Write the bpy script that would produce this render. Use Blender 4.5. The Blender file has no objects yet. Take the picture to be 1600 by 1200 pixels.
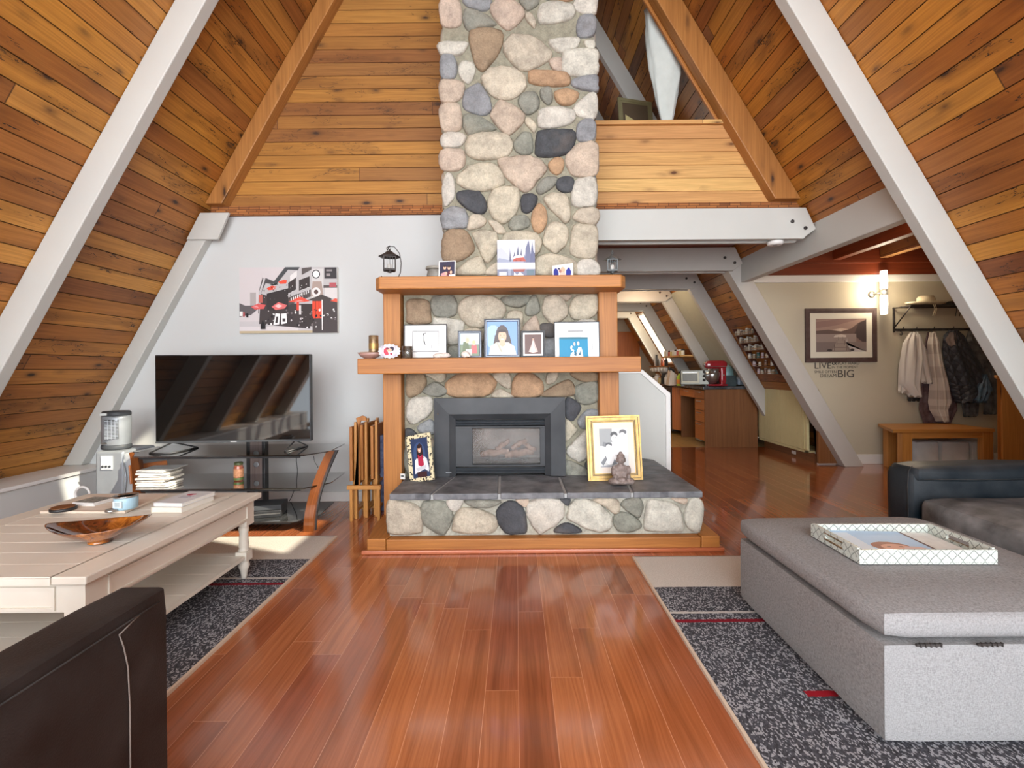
import bpy, math, random
from mathutils import Matrix, Vector
random.seed(7)
SC = bpy.context.scene
COL = SC.collection
pi = math.pi
# ------------------------------------------------------------------ camera
FPX, EYE, ROLL = 740.0, 1.15, math.radians(0.5)
cd = bpy.data.cameras.new('camera'); cam = bpy.data.objects.new('camera', cd); COL.objects.link(cam)
cd.sensor_fit = 'HORIZONTAL'; cd.sensor_width = 36.0; cd.lens = 36.0*FPX/1600
cd.shift_x = -6/1600; cd.shift_y = -22/1600; cd.clip_start = 0.05; cd.clip_end = 200
cam.matrix_world = Matrix.Translation((0, 0, EYE)) @ Matrix.Rotation(pi/2, 4, 'X') @ Matrix.Rotation(-ROLL, 4, 'Z')
SC.camera = cam
SC.view_settings.view_transform = 'Standard'; SC.view_settings.look = 'None'
SC.view_settings.gamma = 1.0; SC.view_settings.use_curve_mapping = False
SC.view_settings.exposure = -0.22
try: SC.display_settings.display_device = 'sRGB'
except Exception: pass
# ------------------------------------------------------------------ daylight
wd = bpy.data.worlds.new('world'); SC.world = wd; wd.use_nodes = True
bg = wd.node_tree.nodes['Background']; bg.inputs[0].default_value = (0.86, 0.93, 1.0, 1); bg.inputs[1].default_value = 6.0
sd = bpy.data.lights.new('sun', 'SUN'); sd.energy = 14.0; sd.angle = math.radians(0.6); sd.color = (1.0, 0.90, 0.76)
sun = bpy.data.objects.new('sun', sd); COL.objects.link(sun)
sun.rotation_euler = Vector((-1.0, 0.6, -0.9)).to_track_quat('-Z', 'Y').to_euler()
sun.location = (6, -4, 8)
def area(name, loc, size, rot, energy, color=(1, 1, 1)):
    d = bpy.data.lights.new(name, 'AREA'); d.shape = 'RECTANGLE'; d.size, d.size_y = size; d.energy = energy; d.color = color
    o = bpy.data.objects.new(name, d); COL.objects.link(o); o.location = loc; o.rotation_euler = rot
    return o
# lamps standing in for daylight: added loft fill, glazed gable behind the camera
area('loft_fill', (-.1, 11.42, 3.8), (1.4, 1.5), (math.radians(-90), 0, 0), 110, (1.0, 0.93, 0.8))
area('gable_daylight', (0, -2.75, 1.9), (5.4, 3.4), (math.radians(90), 0, 0), 420, (0.93, 0.96, 1.0))

def L(v): v = v/255.0; return v/12.92 if v <= 0.04045 else ((v+0.055)/1.055)**2.4
def c(r, g, b, a=1.0): return (L(r), L(g), L(b), a)
# a pixel of the 1600x1200 photograph and a real distance -> a point of the room
def ray(px, py):
    dx = px-806.0; dy = py-578.0
    return (dx*math.cos(ROLL)-dy*math.sin(ROLL))/FPX, -(dy*math.cos(ROLL)+dx*math.sin(ROLL))/FPX
def P(px, py, Y): a, b = ray(px, py); return (a*Y, Y, EYE+b*Y)
def F(px, py, z=0.0): a, b = ray(px, py); Y = (z-EYE)/b; return (a*Y, Y, z)
# ------------------------------------------------------------------ materials
class NT:
    def __init__(s, name):
        s.m = bpy.data.materials.new(name); s.m.use_nodes = True; s.t = s.m.node_tree; s.b = s.t.nodes['Principled BSDF']
    def n(s, typ, **kw):
        x = s.t.nodes.new(typ)
        for k, v in kw.items(): setattr(x, k, v)
        return x
    def put(s, sock, v):
        if hasattr(v, 'node'): s.t.links.new(v, sock)
        else:
            try: sock.default_value = v
            except Exception: sock.default_value = (v[0], v[1], v[2])
    def math(s, op, a, b=0.0, clamp=False):
        x = s.n('ShaderNodeMath', operation=op); x.use_clamp = clamp; s.put(x.inputs[0], a); s.put(x.inputs[1], b); return x.outputs[0]
    def xyz(s, a, b, cc=0.0):
        x = s.n('ShaderNodeCombineXYZ'); s.put(x.inputs[0], a); s.put(x.inputs[1], b); s.put(x.inputs[2], cc); return x.outputs[0]
    def noise(s, vec, scale=5, detail=4, rough=0.55, dist=0.0):
        x = s.n('ShaderNodeTexNoise'); s.put(x.inputs['Vector'], vec); x.inputs['Scale'].default_value = scale
        x.inputs['Detail'].default_value = detail; x.inputs['Roughness'].default_value = rough; x.inputs['Distortion'].default_value = dist
        return x.outputs[0]
    def ramp(s, fac, stops, mode='LINEAR'):
        x = s.n('ShaderNodeValToRGB'); x.color_ramp.interpolation = mode; e = x.color_ramp.elements
        while len(e) < len(stops): e.new(0.5)
        for i, (p, col) in enumerate(stops): e[i].position = p; e[i].color = col
        s.put(x.inputs[0], fac); return x.outputs[0]
    def mix(s, f, a, b, bt='MIX'):
        x = s.n('ShaderNodeMix', data_type='RGBA', blend_type=bt); s.put(x.inputs[0], f); s.put(x.inputs[6], a); s.put(x.inputs[7], b); return x.outputs[2]
    def uv(s): return s.n('ShaderNodeTexCoord').outputs['UV']
    def ob(s): return s.n('ShaderNodeTexCoord').outputs['Object']
    def sep(s, v):
        x = s.n('ShaderNodeSeparateXYZ'); s.put(x.inputs[0], v); return x.outputs[0], x.outputs[1], x.outputs[2]
    def bump(s, h, strength=0.3, dist=0.01):
        x = s.n('ShaderNodeBump'); x.inputs['Strength'].default_value = strength; x.inputs['Distance'].default_value = dist
        s.put(x.inputs['Height'], h); s.put(s.b.inputs['Normal'], x.outputs[0])
    def fin(s, col=None, rough=0.5, metal=0.0, coat=0.0, spec=None, emit=None, es=0.0):
        if col is not None: s.put(s.b.inputs['Base Color'], col)
        s.put(s.b.inputs['Roughness'], rough); s.b.inputs['Metallic'].default_value = metal
        s.b.inputs['Coat Weight'].default_value = coat; s.b.inputs['Coat Roughness'].default_value = 0.08
        if spec is not None: s.b.inputs['Specular IOR Level'].default_value = spec
        if emit is not None: s.b.inputs['Emission Color'].default_value = emit; s.b.inputs['Emission Strength'].default_value = es
        return s.m
def lerp(a, b, t): return tuple(a[i]*(1-t)+b[i]*t for i in range(3))+(1,)
_mc = {}
def plain(name, col, rough=0.5, metal=0.0, var=0.06, scale=12, bump=0.0, coat=0.0, spec=None, bscale=60):
    if name in _mc: return _mc[name]
    k = NT(name); v = k.ob(); nz = k.noise(v, scale, 4)
    cc = k.ramp(nz, [(0.25, lerp(col, (0, 0, 0), var*1.5)), (0.75, lerp(col, (1, 1, 1), var*0.6))])
    if bump: k.bump(k.noise(v, bscale, 4), bump, 0.004)
    _mc[name] = k.fin(cc, rough, metal, coat, spec); return _mc[name]
def emitm(name, col, e):
    k = NT(name); return k.fin(col, 0.4, emit=col, es=e)
def wood(name, cols, w=None, Ln=2.4, knots=0.5, dark=0.45, rough=0.45, coat=0.0, seam=0.0, gs=1.0, knotcol=None, streak=0.5, knotden=1.0, seamc=None, bump=0.15, fig=0.0):
    k = NT(name); u, v, _ = k.sep(k.uv())
    if w:
        vi = k.math('FLOOR', k.math('DIVIDE', v, w)); wn = k.n('ShaderNodeTexWhiteNoise', noise_dimensions='1D'); k.put(wn.inputs['W'], vi)
        uo = k.math('ADD', u, k.math('MULTIPLY', wn.outputs[0], Ln*3.7)); ui = k.math('FLOOR', k.math('DIVIDE', uo, Ln))
        w2 = k.n('ShaderNodeTexWhiteNoise', noise_dimensions='2D'); k.put(w2.inputs['Vector'], k.xyz(vi, ui)); idv = w2.outputs[0]
    else:
        oi = k.n('ShaderNodeObjectInfo'); idv = oi.outputs['Random']
    n = len(cols); base = k.ramp(idv, [((i+0.5)/n, cc) for i, cc in enumerate(cols)])
    off = k.math('MULTIPLY', idv, 37.0)
    warp = k.math('MULTIPLY', k.noise(k.xyz(k.math('MULTIPLY', u, 1.5), k.math('MULTIPLY', v, 6.0), off), 1.0, 2), 0.05)
    vv = k.math('ADD', v, warp)
    g1 = k.noise(k.xyz(k.math('MULTIPLY', u, 2.2*gs), k.math('MULTIPLY', vv, 95.0*gs), off), 1.0, 6, 0.6)
    g2 = k.noise(k.xyz(k.math('MULTIPLY', u, 1.1*gs), k.math('MULTIPLY', vv, 14.0*gs), k.math('ADD', off, 9.0)), 1.0, 3, 0.5)
    col = k.mix(k.ramp(g1, [(0.35, (0, 0, 0, 1)), (0.7, (1, 1, 1, 1))]), base, k.mix(1.0, base, (0.68, 0.62, 0.55, 1), 'MULTIPLY'))
    m2 = k.math('MULTIPLY', k.ramp(g2, [(0.50, (0, 0, 0, 1)), (0.72, (1, 1, 1, 1))]), streak)
    col = k.mix(m2, col, k.mix(1.0, base, (dark, dark*0.9, dark*0.82, 1), 'MULTIPLY'))
    if fig:
        pn = k.noise(k.xyz(k.math('MULTIPLY', u, 1.3), k.math('MULTIPLY', v, 5.0), off), 1.0, 4, 0.6)
        col = k.mix(k.math('MULTIPLY', k.ramp(pn, [(0.5, (0, 0, 0, 1)), (0.68, (1, 1, 1, 1))]), fig), col, k.mix(1.0, base, (0.42, 0.36, 0.32, 1), 'MULTIPLY'))
        cn = k.noise(k.xyz(k.math('MULTIPLY', u, 3.2), k.math('MULTIPLY', v, 13.0), k.math('ADD', off, 3.0)), 1.0, 5, 0.55, 0.8)
        crk = k.math('MULTIPLY', k.math('LESS_THAN', k.math('ABSOLUTE', k.math('SUBTRACT', cn, 0.5)), 0.007), k.math('GREATER_THAN', pn, 0.55))
        col = k.mix(k.math('MULTIPLY', crk, min(1.0, fig*1.3)), col, (0.03, 0.014, 0.008, 1))
    if knots:
        vo = k.n('ShaderNodeTexVoronoi'); vo.inputs['Scale'].default_value = 1.0
        k.put(vo.inputs['Vector'], k.xyz(k.math('ADD', k.math('DIVIDE', u, 0.42/knotden), off), k.math('DIVIDE', v, 0.13), off))
        wob = k.math('MULTIPLY', k.noise(k.xyz(k.math('MULTIPLY', u, 30), k.math('MULTIPLY', v, 30), 0), 1.0, 2), 0.06)
        d = k.math('ADD', vo.outputs['Distance'], k.math('SUBTRACT', wob, 0.03))
        kc = knotcol or (0.045, 0.018, 0.008, 1)
        km = k.ramp(d, [(0.065, (1, 1, 1, 1)), (0.11, (0.55, 0.55, 0.55, 1)), (0.19, (0.18, 0.18, 0.18, 1)), (0.30, (0, 0, 0, 1))])
        sepc = k.n('ShaderNodeSeparateColor'); k.put(sepc.inputs[0], vo.outputs['Color'])
        gate = k.math('LESS_THAN', sepc.outputs[0], knots)
        col = k.mix(k.math('MULTIPLY', km, gate), col, kc)
    h = g1
    if seam and w:
        fv = k.math('FRACT', k.math('DIVIDE', v, w)); dv = k.math('MINIMUM', fv, k.math('SUBTRACT', 1.0, fv))
        fu = k.math('FRACT', k.math('DIVIDE', uo, Ln)); du = k.math('MINIMUM', fu, k.math('SUBTRACT', 1.0, fu))
        s1 = k.math('MAXIMUM', k.math('LESS_THAN', dv, seam/w), k.math('LESS_THAN', du, seam/Ln))
        col = k.mix(k.math('MULTIPLY', s1, 0.75), col, seamc or (0.05, 0.02, 0.01, 1)); h = k.math('SUBTRACT', k.math('MULTIPLY', g1, 0.15), s1)
    if bump: k.bump(h, bump, 0.003)
    return k.fin(col, rough, 0.0, coat)
def prints(name='print_ink', rough=0.35, coat=0.0):
    k = NT(name); a = k.n('ShaderNodeAttribute', attribute_name='Col'); return k.fin(a.outputs['Color'], rough, coat=coat)
def stonem(name):
    k = NT(name); a = k.n('ShaderNodeAttribute', attribute_name='Col'); v = k.ob()
    n1 = k.noise(v, 14, 6, 0.65); n2 = k.noise(v, 90, 4, 0.7); n3 = k.noise(v, 4, 3, 0.5)
    col = k.mix(1.0, a.outputs['Color'], k.ramp(n1, [(0.3, (0.66, 0.64, 0.62, 1)), (0.68, (1.12, 1.1, 1.06, 1))]), 'MULTIPLY')
    col = k.mix(1.0, col, k.ramp(n2, [(0.3, (0.78, 0.78, 0.78, 1)), (0.6, (1.05, 1.05, 1.05, 1))]), 'MULTIPLY')
    col = k.mix(k.ramp(n3, [(0.56, (0, 0, 0, 1)), (0.8, (0.16, 0.16, 0.16, 1))]), col, c(186, 158, 128))
    k.bump(k.math('ADD', n1, k.math('MULTIPLY', n2, 0.35)), 0.55, 0.02)
    return k.fin(col, 0.85)

# ------------------------------------------------------------------ mesh builder
class MB:
    def __init__(s): s.v = []; s.f = []; s.uv = []; s.col = []; s.sm = []; s.m = None; s.ccol = None; s.smooth = False
    def pt(s, p):
        if s.m is not None: p = s.m @ Vector(p)
        s.v.append((p[0], p[1], p[2])); return len(s.v)-1
    def face(s, idx, uv=None, col=None): s.f.append(tuple(idx)); s.uv.append(uv); s.col.append(col or s.ccol); s.sm.append(s.smooth)
    def quad(s, a, b, cc, d, uv=None, col=None): s.face([s.pt(a), s.pt(b), s.pt(cc), s.pt(d)], uv, col); return s
    def box(s, x0, x1, y0, y1, z0, z1):
        i = [s.pt(p) for p in ((x0, y0, z0), (x1, y0, z0), (x1, y1, z0), (x0, y1, z0), (x0, y0, z1), (x1, y0, z1), (x1, y1, z1), (x0, y1, z1))]
        for q in ((0, 3, 2, 1), (4, 5, 6, 7), (0, 1, 5, 4), (1, 2, 6, 5), (2, 3, 7, 6), (3, 0, 4, 7)): s.face([i[k] for k in q])
        return s
    def prism(s, poly, a, b, axis='y'):   # poly in the two other axes (x,z) / (x,y) / (y,z)
        def mk(p, t): return (p[0], t, p[1]) if axis == 'y' else (p[0], p[1], t) if axis == 'z' else (t, p[0], p[1])
        A = [s.pt(mk(p, a)) for p in poly]; B = [s.pt(mk(p, b)) for p in poly]; n = len(poly)
        s.face(A); s.face(B[::-1])
        for i in range(n): j = (i+1) % n; s.face([A[j], A[i], B[i], B[j]])
        return s
    def lathe(s, prof, cx=0, cy=0, cz=0, n=24, sx=1.0, sy=1.0):
        s.smooth = True; rings = []
        for r, z in prof: rings.append([s.pt((cx+sx*r*math.cos(2*pi*k/n), cy+sy*r*math.sin(2*pi*k/n), cz+z)) for k in range(n)])
        for a, b in zip(rings, rings[1:]):
            for k in range(n): j = (k+1) % n; s.face([a[k], a[j], b[j], b[k]])
        s.face(rings[0][::-1]); s.face(rings[-1]); s.smooth = False; return s
    def tube(s, pts, r, n=8, flat=1.0):
        s.smooth = True; rings = []; pts = [Vector(p) for p in pts]; N = len(pts); up = None
        for i, p in enumerate(pts):
            t = (pts[min(i+1, N-1)]-pts[max(i-1, 0)]).normalized()
            if up is None: up = Vector((0, 0, 1)) if abs(t.z) < 0.9 else Vector((0, 1, 0))
            a = t.cross(up).normalized(); b = a.cross(t).normalized(); up = b
            rr = r[i] if isinstance(r, (list, tuple)) else r
            rings.append([s.pt(p+a*rr*math.cos(2*pi*k/n)+b*rr*flat*math.sin(2*pi*k/n)) for k in range(n)])
        for a, b in zip(rings, rings[1:]):
            for k in range(n): j = (k+1) % n; s.face([a[k], a[j], b[j], b[k]])
        s.face(rings[0][::-1]); s.face(rings[-1]); s.smooth = False; return s
    def ell(s, cx, cy, cz, rx, ry, rz, n=14, rot=None):
        s.smooth = True; rings = []; R = rot or Matrix.Identity(3)
        for i in range(1, n):
            t = pi*i/n; ring = []
            for k in range(n*2):
                q = R @ Vector((rx*math.sin(t)*math.cos(pi*k/n), ry*math.sin(t)*math.sin(pi*k/n), rz*math.cos(t)))
                ring.append(s.pt((cx+q.x, cy+q.y, cz+q.z)))
            rings.append(ring)
        q = R @ Vector((0, 0, rz)); top = s.pt((cx+q.x, cy+q.y, cz+q.z)); bot = s.pt((cx-q.x, cy-q.y, cz-q.z)); m = n*2
        for a, b in zip(rings, rings[1:]):
            for k in range(m): j = (k+1) % m; s.face([a[j], a[k], b[k], b[j]])
        for k in range(m): j = (k+1) % m; s.face([top, rings[0][k], rings[0][j]]); s.face([bot, rings[-1][j], rings[-1][k]])
        s.smooth = False; return s
    def rbox(s, x0, x1, y0, y1, z0, z1, r=0.03, puff=0.0, n=8, wob=0.0, seed=0):   # a rounded, padded box
        s.smooth = True; C = Vector(((x0+x1)/2, (y0+y1)/2, (z0+z1)/2)); H = Vector(((x1-x0)/2, (y1-y0)/2, (z1-z0)/2)); key = {}
        g = [math.tan((i/n-0.5)*pi/2)*0.999 for i in range(n+1)]
        rnd = random.Random(seed); ph = [rnd.uniform(0, 6) for _ in range(6)]
        def vert(a, b, cc):
            kk = (round(a, 4), round(b, 4), round(cc, 4))
            if kk in key: return key[kk]
            d = Vector((a, b, cc)); q = Vector((max(-H.x+r, min(H.x-r, a*H.x)), max(-H.y+r, min(H.y-r, b*H.y)), max(-H.z+r, min(H.z-r, cc*H.z))))
            o = Vector((a*H.x, b*H.y, cc*H.z))-q
            if o.length > 1e-9: o = o.normalized()*r
            q = q+o
            for ax, (e, f) in enumerate(((1, 2), (0, 2), (0, 1))):
                if abs(d[ax]) > 0.99: q[ax] += puff*(1-d[e]**2)*(1-d[f]**2)*(1 if d[ax] > 0 else -1)
            if wob: q += Vector((math.sin(9*q.y+ph[0]+5*q.z), math.sin(8*q.z+ph[1]+6*q.x), math.sin(10*q.x+ph[2]+7*q.y)))*wob
            key[kk] = s.pt(C+q); return key[kk]
        for ax in range(3):
            for sg in (-1, 1):
                for i in range(n):
                    for j in range(n):
                        def q(a, b):
                            t = [0, 0, 0]; t[ax] = sg; t[(ax+1) % 3] = a; t[(ax+2) % 3] = b; return vert(*t)
                        f = [q(g[i], g[j]), q(g[i+1], g[j]), q(g[i+1], g[j+1]), q(g[i], g[j+1])]
                        s.face(f if sg > 0 else f[::-1])
        s.smooth = False; return s
    def build(s, name, mat, parent=None, origin=None, bevel=0.0, seg=2, solid=0.0, sub=0, remesh=0.0):
        me = bpy.data.meshes.new(name)
        if parent is not None: o0 = WL[parent.name]
        elif origin is not None: o0 = Vector(origin)
        else:
            xs = [p[0] for p in s.v]; ys = [p[1] for p in s.v]; zs = [p[2] for p in s.v]
            o0 = Vector(((min(xs)+max(xs))/2, (min(ys)+max(ys))/2, min(zs)))
        me.from_pydata([(p[0]-o0[0], p[1]-o0[1], p[2]-o0[2]) for p in s.v], [], s.f)
        uvl = me.uv_layers.new(name='UVMap')
        ext = [max(p[i] for p in s.v)-min(p[i] for p in s.v) for i in range(3)]
        for pl in me.polygons:
            u0 = s.uv[pl.index]
            if u0 is None:
                nn = pl.normal; ax = max(range(3), key=lambda i: abs(nn[i])); o2 = sorted([i for i in range(3) if i != ax], key=lambda i: -ext[i])
            for q, li in enumerate(pl.loop_indices):
                if u0 is None:
                    p = s.v[me.loops[li].vertex_index]; uvl.data[li].uv = (p[o2[0]], p[o2[1]])
                else: uvl.data[li].uv = u0[q]
            pl.use_smooth = s.sm[pl.index]
        if any(k is not None for k in s.col):
            at = me.color_attributes.new('Col', 'FLOAT_COLOR', 'CORNER')
            for pl in me.polygons:
                cc = s.col[pl.index] or (0.5, 0.5, 0.5, 1)
                for li in pl.loop_indices: at.data[li].color = cc
        me.materials.append(mat)
        ob = bpy.data.objects.new(name, me); COL.objects.link(ob)
        if parent is not None: ob.parent = parent; WL[ob.name] = Vector(o0)
        else: ob.location = o0; WL[ob.name] = Vector(o0)
        if remesh: m = ob.modifiers.new('remesh', 'REMESH'); m.mode = 'VOXEL'; m.voxel_size = remesh; m.use_smooth_shade = True
        if solid: m = ob.modifiers.new('solid', 'SOLIDIFY'); m.thickness = solid; m.offset = 0
        if bevel: m = ob.modifiers.new('bevel', 'BEVEL'); m.width = bevel; m.segments = seg; m.limit_method = 'ANGLE'; m.angle_limit = math.radians(40)
        if sub: m = ob.modifiers.new('sub', 'SUBSURF'); m.levels = sub; m.render_levels = sub
        return ob
WL = {}
def thing(name, loc, label, cat, group=None, kind=None):
    o = bpy.data.objects.new(name, None); COL.objects.link(o); o.location = loc; o.empty_display_size = 0.1; WL[o.name] = Vector(loc)
    return tag(o, label, cat, group, kind)
def tag(o, label=None, cat=None, group=None, kind=None):
    if label: o['label'] = label
    if cat: o['category'] = cat
    if group: o['group'] = group
    if kind: o['kind'] = kind
    return o
def struct(o): o['kind'] = 'structure'; return o
def copy_tree(o, parent=None):
    k = o.copy(); COL.objects.link(k)
    if parent is not None: k.parent = parent
    for ch in list(o.children): copy_tree(ch, k)
    return k
def box(name, mat, b, parent=None, bevel=0.0, **kw): return MB().box(*b).build(name, mat, parent, bevel=bevel, **kw)
def T(loc, rz=0.0, rx=0.0, ry=0.0): return Matrix.Translation(loc) @ Matrix.Rotation(rz, 4, 'Z') @ Matrix.Rotation(ry, 4, 'Y') @ Matrix.Rotation(rx, 4, 'X')
def smoothpoly(pts, k=4):
    out = []; n = len(pts)
    for i in range(n):
        p0, p1, p2, p3 = pts[i-1], pts[i], pts[(i+1) % n], pts[(i+2) % n]
        for j in range(k):
            t = j/k
            out.append(tuple(0.5*((2*p1[d])+(-p0[d]+p2[d])*t+(2*p0[d]-5*p1[d]+4*p2[d]-p3[d])*t*t+(-p0[d]+3*p1[d]-3*p2[d]+p3[d])*t**3) for d in range(2)))
    return out
def disc(cx, cy, rx, ry=None, n=14, a0=0, a1=2*pi): ry = ry or rx; return [(cx+rx*math.cos(a0+(a1-a0)*i/n), cy+ry*math.sin(a0+(a1-a0)*i/n)) for i in range(n if a1-a0 > 6.2 else n+1)]
INK = prints('print_ink', 0.6); GLOSSINK = prints('glossy_print_ink', 0.42)
# a printed picture: coloured shapes laid in order on a flat sheet; shapes in 0..1 of its width and height
def picture(name, M, w, h, layers, parent, mat=None, y=0.0, base=(255, 255, 255)):
    b = MB(); b.m = M
    def poly(pts, col, k):
        yy = y-0.00006*k
        b.face([b.pt((p[0]*w-w/2, yy, p[1]*h)) for p in pts], None, c(*col))
    poly([(0, 0), (1, 0), (1, 1), (0, 1)], base, 0)
    for k, (col, pts) in enumerate(layers): poly([(min(1, max(0, p[0])), min(1, max(0, p[1]))) for p in pts], col, k+1)
    return b.build(name, mat or INK, parent)
ORD = ['first', 'second', 'third', 'fourth', 'fifth', 'sixth', 'seventh', 'eighth', 'ninth']
def rect(x0, y0, x1, y1): return [(x0, y0), (x1, y0), (x1, y1), (x0, y1)]
# picture frame standing on its lower edge at the matrix origin; local x right, z up, y away from the viewer
def framed(root_name, M, w, h, bw, fmat, label, layers, cat='picture frame', depth=0.018, matb=0.0, matcol=(240, 238, 232), base=(230, 230, 230), group=None, lip=None, gloss=True):
    loc = M @ Vector((0, 0, 0)); r = thing(root_name, loc, label, cat, group)
    b = MB(); b.m = M
    for k, (t, y0) in enumerate(((0.0, 0.0), (bw*0.55, 0.004))):
        o = t; i = bw*(0.6 if k == 0 else 1.0)
        for q in ([(-w/2+o, o), (w/2-o, o), (w/2-i, i), (-w/2+i, i)], [(w/2-o, o), (w/2-o, h-o), (w/2-i, h-i), (w/2-i, i)],
                  [(w/2-o, h-o), (-w/2+o, h-o), (-w/2+i, h-i), (w/2-i, h-i)], [(-w/2+o, h-o), (-w/2+o, o), (-w/2+i, i), (-w/2+i, h-i)]): b.prism(q, y0, depth, 'y')
    b.build('frame', fmat, r)
    bb = MB(); bb.m = M; bb.box(-w/2+bw*0.5, w/2-bw*0.5, max(.009, depth*0.6), depth, bw*0.5, h-bw*0.5); bb.build('backing', MAT['black'], r)
    if lip: l = MB(); l.m = M; q = bw*0.55; t = bw*0.12; [l.box(*z) for z in ((-w/2+q, w/2-q, -0.0015, 0.006, q, q+t), (-w/2+q, w/2-q, -0.0015, 0.006, h-q-t, h-q), (-w/2+q, -w/2+q+t, -0.0015, 0.006, q, h-q), (w/2-q-t, w/2-q, -0.0015, 0.006, q, h-q))]; l.build('frame_line', lip, r)
    iw, ih = w-2*bw, h-2*bw
    if matb:
        m2 = MB(); m2.m = M; m2.ccol = c(*matcol)
        for z in ((-iw/2, iw/2, 0.006, 0.0085, bw, bw+matb), (-iw/2, iw/2, 0.006, 0.0085, h-bw-matb, h-bw), (-iw/2, -iw/2+matb, 0.006, 0.0085, bw+matb, h-bw-matb), (iw/2-matb, iw/2, 0.006, 0.0085, bw+matb, h-bw-matb)): m2.box(*z)
        m2.build('mount', INK, r)
    M2 = M @ Matrix.Translation((0, 0, bw+matb))
    picture('print', M2, iw-2*matb, ih-2*matb, layers, r, GLOSSINK if gloss else INK, 0.0083, base)
    return r
def text(name, s, M, size, mat, parent, ext=0.0006, sx=1.0):
    cu = bpy.data.curves.new(name, 'FONT'); cu.body = s; cu.size = size; cu.extrude = ext
    t = bpy.data.objects.new(name+'_t', cu); COL.objects.link(t); bpy.context.view_layer.update()
    me = bpy.data.meshes.new_from_object(t); bpy.data.objects.remove(t); me.name = name
    off = WL[parent.name] if parent is not None else Vector((0, 0, 0))
    Q = Matrix.Translation(-off) @ M @ Matrix.Rotation(pi/2, 4, 'X') @ Matrix.Diagonal((sx, 1, 1, 1)); me.transform(Q)
    me.materials.clear(); me.materials.append(mat)
    ob = bpy.data.objects.new(name, me); COL.objects.link(ob); ob.parent = parent; WL[ob.name] = off.copy() if parent is not None else Vector((0, 0, 0))
    return ob
# ------------------------------------------------------------------ material library
MAT = {}
MAT['roof'] = wood('honey_pine_boards', [c(180, 116, 50), c(204, 140, 62), c(154, 96, 48), c(216, 156, 74), c(192, 126, 54), c(142, 92, 56), c(208, 146, 60)], w=0.1235, Ln=5.5, knots=0.62, dark=0.42, rough=0.5, coat=0.0, seam=.0035, seamc=c(46, 24, 10), knotden=1.5, fig=.8)
MAT['roof_r'] = wood('amber_pine_boards', [c(178, 110, 42), c(198, 130, 50), c(142, 84, 42), c(208, 146, 58), c(184, 116, 44), c(128, 88, 60), c(202, 136, 50)], w=0.1235, Ln=5.3, knots=0.55, dark=0.45, rough=0.5, coat=0.0, seam=.0035, seamc=c(46, 24, 10), knotden=1.5, fig=.8)
MAT['gable'] = wood('cedar_wall_boards', [c(180, 124, 58), c(148, 96, 50), c(196, 142, 66), c(136, 88, 50), c(188, 132, 58)], w=0.1165, Ln=5.0, knots=0.6, dark=0.5, rough=0.6, seam=.003, seamc=c(70, 34, 14), knotden=1.4, fig=.45)
MAT['loft'] = wood('pale_pine_boards', [c(212, 160, 98), c(226, 178, 108), c(206, 152, 96), c(230, 186, 116)], w=0.1165, Ln=6.0, knots=0.7, dark=0.72, rough=0.6, streak=0.4, seam=.0022, seamc=c(130, 80, 36), knotcol=c(96, 56, 26), knotden=1.3)
MAT['floor'] = wood('cherry_floor_boards', [c(172, 102, 64), c(184, 112, 70), c(158, 90, 56), c(192, 120, 76), c(178, 104, 60), c(164, 94, 62)], w=0.1195, Ln=1.22, knots=0.0, dark=0.42, rough=0.16, coat=0.55, seam=0.0011, streak=0.6, seamc=c(214, 150, 112), bump=0.03)
MAT['kfloor'] = wood('kitchen_floor', [c(206, 168, 104), c(214, 178, 116)], w=0.3, Ln=0.3, knots=0, dark=0.8, rough=0.3, seam=0.003)
MAT['mantel'] = wood('orange_fir_timber', [c(176, 114, 52), c(184, 122, 58)], knots=0.32, dark=0.66, rough=0.5, coat=0.0, streak=0.5)
MAT['timber'] = wood('brown_fir_timber', [c(176, 120, 62), c(184, 128, 68)], knots=0.3, dark=0.62, rough=0.5, streak=0.6)
MAT['bark'] = wood('rough_edge_strip', [c(170, 104, 52), c(186, 120, 64)], w=0.02, Ln=0.09, knots=0.3, dark=0.35, rough=0.8, streak=0.9, seam=0.003)
MAT['redwood'] = wood('red_brown_boards', [c(146, 66, 30), c(160, 74, 32), c(128, 56, 26)], knots=0.2, dark=0.5, rough=0.5)
MAT['oak'] = wood('honey_oak', [c(196, 138, 70), c(204, 146, 78)], knots=0.1, dark=0.7, rough=0.45)
MAT['walnut'] = wood('brown_cabinet_veneer', [c(122, 78, 44), c(132, 86, 50)], knots=0, dark=0.75, rough=0.4, gs=0.6)
MAT['orangecab'] = wood('orange_cabinet_wood', [c(192, 110, 50), c(204, 120, 56)], knots=0, dark=0.75, rough=0.35)
MAT['beech'] = wood('pale_beech', [c(206, 172, 122)], knots=0, dark=0.85, rough=0.45)
MAT['stand'] = wood('glossy_chestnut', [c(112, 62, 30), c(120, 68, 32)], knots=0, dark=0.4, rough=0.2, coat=0.6)
MAT['darkbrown'] = wood('dark_brown_panel', [c(84, 46, 36)], knots=0, dark=0.6, rough=0.35)
MAT['white'] = plain('white_paint', c(196, 196, 190), 0.55, var=0.03, scale=3, bump=0.05)
MAT['wall'] = plain('wall_paint', c(199, 200, 198), 0.7, var=0.02, scale=2, bump=0.06, bscale=160)
MAT['beige'] = plain('beige_wall_paint', c(188, 178, 156), 0.75, var=0.03, scale=2, bump=0.05, bscale=160)
MAT['greybeam'] = plain('grey_white_beam_paint', c(182, 176, 168), 0.6, var=0.04, scale=3, bump=0.05)
MAT['greypanel'] = plain('grey_green_panel_paint', c(158, 154, 136), 0.6, var=0.03)
MAT['trimw'] = plain('bright_white_trim', c(226, 224, 220), 0.45, var=0.02, scale=3)
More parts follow.
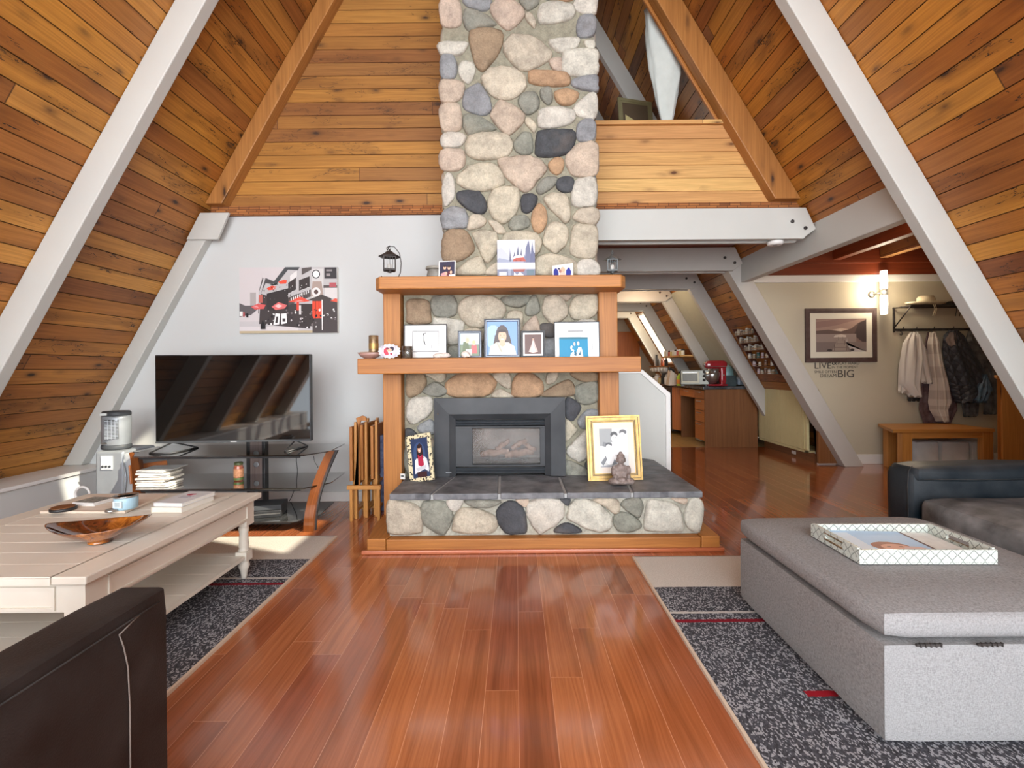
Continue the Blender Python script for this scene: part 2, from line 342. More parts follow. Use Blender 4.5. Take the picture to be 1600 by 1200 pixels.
MAT['black'] = plain('black_metal', c(26, 26, 28), 0.4, 0.2, bump=0.0)
MAT['slateblack'] = plain('firebox_graphite_metal', c(36, 40, 45), 0.5, 0.0, var=0.1, scale=2, spec=.35)
MAT['dark'] = plain('soot_dark', c(34, 30, 28), 0.8)
MAT['mortar'] = plain('grey_mortar', c(158, 154, 138), 0.95, var=0.12, scale=25, bump=0.6, bscale=120)
MAT['slate'] = plain('charcoal_slate', c(84, 86, 92), 0.55, var=0.28, scale=9, bump=0.5, bscale=35)
MAT['grout'] = plain('pale_grout', c(170, 170, 168), 0.9, var=0.1, bump=0.3)
MAT['stone'] = stonem('river_stone')
MAT['steel'] = plain('brushed_steel', c(190, 190, 188), 0.28, 0.95, var=0.04)
MAT['silver'] = plain('silver_plastic', c(146, 150, 154), 0.4, 0.3, var=0.05)
MAT['iron'] = plain('dark_iron', c(54, 46, 42), 0.55, 0.6, var=0.1)
MAT['gold'] = plain('gold_leaf_frame', c(182, 144, 74), 0.4, 0.6, var=0.12, scale=30)
MAT['brass'] = plain('aged_brass', c(150, 118, 66), 0.4, 0.7, var=0.25, scale=40, bump=0.3)
MAT['cream'] = plain('cream_table_paint', c(222, 214, 200), 0.42, var=0.04, scale=4, coat=0.15)
MAT['creamcab'] = plain('cream_cabinet_paint', c(202, 188, 138), 0.5, var=0.03)
MAT['leather'] = plain('dark_brown_leather', c(28, 17, 13), 0.55, var=0.04, scale=6, bump=0.25, bscale=220, spec=.28)
MAT['bleather'] = plain('blue_black_leather', c(7, 22, 31), 0.40, var=0.07, scale=5, bump=0.22, bscale=200, spec=.3)
MAT['thread'] = plain('grey_stitching', c(112, 100, 92), 0.7)
MAT['paper'] = plain('paper_white', c(232, 228, 220), 0.7, var=0.05)
MAT['blackglass'] = plain('tinted_black_glass', c(20, 20, 20), 0.04, 0.0, var=0.1, spec=0.6)
def glassm(name, col, rough=0.03, ior=1.45, alpha=None):
    k = NT(name); k.b.inputs['Transmission Weight'].default_value = 1.0; k.b.inputs['IOR'].default_value = ior
    m = k.fin(col, rough); return m
def thinglass(name, col, gl=0.1, rough=0.03):
    k = NT(name); t = k.t; out = [n for n in t.nodes if n.type == 'OUTPUT_MATERIAL'][0]
    tr = k.n('ShaderNodeBsdfTransparent'); tr.inputs[0].default_value = col; g = k.n('ShaderNodeBsdfGlossy'); g.inputs['Roughness'].default_value = rough
    fr = k.n('ShaderNodeLayerWeight'); fr.inputs[0].default_value = 0.35; f2 = k.math('ADD', k.math('MULTIPLY', fr.outputs['Fresnel'], 0.8), gl, True)
    mx = k.n('ShaderNodeMixShader'); t.links.new(f2, mx.inputs[0]); t.links.new(tr.outputs[0], mx.inputs[1]); t.links.new(g.outputs[0], mx.inputs[2]); t.links.new(mx.outputs[0], out.inputs[0])
    return k.m
MAT['glass'] = thinglass('clear_glass', (0.95, 0.97, 0.96, 1), 0.04)
MAT['smoke'] = thinglass('smoked_glass', (0.22, 0.21, 0.2, 1), 0.08)
MAT['fireglass'] = thinglass('fireplace_glass', (0.88, 0.86, 0.84, 1), 0.0, 0.16)
def fabric(name, col, col2, sc=260):
    k = NT(name); v = k.ob(); x, y, z = k.sep(v)
    a = k.noise(k.xyz(k.math('MULTIPLY', x, 5.0), k.math('MULTIPLY', y, 1.0), k.math('MULTIPLY', z, 1.0)), sc*0.5, 2); b = k.noise(k.xyz(x, k.math('MULTIPLY', y, 1.0), k.math('MULTIPLY', z, 5.0)), sc*0.5, 2)
    col_ = k.mix(k.ramp(k.math('MULTIPLY', k.math('ADD', a, b), 0.5), [(0.36, (0, 0, 0, 1)), (0.62, (1, 1, 1, 1))]), col2, col)
    k.bump(k.math('ADD', a, b), 0.35, 0.002)
    return k.fin(col_, 0.9, spec=0.2)
MAT['ottoman'] = fabric('grey_linen', c(154, 153, 153), c(122, 121, 121))
# ------------------------------------------------------------------ the shell of the A-frame
KL, BL, KR, BR = 1.775, 7.365, 1.712, 6.856
def xl(z): return (z-BL)/KL
def xr(z): return (BR-z)/KR
YB, YW = -2.6, 4.2
def boards(b, Pf, va, vb, ua, ub, w=0.1235, g=0.0035, depth=0.006, v0=0.0):
    """grooved boards: Pf(u, v, d) -> point, rows between va and vb; ua/ub functions of v"""
    i = math.floor((va-v0)/w)
    while i*w+v0 < vb-1e-4:
        a = max(va, i*w+v0); e = min(vb, (i+1)*w+v0); i += 1
        if e-a < 0.004: continue
        a2, e2 = a+g, e-g
        def row(p, q, dp, dq):
            if ub(p)-ua(p) < 1e-3 and ub(q)-ua(q) < 1e-3: return
            uvq = [(ua(p), p-v0), (ub(p), p-v0), (ub(q), q-v0), (ua(q), q-v0)]
            b.face([b.pt(Pf(ua(p), p, dp)), b.pt(Pf(ub(p), p, dp)), b.pt(Pf(ub(q), q, dq)), b.pt(Pf(ua(q), q, dq))], uvq)
        row(a, a2, depth, 0); row(a2, e2, 0, 0); row(e2, e, 0, depth)
def roof(name, side, panels, mat):
    b = MB(); K, B = (KL, BL) if side < 0 else (KR, BR)
    th = math.atan(K); s = math.sin(th)
    nx, nz = side*math.sin(th), math.cos(th)      # outward normal
    def Pf(u, v, d):
        z = v*s; x = side*(B-z)/K
        return (x+nx*d, u, z+nz*d)
    for (y0, y1, z0, z1) in panels:
        boards(b, Pf, z0/s, z1/s, lambda v: y0, lambda v: y1)
        # outer skin 12 cm thick
        q = [Pf(y0, z0/s, 0.008), Pf(y1, z0/s, 0.008), Pf(y1, z1/s, 0.008), Pf(y0, z1/s, 0.008)]; r = [Pf(y0, z0/s, .14), Pf(y1, z0/s, .14), Pf(y1, z1/s, .14), Pf(y0, z1/s, .14)]
        Q = [b.pt(p) for p in q]; R = [b.pt(p) for p in r]
        b.face(Q); b.face(R)
        for i in range(4): j = (i+1) % 4; b.face([Q[i], Q[j], R[j], R[i]])
    o = b.build(name, mat, None, origin=(0, 0, 0)); return struct(o)
APX = 7.10
roof('ceiling', -1, [(YB, 11.6, 0.32, APX)], MAT['roof'])
roof('ceiling', 1, [(YB, 0.74, 0.0, APX), (0.74, 1.52, 0.0, 3.2), (0.74, 1.52, 4.75, APX), (1.52, 3.06, 0.0, APX), (3.06, 5.49, 2.40, APX), (5.70, 9.45, 0.0, APX), (5.49, 5.70, 2.62, APX), (9.45, 10.28, 0.0, 1.25), (9.45, 10.28, 2.32, APX), (10.28, 11.6, 0.0, APX)], MAT['roof_r'])
# skylights (frame and glass) in the right slope
def skylight(n, y0, y1, z0, z1):
    r = thing('window_%d' % n, ((xr(z0)+xr(z1))/2, (y0+y1)/2, z0), None, None, kind='structure')
    def q(y, z, d): return (xr(z)+math.sin(math.atan(KR))*d, y, z+math.cos(math.atan(KR))*d)
    g = MB(); g.face([g.pt(q(y0, z0, .09)), g.pt(q(y1, z0, .09)), g.pt(q(y1, z1, .09)), g.pt(q(y0, z1, .09))]); g.face([g.pt(q(y0, z0, .1)), g.pt(q(y1, z0, .1)), g.pt(q(y1, z1, .1)), g.pt(q(y0, z1, .1))]); g.build('window_pane', MAT['glass'], r)
    f = MB()
    for (a, bb, cc, d) in ((y0, y1, z0, z0+.03), (y0, y1, z1-.03, z1), (y0, y0+.03, z0, z1), (y1-.03, y1, z0, z1)):
        A = [f.pt(q(a, cc, 0.0)), f.pt(q(bb, cc, 0.0)), f.pt(q(bb, d, 0.0)), f.pt(q(a, d, 0.0))]; B = [f.pt(q(a, cc, .12)), f.pt(q(bb, cc, .12)), f.pt(q(bb, d, .12)), f.pt(q(a, d, .12))]
        f.face(A); f.face(B[::-1])
        for i in range(4): j = (i+1) % 4; f.face([A[i], A[j], B[j], B[i]])
    f.build('window_frame', MAT['trimw'], r)
skylight(1, 0.74, 1.52, 3.2, 4.75); skylight(2, 9.45, 10.28, 1.25, 2.32)  # first skylight is unseen, added to let the sun patches in
# floors
f = MB(); f.face([f.pt((-4.2, YB, 0)), f.pt((6.7, YB, 0)), f.pt((6.7, 6.9, 0)), f.pt((-4.2, 6.9, 0))], [(YB, -4.2), (YB, 6.7), (6.9, 6.7), (6.9, -4.2)])
f.box(-4.2, 6.7, YB, 6.9, -0.1, -0.002); struct(f.build('floor', MAT['floor'], None, origin=(0, 0, 0)))
struct(box('floor', MAT['kfloor'], (-4.2, 4.2, 6.9, 11.6, -0.1, 0.0)))
# television wall
w = MB(); w.prism([(-3.6, 0), (0.61, 0), (0.61, 2.53), (xl(2.53)+.005, 2.53), (xl(.35)+.005, .35), (-3.6, .35)], YW, YW+.10, 'y'); struct(w.build('wall_back', MAT['wall']))
struct(box('baseboard_back', MAT['trimw'], (-3.6, -.95, YW-.012, YW, 0, .085), bevel=.004))
# knee wall and ledge along the left eave
struct(box('wall_left', MAT['wall'], (-3.70, -3.6, YB, YW, 0, .325))); struct(box('trim_1', MAT['trimw'], (-3.97, -3.585, YB, YW, .325, .352), bevel=.004))
struct(box('baseboard_left', MAT['trimw'], (-3.6, -3.586, YB, YW, 0, .115), bevel=.003))
# wall behind the camera, with the glazed gable
wg = thing('window_3', (0, YB, 0), None, None, kind='structure'); m = MB()
for x in (-3.0, -1.9, -.75, .75, 1.9, 3.0):
    zt = (BL+KL*x if x < 0 else BR-KR*x)-.05; m.box(x-.05, x+.05, YB-.06, YB+.06, 0, zt)
for z in (0.04, 2.25, 3.6, 4.9): m.box(xl(z)+.05, xr(z)-.05, YB-.05, YB+.05, z, z+.09)
m.build('window_frame', MAT['trimw'], wg)
# loft: floor deck over the kitchen, gable boarding above the television wall, loft parapet
struct(box('floor', MAT['redwood'], (xl(2.6)+.02, xr(2.6)-.02, YW+.10, 11.5, 2.535, 2.60)))
LZ = 2.605
g = MB(); boards(g, lambda u, v, d: (u, YW+d, v), LZ, 7.0, lambda v: xl(v), lambda v: min(-.50, xr(v)), w=.1165, v0=LZ)
gp = [(xl(LZ), LZ), (-.5, LZ), (-.5, 6.45), (xl(7.0), 7.0)]; g.prism(gp, YW+.007, YW+.07, 'y'); struct(g.build('wall_gable', MAT['gable'], None, origin=(0, YW, LZ)))
PZ = P(1000, 190, YW)[2]
g = MB(); boards(g, lambda u, v, d: (u, YW+d, v), LZ, PZ-.035, lambda v: .50, lambda v: xr(v)-.01, w=.1165, v0=LZ)
g.prism([(.5, LZ), (xr(LZ), LZ), (xr(PZ), PZ-.035), (.5, PZ-.035)], YW+.007, YW+.07, 'y'); struct(g.build('wall_loft', MAT['loft'], None, origin=(0, YW, LZ)))
struct(box('trim_2', MAT['loft'], (.5, xr(PZ)-.03, YW-.03, YW+.10, PZ-.035, PZ), bevel=.004))
struct(box('trim_3', MAT['bark'], (xl(LZ)+.01, -.45, YW-.035, YW+.02, 2.532, LZ+.005), bevel=.004)); struct(box('trim_3', MAT['bark'], (.50, xr(LZ)+.03, YW-.035, YW+.02, 2.532, LZ+.005), bevel=.004))
# rafters
def rafter(side, Yf, z0, z1, mat, th=.085, hw=.205, top=None, off=.004):
    X = xl if side < 0 else xr; s = -side
    b = MB(); o = off*s
    b.prism([(X(z0)+o, z0), (X(z1)+o, z1), (X(z1)+hw*s, z1), (X(z0)+hw*s, z0)], Yf, Yf+th, 'y')
    return struct(b.build('trim_4', mat, None, bevel=.006))
for Y in (3.02, 1.80, 0.56, -.64, -1.86):
    rafter(-1, Y, .355, 6.9, MAT['white']); rafter(1, Y, 0.0, 6.95, MAT['white'], hw=.215)
rafter(-1, 4.115, .355, 2.53, MAT['white'], hw=.165); rafter(-1, 4.09, LZ+.006, 6.9, MAT['timber'], th=.11, hw=.15)
rafter(1, 4.09, LZ+.006, 6.9, MAT['timber'], th=.11, hw=.225); rafter(1, 4.21, PZ, 6.9, MAT['mantel'], th=.03, hw=.25)
for i, Y in enumerate((5.45, 6.67, 7.89, 9.11, 10.33)):
    rafter(1, Y, 0.0, 2.53, MAT['greybeam'] if i < 3 else MAT['white'], hw=.225, th=.085 if i else .168)
    rafter(1, Y, 2.605, 6.9, MAT['white'], hw=.205); rafter(-1, Y, 2.605, 6.9, MAT['white'])
# small stub of the left collar
b = MB(); b.prism([(xl(2.53)+.01, 2.53), (xl(2.53)+.26, 2.53), (xl(2.53)+.16, 2.30), (xl(2.30)+.02, 2.30)], 4.085, 4.112, 'y'); struct(b.build('trim_5', MAT['white'], None, bevel=.004))
# collar ties: a pair of planks each side of the rafter, bolts near the end
def collar(Yf, x0, mat, bolts=True):
    r = thing('trim_6', ((x0+2)/2, Yf, 2.26), None, None, kind='structure')
    for dy, cut in ((-.043, 0), (.088, .03)):
        b = MB(); zt, zb = 2.53, 2.262
        b.prism([(x0, zb), (xr(zt)-.03, zb), (xr(zt)-.015, zb+.02), (xr(zt)+.075, 2.345), (xr(zt)-.01, zt), (x0, zt)], Yf+dy, Yf+dy+.04, 'y'); b.build('plank', mat, r, bevel=.004)
    if bolts:
        for (dx, z) in ((-.10, 2.41), (.012, 2.352)): bb = MB(); bb.m = T((xr(2.53)-.03+dx, Yf-.043, z), 0, pi/2); bb.lathe([(.016, 0), (.016, .007), (.009, .011)], n=12); bb.build('bolt', MAT['iron'], r)
    return r
collar(4.13, .60, MAT['white'])
for i, Y in enumerate((5.45, 6.67, 7.89, 9.11, 10.33)): collar(Y, -1.4, MAT['greybeam'] if i < 3 else MAT['white'])
# header carrying the cut roof over the entrance bay
struct(box('trim_7', MAT['white'], (2.60, 2.69, 3.11, 5.45, 2.135, 2.42), bevel=.006))
# half wall at the head of the hearth
b = MB(); hw = [(.60, 0), (1.378, 0)]+[P(1043, 616, 4.25)[::2], P(1001, 580, 4.25)[::2], (.60, 1.135)]; b.prism(hw, 4.22, 4.32, 'y'); struct(b.build('wall_half', MAT['white']))
b = MB(); x1, z1 = hw[2]; x2, z2 = hw[3]
b.prism([(x1-.03, 0), (x1+.012, 0), (x1+.012, z1+.01), (x2+.005, z2+.014), (.6, z2+.014), (.6, z2-.02), (x2-.01, z2-.02), (x1-.03, z1-.01)], 4.205, 4.335, 'y'); struct(b.build('trim_8', MAT['trimw'], None, bevel=.003))
# entrance bay
b = MB(); b.prism([(xr(0)-.04, 0), (6.6, 0), (6.6, 2.62), (xr(2.62)-.04, 2.62)], 5.62, 5.72, 'y'); struct(b.build('wall_far', MAT['beige'])); 
wz = P(1400, 429, 5.6)[2]; struct(box('trim_9', MAT['trimw'], (xr(wz)-.03, 6.6, 5.575, 5.62, wz-.085, wz), bevel=.008))
struct(box('baseboard_far', MAT['trimw'], (3.56, 6.6, 5.60, 5.62, 0, .115), bevel=.004))
b = MB(); b.box(6.6, 6.7, 2.9, 5.72, 0, 2.75); struct(b.build('wall_right', MAT['beige']))
dn = thing('door_1', (6.62, 4.3, .15), None, None, kind='structure'); b = MB()
for y in (3.3, 4.26, 5.22): b.box(6.61, 6.66, y, y+.08, .15, 2.1)
b.box(6.57, 6.60, 3.34, 5.22, .02, 2.08); b.build('door_frame', MAT['trimw'], dn)
b = MB(); b.prism([(xr(0)+.12, 0), (6.7, 0), (6.7, 2.75), (xr(2.75)+.12, 2.75)], 3.0, 3.08, 'y'); struct(b.build('wall_near', MAT['beige']))
# ceiling of the entrance bay: red-brown boards, joists and the face board above the white crown
b = MB(); 
def Pc(u, v, d): return (v, u, 2.62+.03*(v-2.7)+d)
boards(b, Pc, 2.50, 6.65, lambda v: 3.02, lambda v: 5.7, w=.14, v0=2.7); b.box(2.45, 6.7, 3.0, 5.72, 2.76, 2.84); struct(b.build('ceiling', MAT['redwood'], None, origin=(2.7, 3.1, 2.6)))
b = MB(); b.box(2.72, 6.6, 5.57, 5.62, wz+.001, wz+.15); struct(b.build('trim_10', MAT['redwood'], None, bevel=.004))
struct(box('trim_10', MAT['redwood'], (2.72, 6.6, 5.535, 5.57, wz+.13, wz+.30), bevel=.004))
a = P(1365, 395, 4.9)
struct(box('trim_11', MAT['redwood'], (a[0], a[0]+.09, 3.2, 5.53, 2.40, 2.60), bevel=.004)); struct(box('trim_11', MAT['gable'], (a[0]+.55, a[0]+.64, 3.2, 5.53, 2.42, 2.61), bevel=.004))
# brown end board and low wall under the slope beside the entrance bay
b = MB(); b.prism([(2.85, 0), (xr(0)-.25, 0), (xr(.98)-.02, .98), (3.56, .98), (3.56, 0)], 5.585, 5.60, 'y')
b = MB(); b.prism([(3.545, .02), (xr(.02)-.02, .02), (xr(.9)-.01, .9), (3.545, .9)], 5.56, 5.60, 'y'); struct(b.build('trim_12', MAT['walnut']))
struct(box('trim_13', MAT['walnut'], (3.60, 3.64, 5.62, 6.88, .0, .105)))
lw = thing('window_4', (-.1, 11.5, 2.95), None, None, kind='structure'); MB().box(-.9, .7, 11.46, 11.52, 2.95, 3.0).box(-.9, .7, 11.46, 11.52, 4.6, 4.65).box(-.9, -.85, 11.46, 11.52, 2.95, 4.65).box(.65, .7, 11.46, 11.52, 2.95, 4.65).build('window_frame', MAT['trimw'], lw)  # end window added to brighten the loft
# painted panel closing one bay of the slope, far end wall
b = MB(); K = math.atan(KR)
def Q(y, z, d): return (xr(z)-math.sin(K)*d, y, z-math.cos(K)*d)
pp = [(6.76, .9), (7.885, .9), (7.885, 2.40), (6.76, 2.40)]
A = [b.pt(Q(y, z, .012)) for y, z in pp]; B = [b.pt(Q(y, z, .028)) for y, z in pp]; b.face(A); b.face(B[::-1])
for i in range(4): j = (i+1) % 4; b.face([A[i], A[j], B[j], B[i]])
struct(b.build('wall_panel', MAT['greypanel']))
struct(box('wall_end', MAT['beige'], (-4.2, 4.2, 11.5, 11.6, 0, 2.55))); 
b = MB(); b.prism([(xl(2.55), 2.55), (-.9, 2.55), (-.9, BL-KL*.9)], 11.5, 11.6, 'y').prism([(.7, 2.55), (xr(2.55), 2.55), (.7, BR-KR*.7)], 11.5, 11.6, 'y').box(-.9, .7, 11.5, 11.6, 2.55, 2.95).box(-.9, .7, 11.5, 11.6, 4.65, 5.7); struct(b.build('wall_end', MAT['gable']))
dd = thing('door_2', (2.0, 11.46, 0), None, None, kind='structure'); MB().box(1.35, 3.0, 11.45, 11.5, 0, 2.05).build('door_leaf', MAT['orangecab'], dd)
# ------------------------------------------------------------------ stone fireplace
SB, SW_, SG, SK, SS, ST, SP, SO = c(194, 186, 168), c(202, 200, 190), c(142, 144, 134), c(76, 79, 84), c(146, 150, 154), c(184, 152, 120), c(194, 178, 162), c(156, 136, 112)
CD = dict(B=SB, W=SW_, G=SG, K=SK, S=SS, T=ST, P=SP, O=SO)
STA = """W 190,40 420,40 425,80 370,145 250,145 200,130|S 215,150 290,135 340,200 340,300 300,340 215,330 200,240|W 415,185 490,230 490,310 435,385 365,320 355,240|O 450,-60 710,-60 700,110 580,265 520,260 480,180|B 735,60 800,-20 1000,5 1125,120 1100,190 960,265 860,265 750,150|W 1115,20 1350,0 1340,80 1220,130 1140,90|W 1400,30 1490,30 1480,95 1420,85|P 1120,180 1210,165 1215,280 1150,270 1110,215|W 1230,120 1290,100 1500,100 1515,200 1500,310 1330,320 1215,280|B 545,330 620,260 760,240 880,290 920,380 880,460 780,515 660,500 570,410|T 945,290 1020,270 1250,300 1285,360 1250,400 1100,405 950,375|S 1290,380 1340,335 1500,310 1515,400 1500,450 1350,425|P 195,370 260,350 380,360 405,430 360,520 240,540 200,500|S 410,450 490,390 560,410 630,560 590,640 480,630 390,570|G 850,520 920,445 1010,470 1025,580 940,640 890,610|G 1035,430 1080,410 1130,430 1135,530 1090,555 1040,500|T 1160,450 1260,420 1355,470 1300,555 1210,560 1160,510|W 1315,580 1400,490 1500,465 1500,660 1400,670 1320,630|P 205,560 330,540 375,600 375,760 240,780 200,700|G 400,660 440,630 560,670 670,760 520,790 440,815 395,740|P 620,650 690,530 760,535 890,620 895,700 800,795 730,790|W 1015,680 1050,590 1200,575 1310,610 1325,670 1250,730 1050,755|B 905,700 935,660 1000,720 990,790 950,760|S 1340,740 1390,680 1490,690 1495,820 1440,865 1345,850|W 215,810 300,785 400,800 415,850 350,910 215,900|B 410,900 450,820 550,785 720,790 800,850 795,940 720,1000 520,1015 430,970|G 820,860 890,790 960,800 970,950 880,970 820,930|K 995,920 1010,800 1070,765 1300,765 1325,860 1250,970 1060,995 1000,970|T 1105,1040 1160,995 1230,1010 1225,1100 1170,1140 1110,1100|P 1255,980 1350,880 1500,870 1520,1000 1500,1140 1320,1150 1255,1060|P 205,940 380,930 415,1000 400,1070 330,1110 210,1090|B 340,1180 440,1070 600,1035 700,1090 735,1200 680,1250 560,1277 420,1260|P 685,1010 800,990 950,980 1060,1040 1090,1100 1010,1190 980,1240 900,1285 800,1210 720,1120"""
STB = """W 225,130 260,60 310,80 330,200 310,280 240,330 215,220|G 1005,180 1060,100 1170,90 1160,160 1050,235 1010,220|K 1180,110 1240,85 1310,100 1310,200 1230,220 1170,180|W 1300,180 1350,110 1490,100 1505,300 1400,340 1300,320|K 345,230 400,205 530,220 585,300 580,380 510,400 400,340 345,280|B 600,270 660,190 750,165 850,190 865,290 830,400 740,475 660,450 605,360|K 880,250 940,230 1010,250 1000,320 940,390 880,370|T 960,420 1020,310 1080,360 1090,470 1040,555 980,530|B 1065,260 1140,225 1250,240 1285,330 1285,440 1240,475 1190,430 1090,330|B 1310,410 1370,355 1500,350 1530,420 1490,490 1400,480 1310,445|S 215,400 300,335 400,360 440,440 420,510 330,520 230,520|B 430,500 460,410 540,405 590,460 540,510 440,535|B 600,450 680,465 740,520 745,560 680,562 640,520|G 770,500 800,430 880,408 945,440 935,510 820,538|B 1060,600 1100,490 1180,462 1260,510 1265,620 1180,720 1110,700 1060,650|B 1285,640 1310,500 1400,480 1500,500 1515,640 1490,750 1400,770 1290,730|O 225,600 270,530 400,530 470,620 480,710 360,790 230,780 218,680|B 475,560 560,530 670,560 680,700 610,800 560,770 500,640|B 750,560 900,540 1000,560 1050,640 1000,740 900,800 780,780 700,690|B 345,860 430,790 530,750 585,850 560,905 340,905|B 580,900 620,830 700,800 700,905|B 1000,780 1080,730 1200,740 1330,800 1340,905 990,905|W 1350,800 1420,770 1510,800 1525,905 1340,905|O 225,800 320,810 330,905 225,905"""
STC = """O 590,560 680,535 800,560 820,680 810,770 600,770 590,680|G 825,540 900,505 1040,510 1075,640 1020,710 880,705 825,640|B 1085,620 1130,540 1250,500 1420,510 1520,590 1530,680 1440,770 1300,810 1180,790 1110,720|G 1500,520 1750,500 1760,560 1680,620 1550,600|W 845,740 900,720 1110,740 1140,800 1100,940 1030,980 980,960 860,860|G 985,1000 1080,990 1200,1020 1180,1110 985,1110|B 1150,830 1300,830 1320,960 1160,960|O 600,800 800,790 830,930 700,1000 600,960|G 600,1010 760,1000 900,1050 800,1110 600,1110|B 1350,850 1500,830 1560,950 1480,1100 1360,1080"""
STD = """G 370,650 420,520 480,510 520,640 470,690 400,700|B 545,580 580,510 700,500 770,600 775,690 700,760 620,770 545,680|B 790,640 850,520 930,495 1060,500 1070,640 1000,720 850,735|B 190,700 240,650 340,660 350,740 330,860 200,840|P 340,830 460,700 510,790 515,900 400,960|K 520,780 600,770 660,790 655,900 570,905 520,850|S 530,950 650,910 720,960 700,1100 530,1100|W 880,750 1000,735 1060,765 1040,900 860,900|B 860,930 1060,940 1060,1100 760,1100|P 700,500 820,500 770,560|B 240,900 440,990 420,1100 220,1100"""
STE = """O 510,200 560,180 660,190 675,270 640,330 540,380 505,330|B 665,180 820,170 835,220 790,255 720,220|G 640,330 740,250 840,300 850,340 760,375|T 840,260 930,190 1130,165 1230,210 1250,280 1190,360 1050,380 900,375 845,330|B 1225,185 1360,165 1375,300 1300,280|B 1220,375 1260,310 1330,320 1400,375|T 1385,330 1400,220 1480,170 1590,200 1645,270 1615,370 1400,375|W 520,420 600,375 720,380 730,480 640,570 550,600 510,540|S 600,620 700,560 745,600 745,680 640,680|K 500,640 560,645 615,710 590,740 510,730|B 640,710 730,720 745,780 700,800|G 500,800 640,740 745,800 745,1040 560,1040 490,950"""
STG = """B 175,250 190,180 280,170 260,240 200,270|O 150,340 240,280 360,230 415,290 400,365 160,370|O 380,190 420,160 590,170 600,240 470,245|G 430,280 600,250 610,400 500,440 420,390|K 340,390 400,390 470,460 400,570 340,540|S 440,570 520,480 610,490 600,580 480,640|B 340,560 420,620 430,660 340,740|W 345,820 420,730 520,640 610,640 600,800 480,910 400,890|G 340,900 500,960 530,1030 340,1030|K 500,930 610,820 610,1030 540,1030"""
STH = """B 235,500 250,440 300,430 480,470 530,560 530,680 480,710 270,715 240,650|G 540,450 700,440 740,470 790,560 740,690 690,720 540,620|W 740,430 870,425 850,500 800,525 750,490|B 785,640 820,530 900,495 1050,520 1150,580 1160,650 1090,710 900,710 800,690|G 890,430 1180,435 1110,490 960,490|K 1150,560 1190,470 1280,440 1370,490 1405,640 1380,705 1220,700|P 1310,425 1420,425 1395,490 1350,470|W 1400,520 1450,430 1680,425 1715,560 1640,640 1530,705 1480,690 1430,610"""
STI = """K 130,420 220,420 200,475 170,465|W 190,560 240,440 300,425 420,440 540,540 560,620 520,690 400,685 220,600|K 85,700 130,640 200,620 300,670 290,705|B 400,425 600,420 630,520 580,545 500,480|G 640,460 680,425 780,410 825,470 800,560 760,570 650,490|G 575,580 640,530 760,570 810,650 740,690 610,685|W 830,640 860,450 930,430 1110,480 1155,650 1120,690 880,690|P 1050,415 1190,415 1160,465|W 1165,540 1220,425 1300,425 1330,500 1300,680 1240,695 1180,640"""
SPATCH = random.Random(11)
def stone(b, pts, Yp, col, hgt, M=None):
    """a rounded field stone: outline in x,z of the face plane, bulging towards -y"""
    R = SPATCH; out = smoothpoly(pts, 3); n = len(out); cx = sum(p[0] for p in out)/n; cz = sum(p[1] for p in out)/n
    f = 0.93+0.12*R.random(); col = (col[0]*f, col[1]*f*(0.98+.03*R.random()), col[2]*f, 1)
    tx, tz = R.uniform(-.25, .25), R.uniform(-.25, .25); b.smooth = True; rings = []
    p1, p2 = R.uniform(0, 6), R.uniform(0, 6)
    for s, h in ((0.985, -.25), (1.0, .12), (.97, .45), (.88, .78), (.68, .96), (.36, 1.04)):
        ring = []
        for k, (x, z) in enumerate(out):
            dx, dz = x-cx, z-cz; w = 1+.035*math.sin(23*dx*3+p1+5*s)+.03*math.sin(31*dz*3+p2-4*s)
            hh = hgt*(h+(dx*s*tx+dz*s*tz)/.2*max(0, h)*.5+.07*math.sin(40*dx*s+p2)*max(h, 0)+.06*math.sin(47*dz*s+p1)*max(h, 0))
            q = (cx+dx*s*(w if s < .99 else 1), Yp-hh, cz+dz*s*(w if s < .99 else 1)); ring.append(b.pt(q if M is None else M @ Vector(q)))
        rings.append(ring)
    q = (cx, Yp-hgt*1.05, cz); ct = b.pt(q if M is None else M @ Vector(q))
    for a, e in zip(rings, rings[1:]):
        for k in range(n): j = (k+1) % n; b.face([a[k], a[j], e[j], e[k]], None, col)
    for k in range(n): j = (k+1) % n; b.face([rings[-1][k], rings[-1][j], ct], None, col)
    b.smooth = False
def stones(b, data, ox, oy, sc, Yp, hgt=.034, dy=0.0, keep=None, grow=1.03):
    for row in data.split('|'):
        t = row.split(); raw = [tuple(float(q) for q in p.split(',')) for p in t[1:]]
        if keep and not keep(raw): continue
        cx = sum(p[0] for p in raw)/len(raw); cy = sum(p[1] for p in raw)/len(raw)
        pts = [P(ox+(cx+(p[0]-cx)*grow)/sc, oy+(cy+(p[1]-cy)*grow)/sc+dy, Yp)[::2] for p in raw]
        w = max(p[0] for p in pts)-min(p[0] for p in pts)
        stone(b, pts, Yp, CD[t[0]], hgt*(.6+min(.6, w*2)))
SF = 3.56
fire = thing('stone_fireplace', (0, 3.7, 0), 'tall river-stone fireplace with orange timber mantel shelves and slate-topped hearth', 'fireplace')
cx0, cx1 = P(694, 300, SF)[0], P(929, 300, SF)[0]
b = MB(); b.ccol = c(150, 147, 130); b.box(cx0, cx1, SF, 4.19, 1.79, 6.6); b.box(-.838, -.59, SF, 4.19, .33, 1.79).box(.35, .625, SF, 4.19, .33, 1.79).box(-.59, .35, SF, 4.19, .90, 1.79).box(-.59, .35, 3.78, 4.19, .33, .90)
stones(b, STA, 650, 60, 5.3333, SF); stones(b, STB, 650, 260, 5.3333, SF)
def kp(lo, hi): return lambda r: min(p[1] for p in r) >= lo and max(p[1] for p in r) <= hi
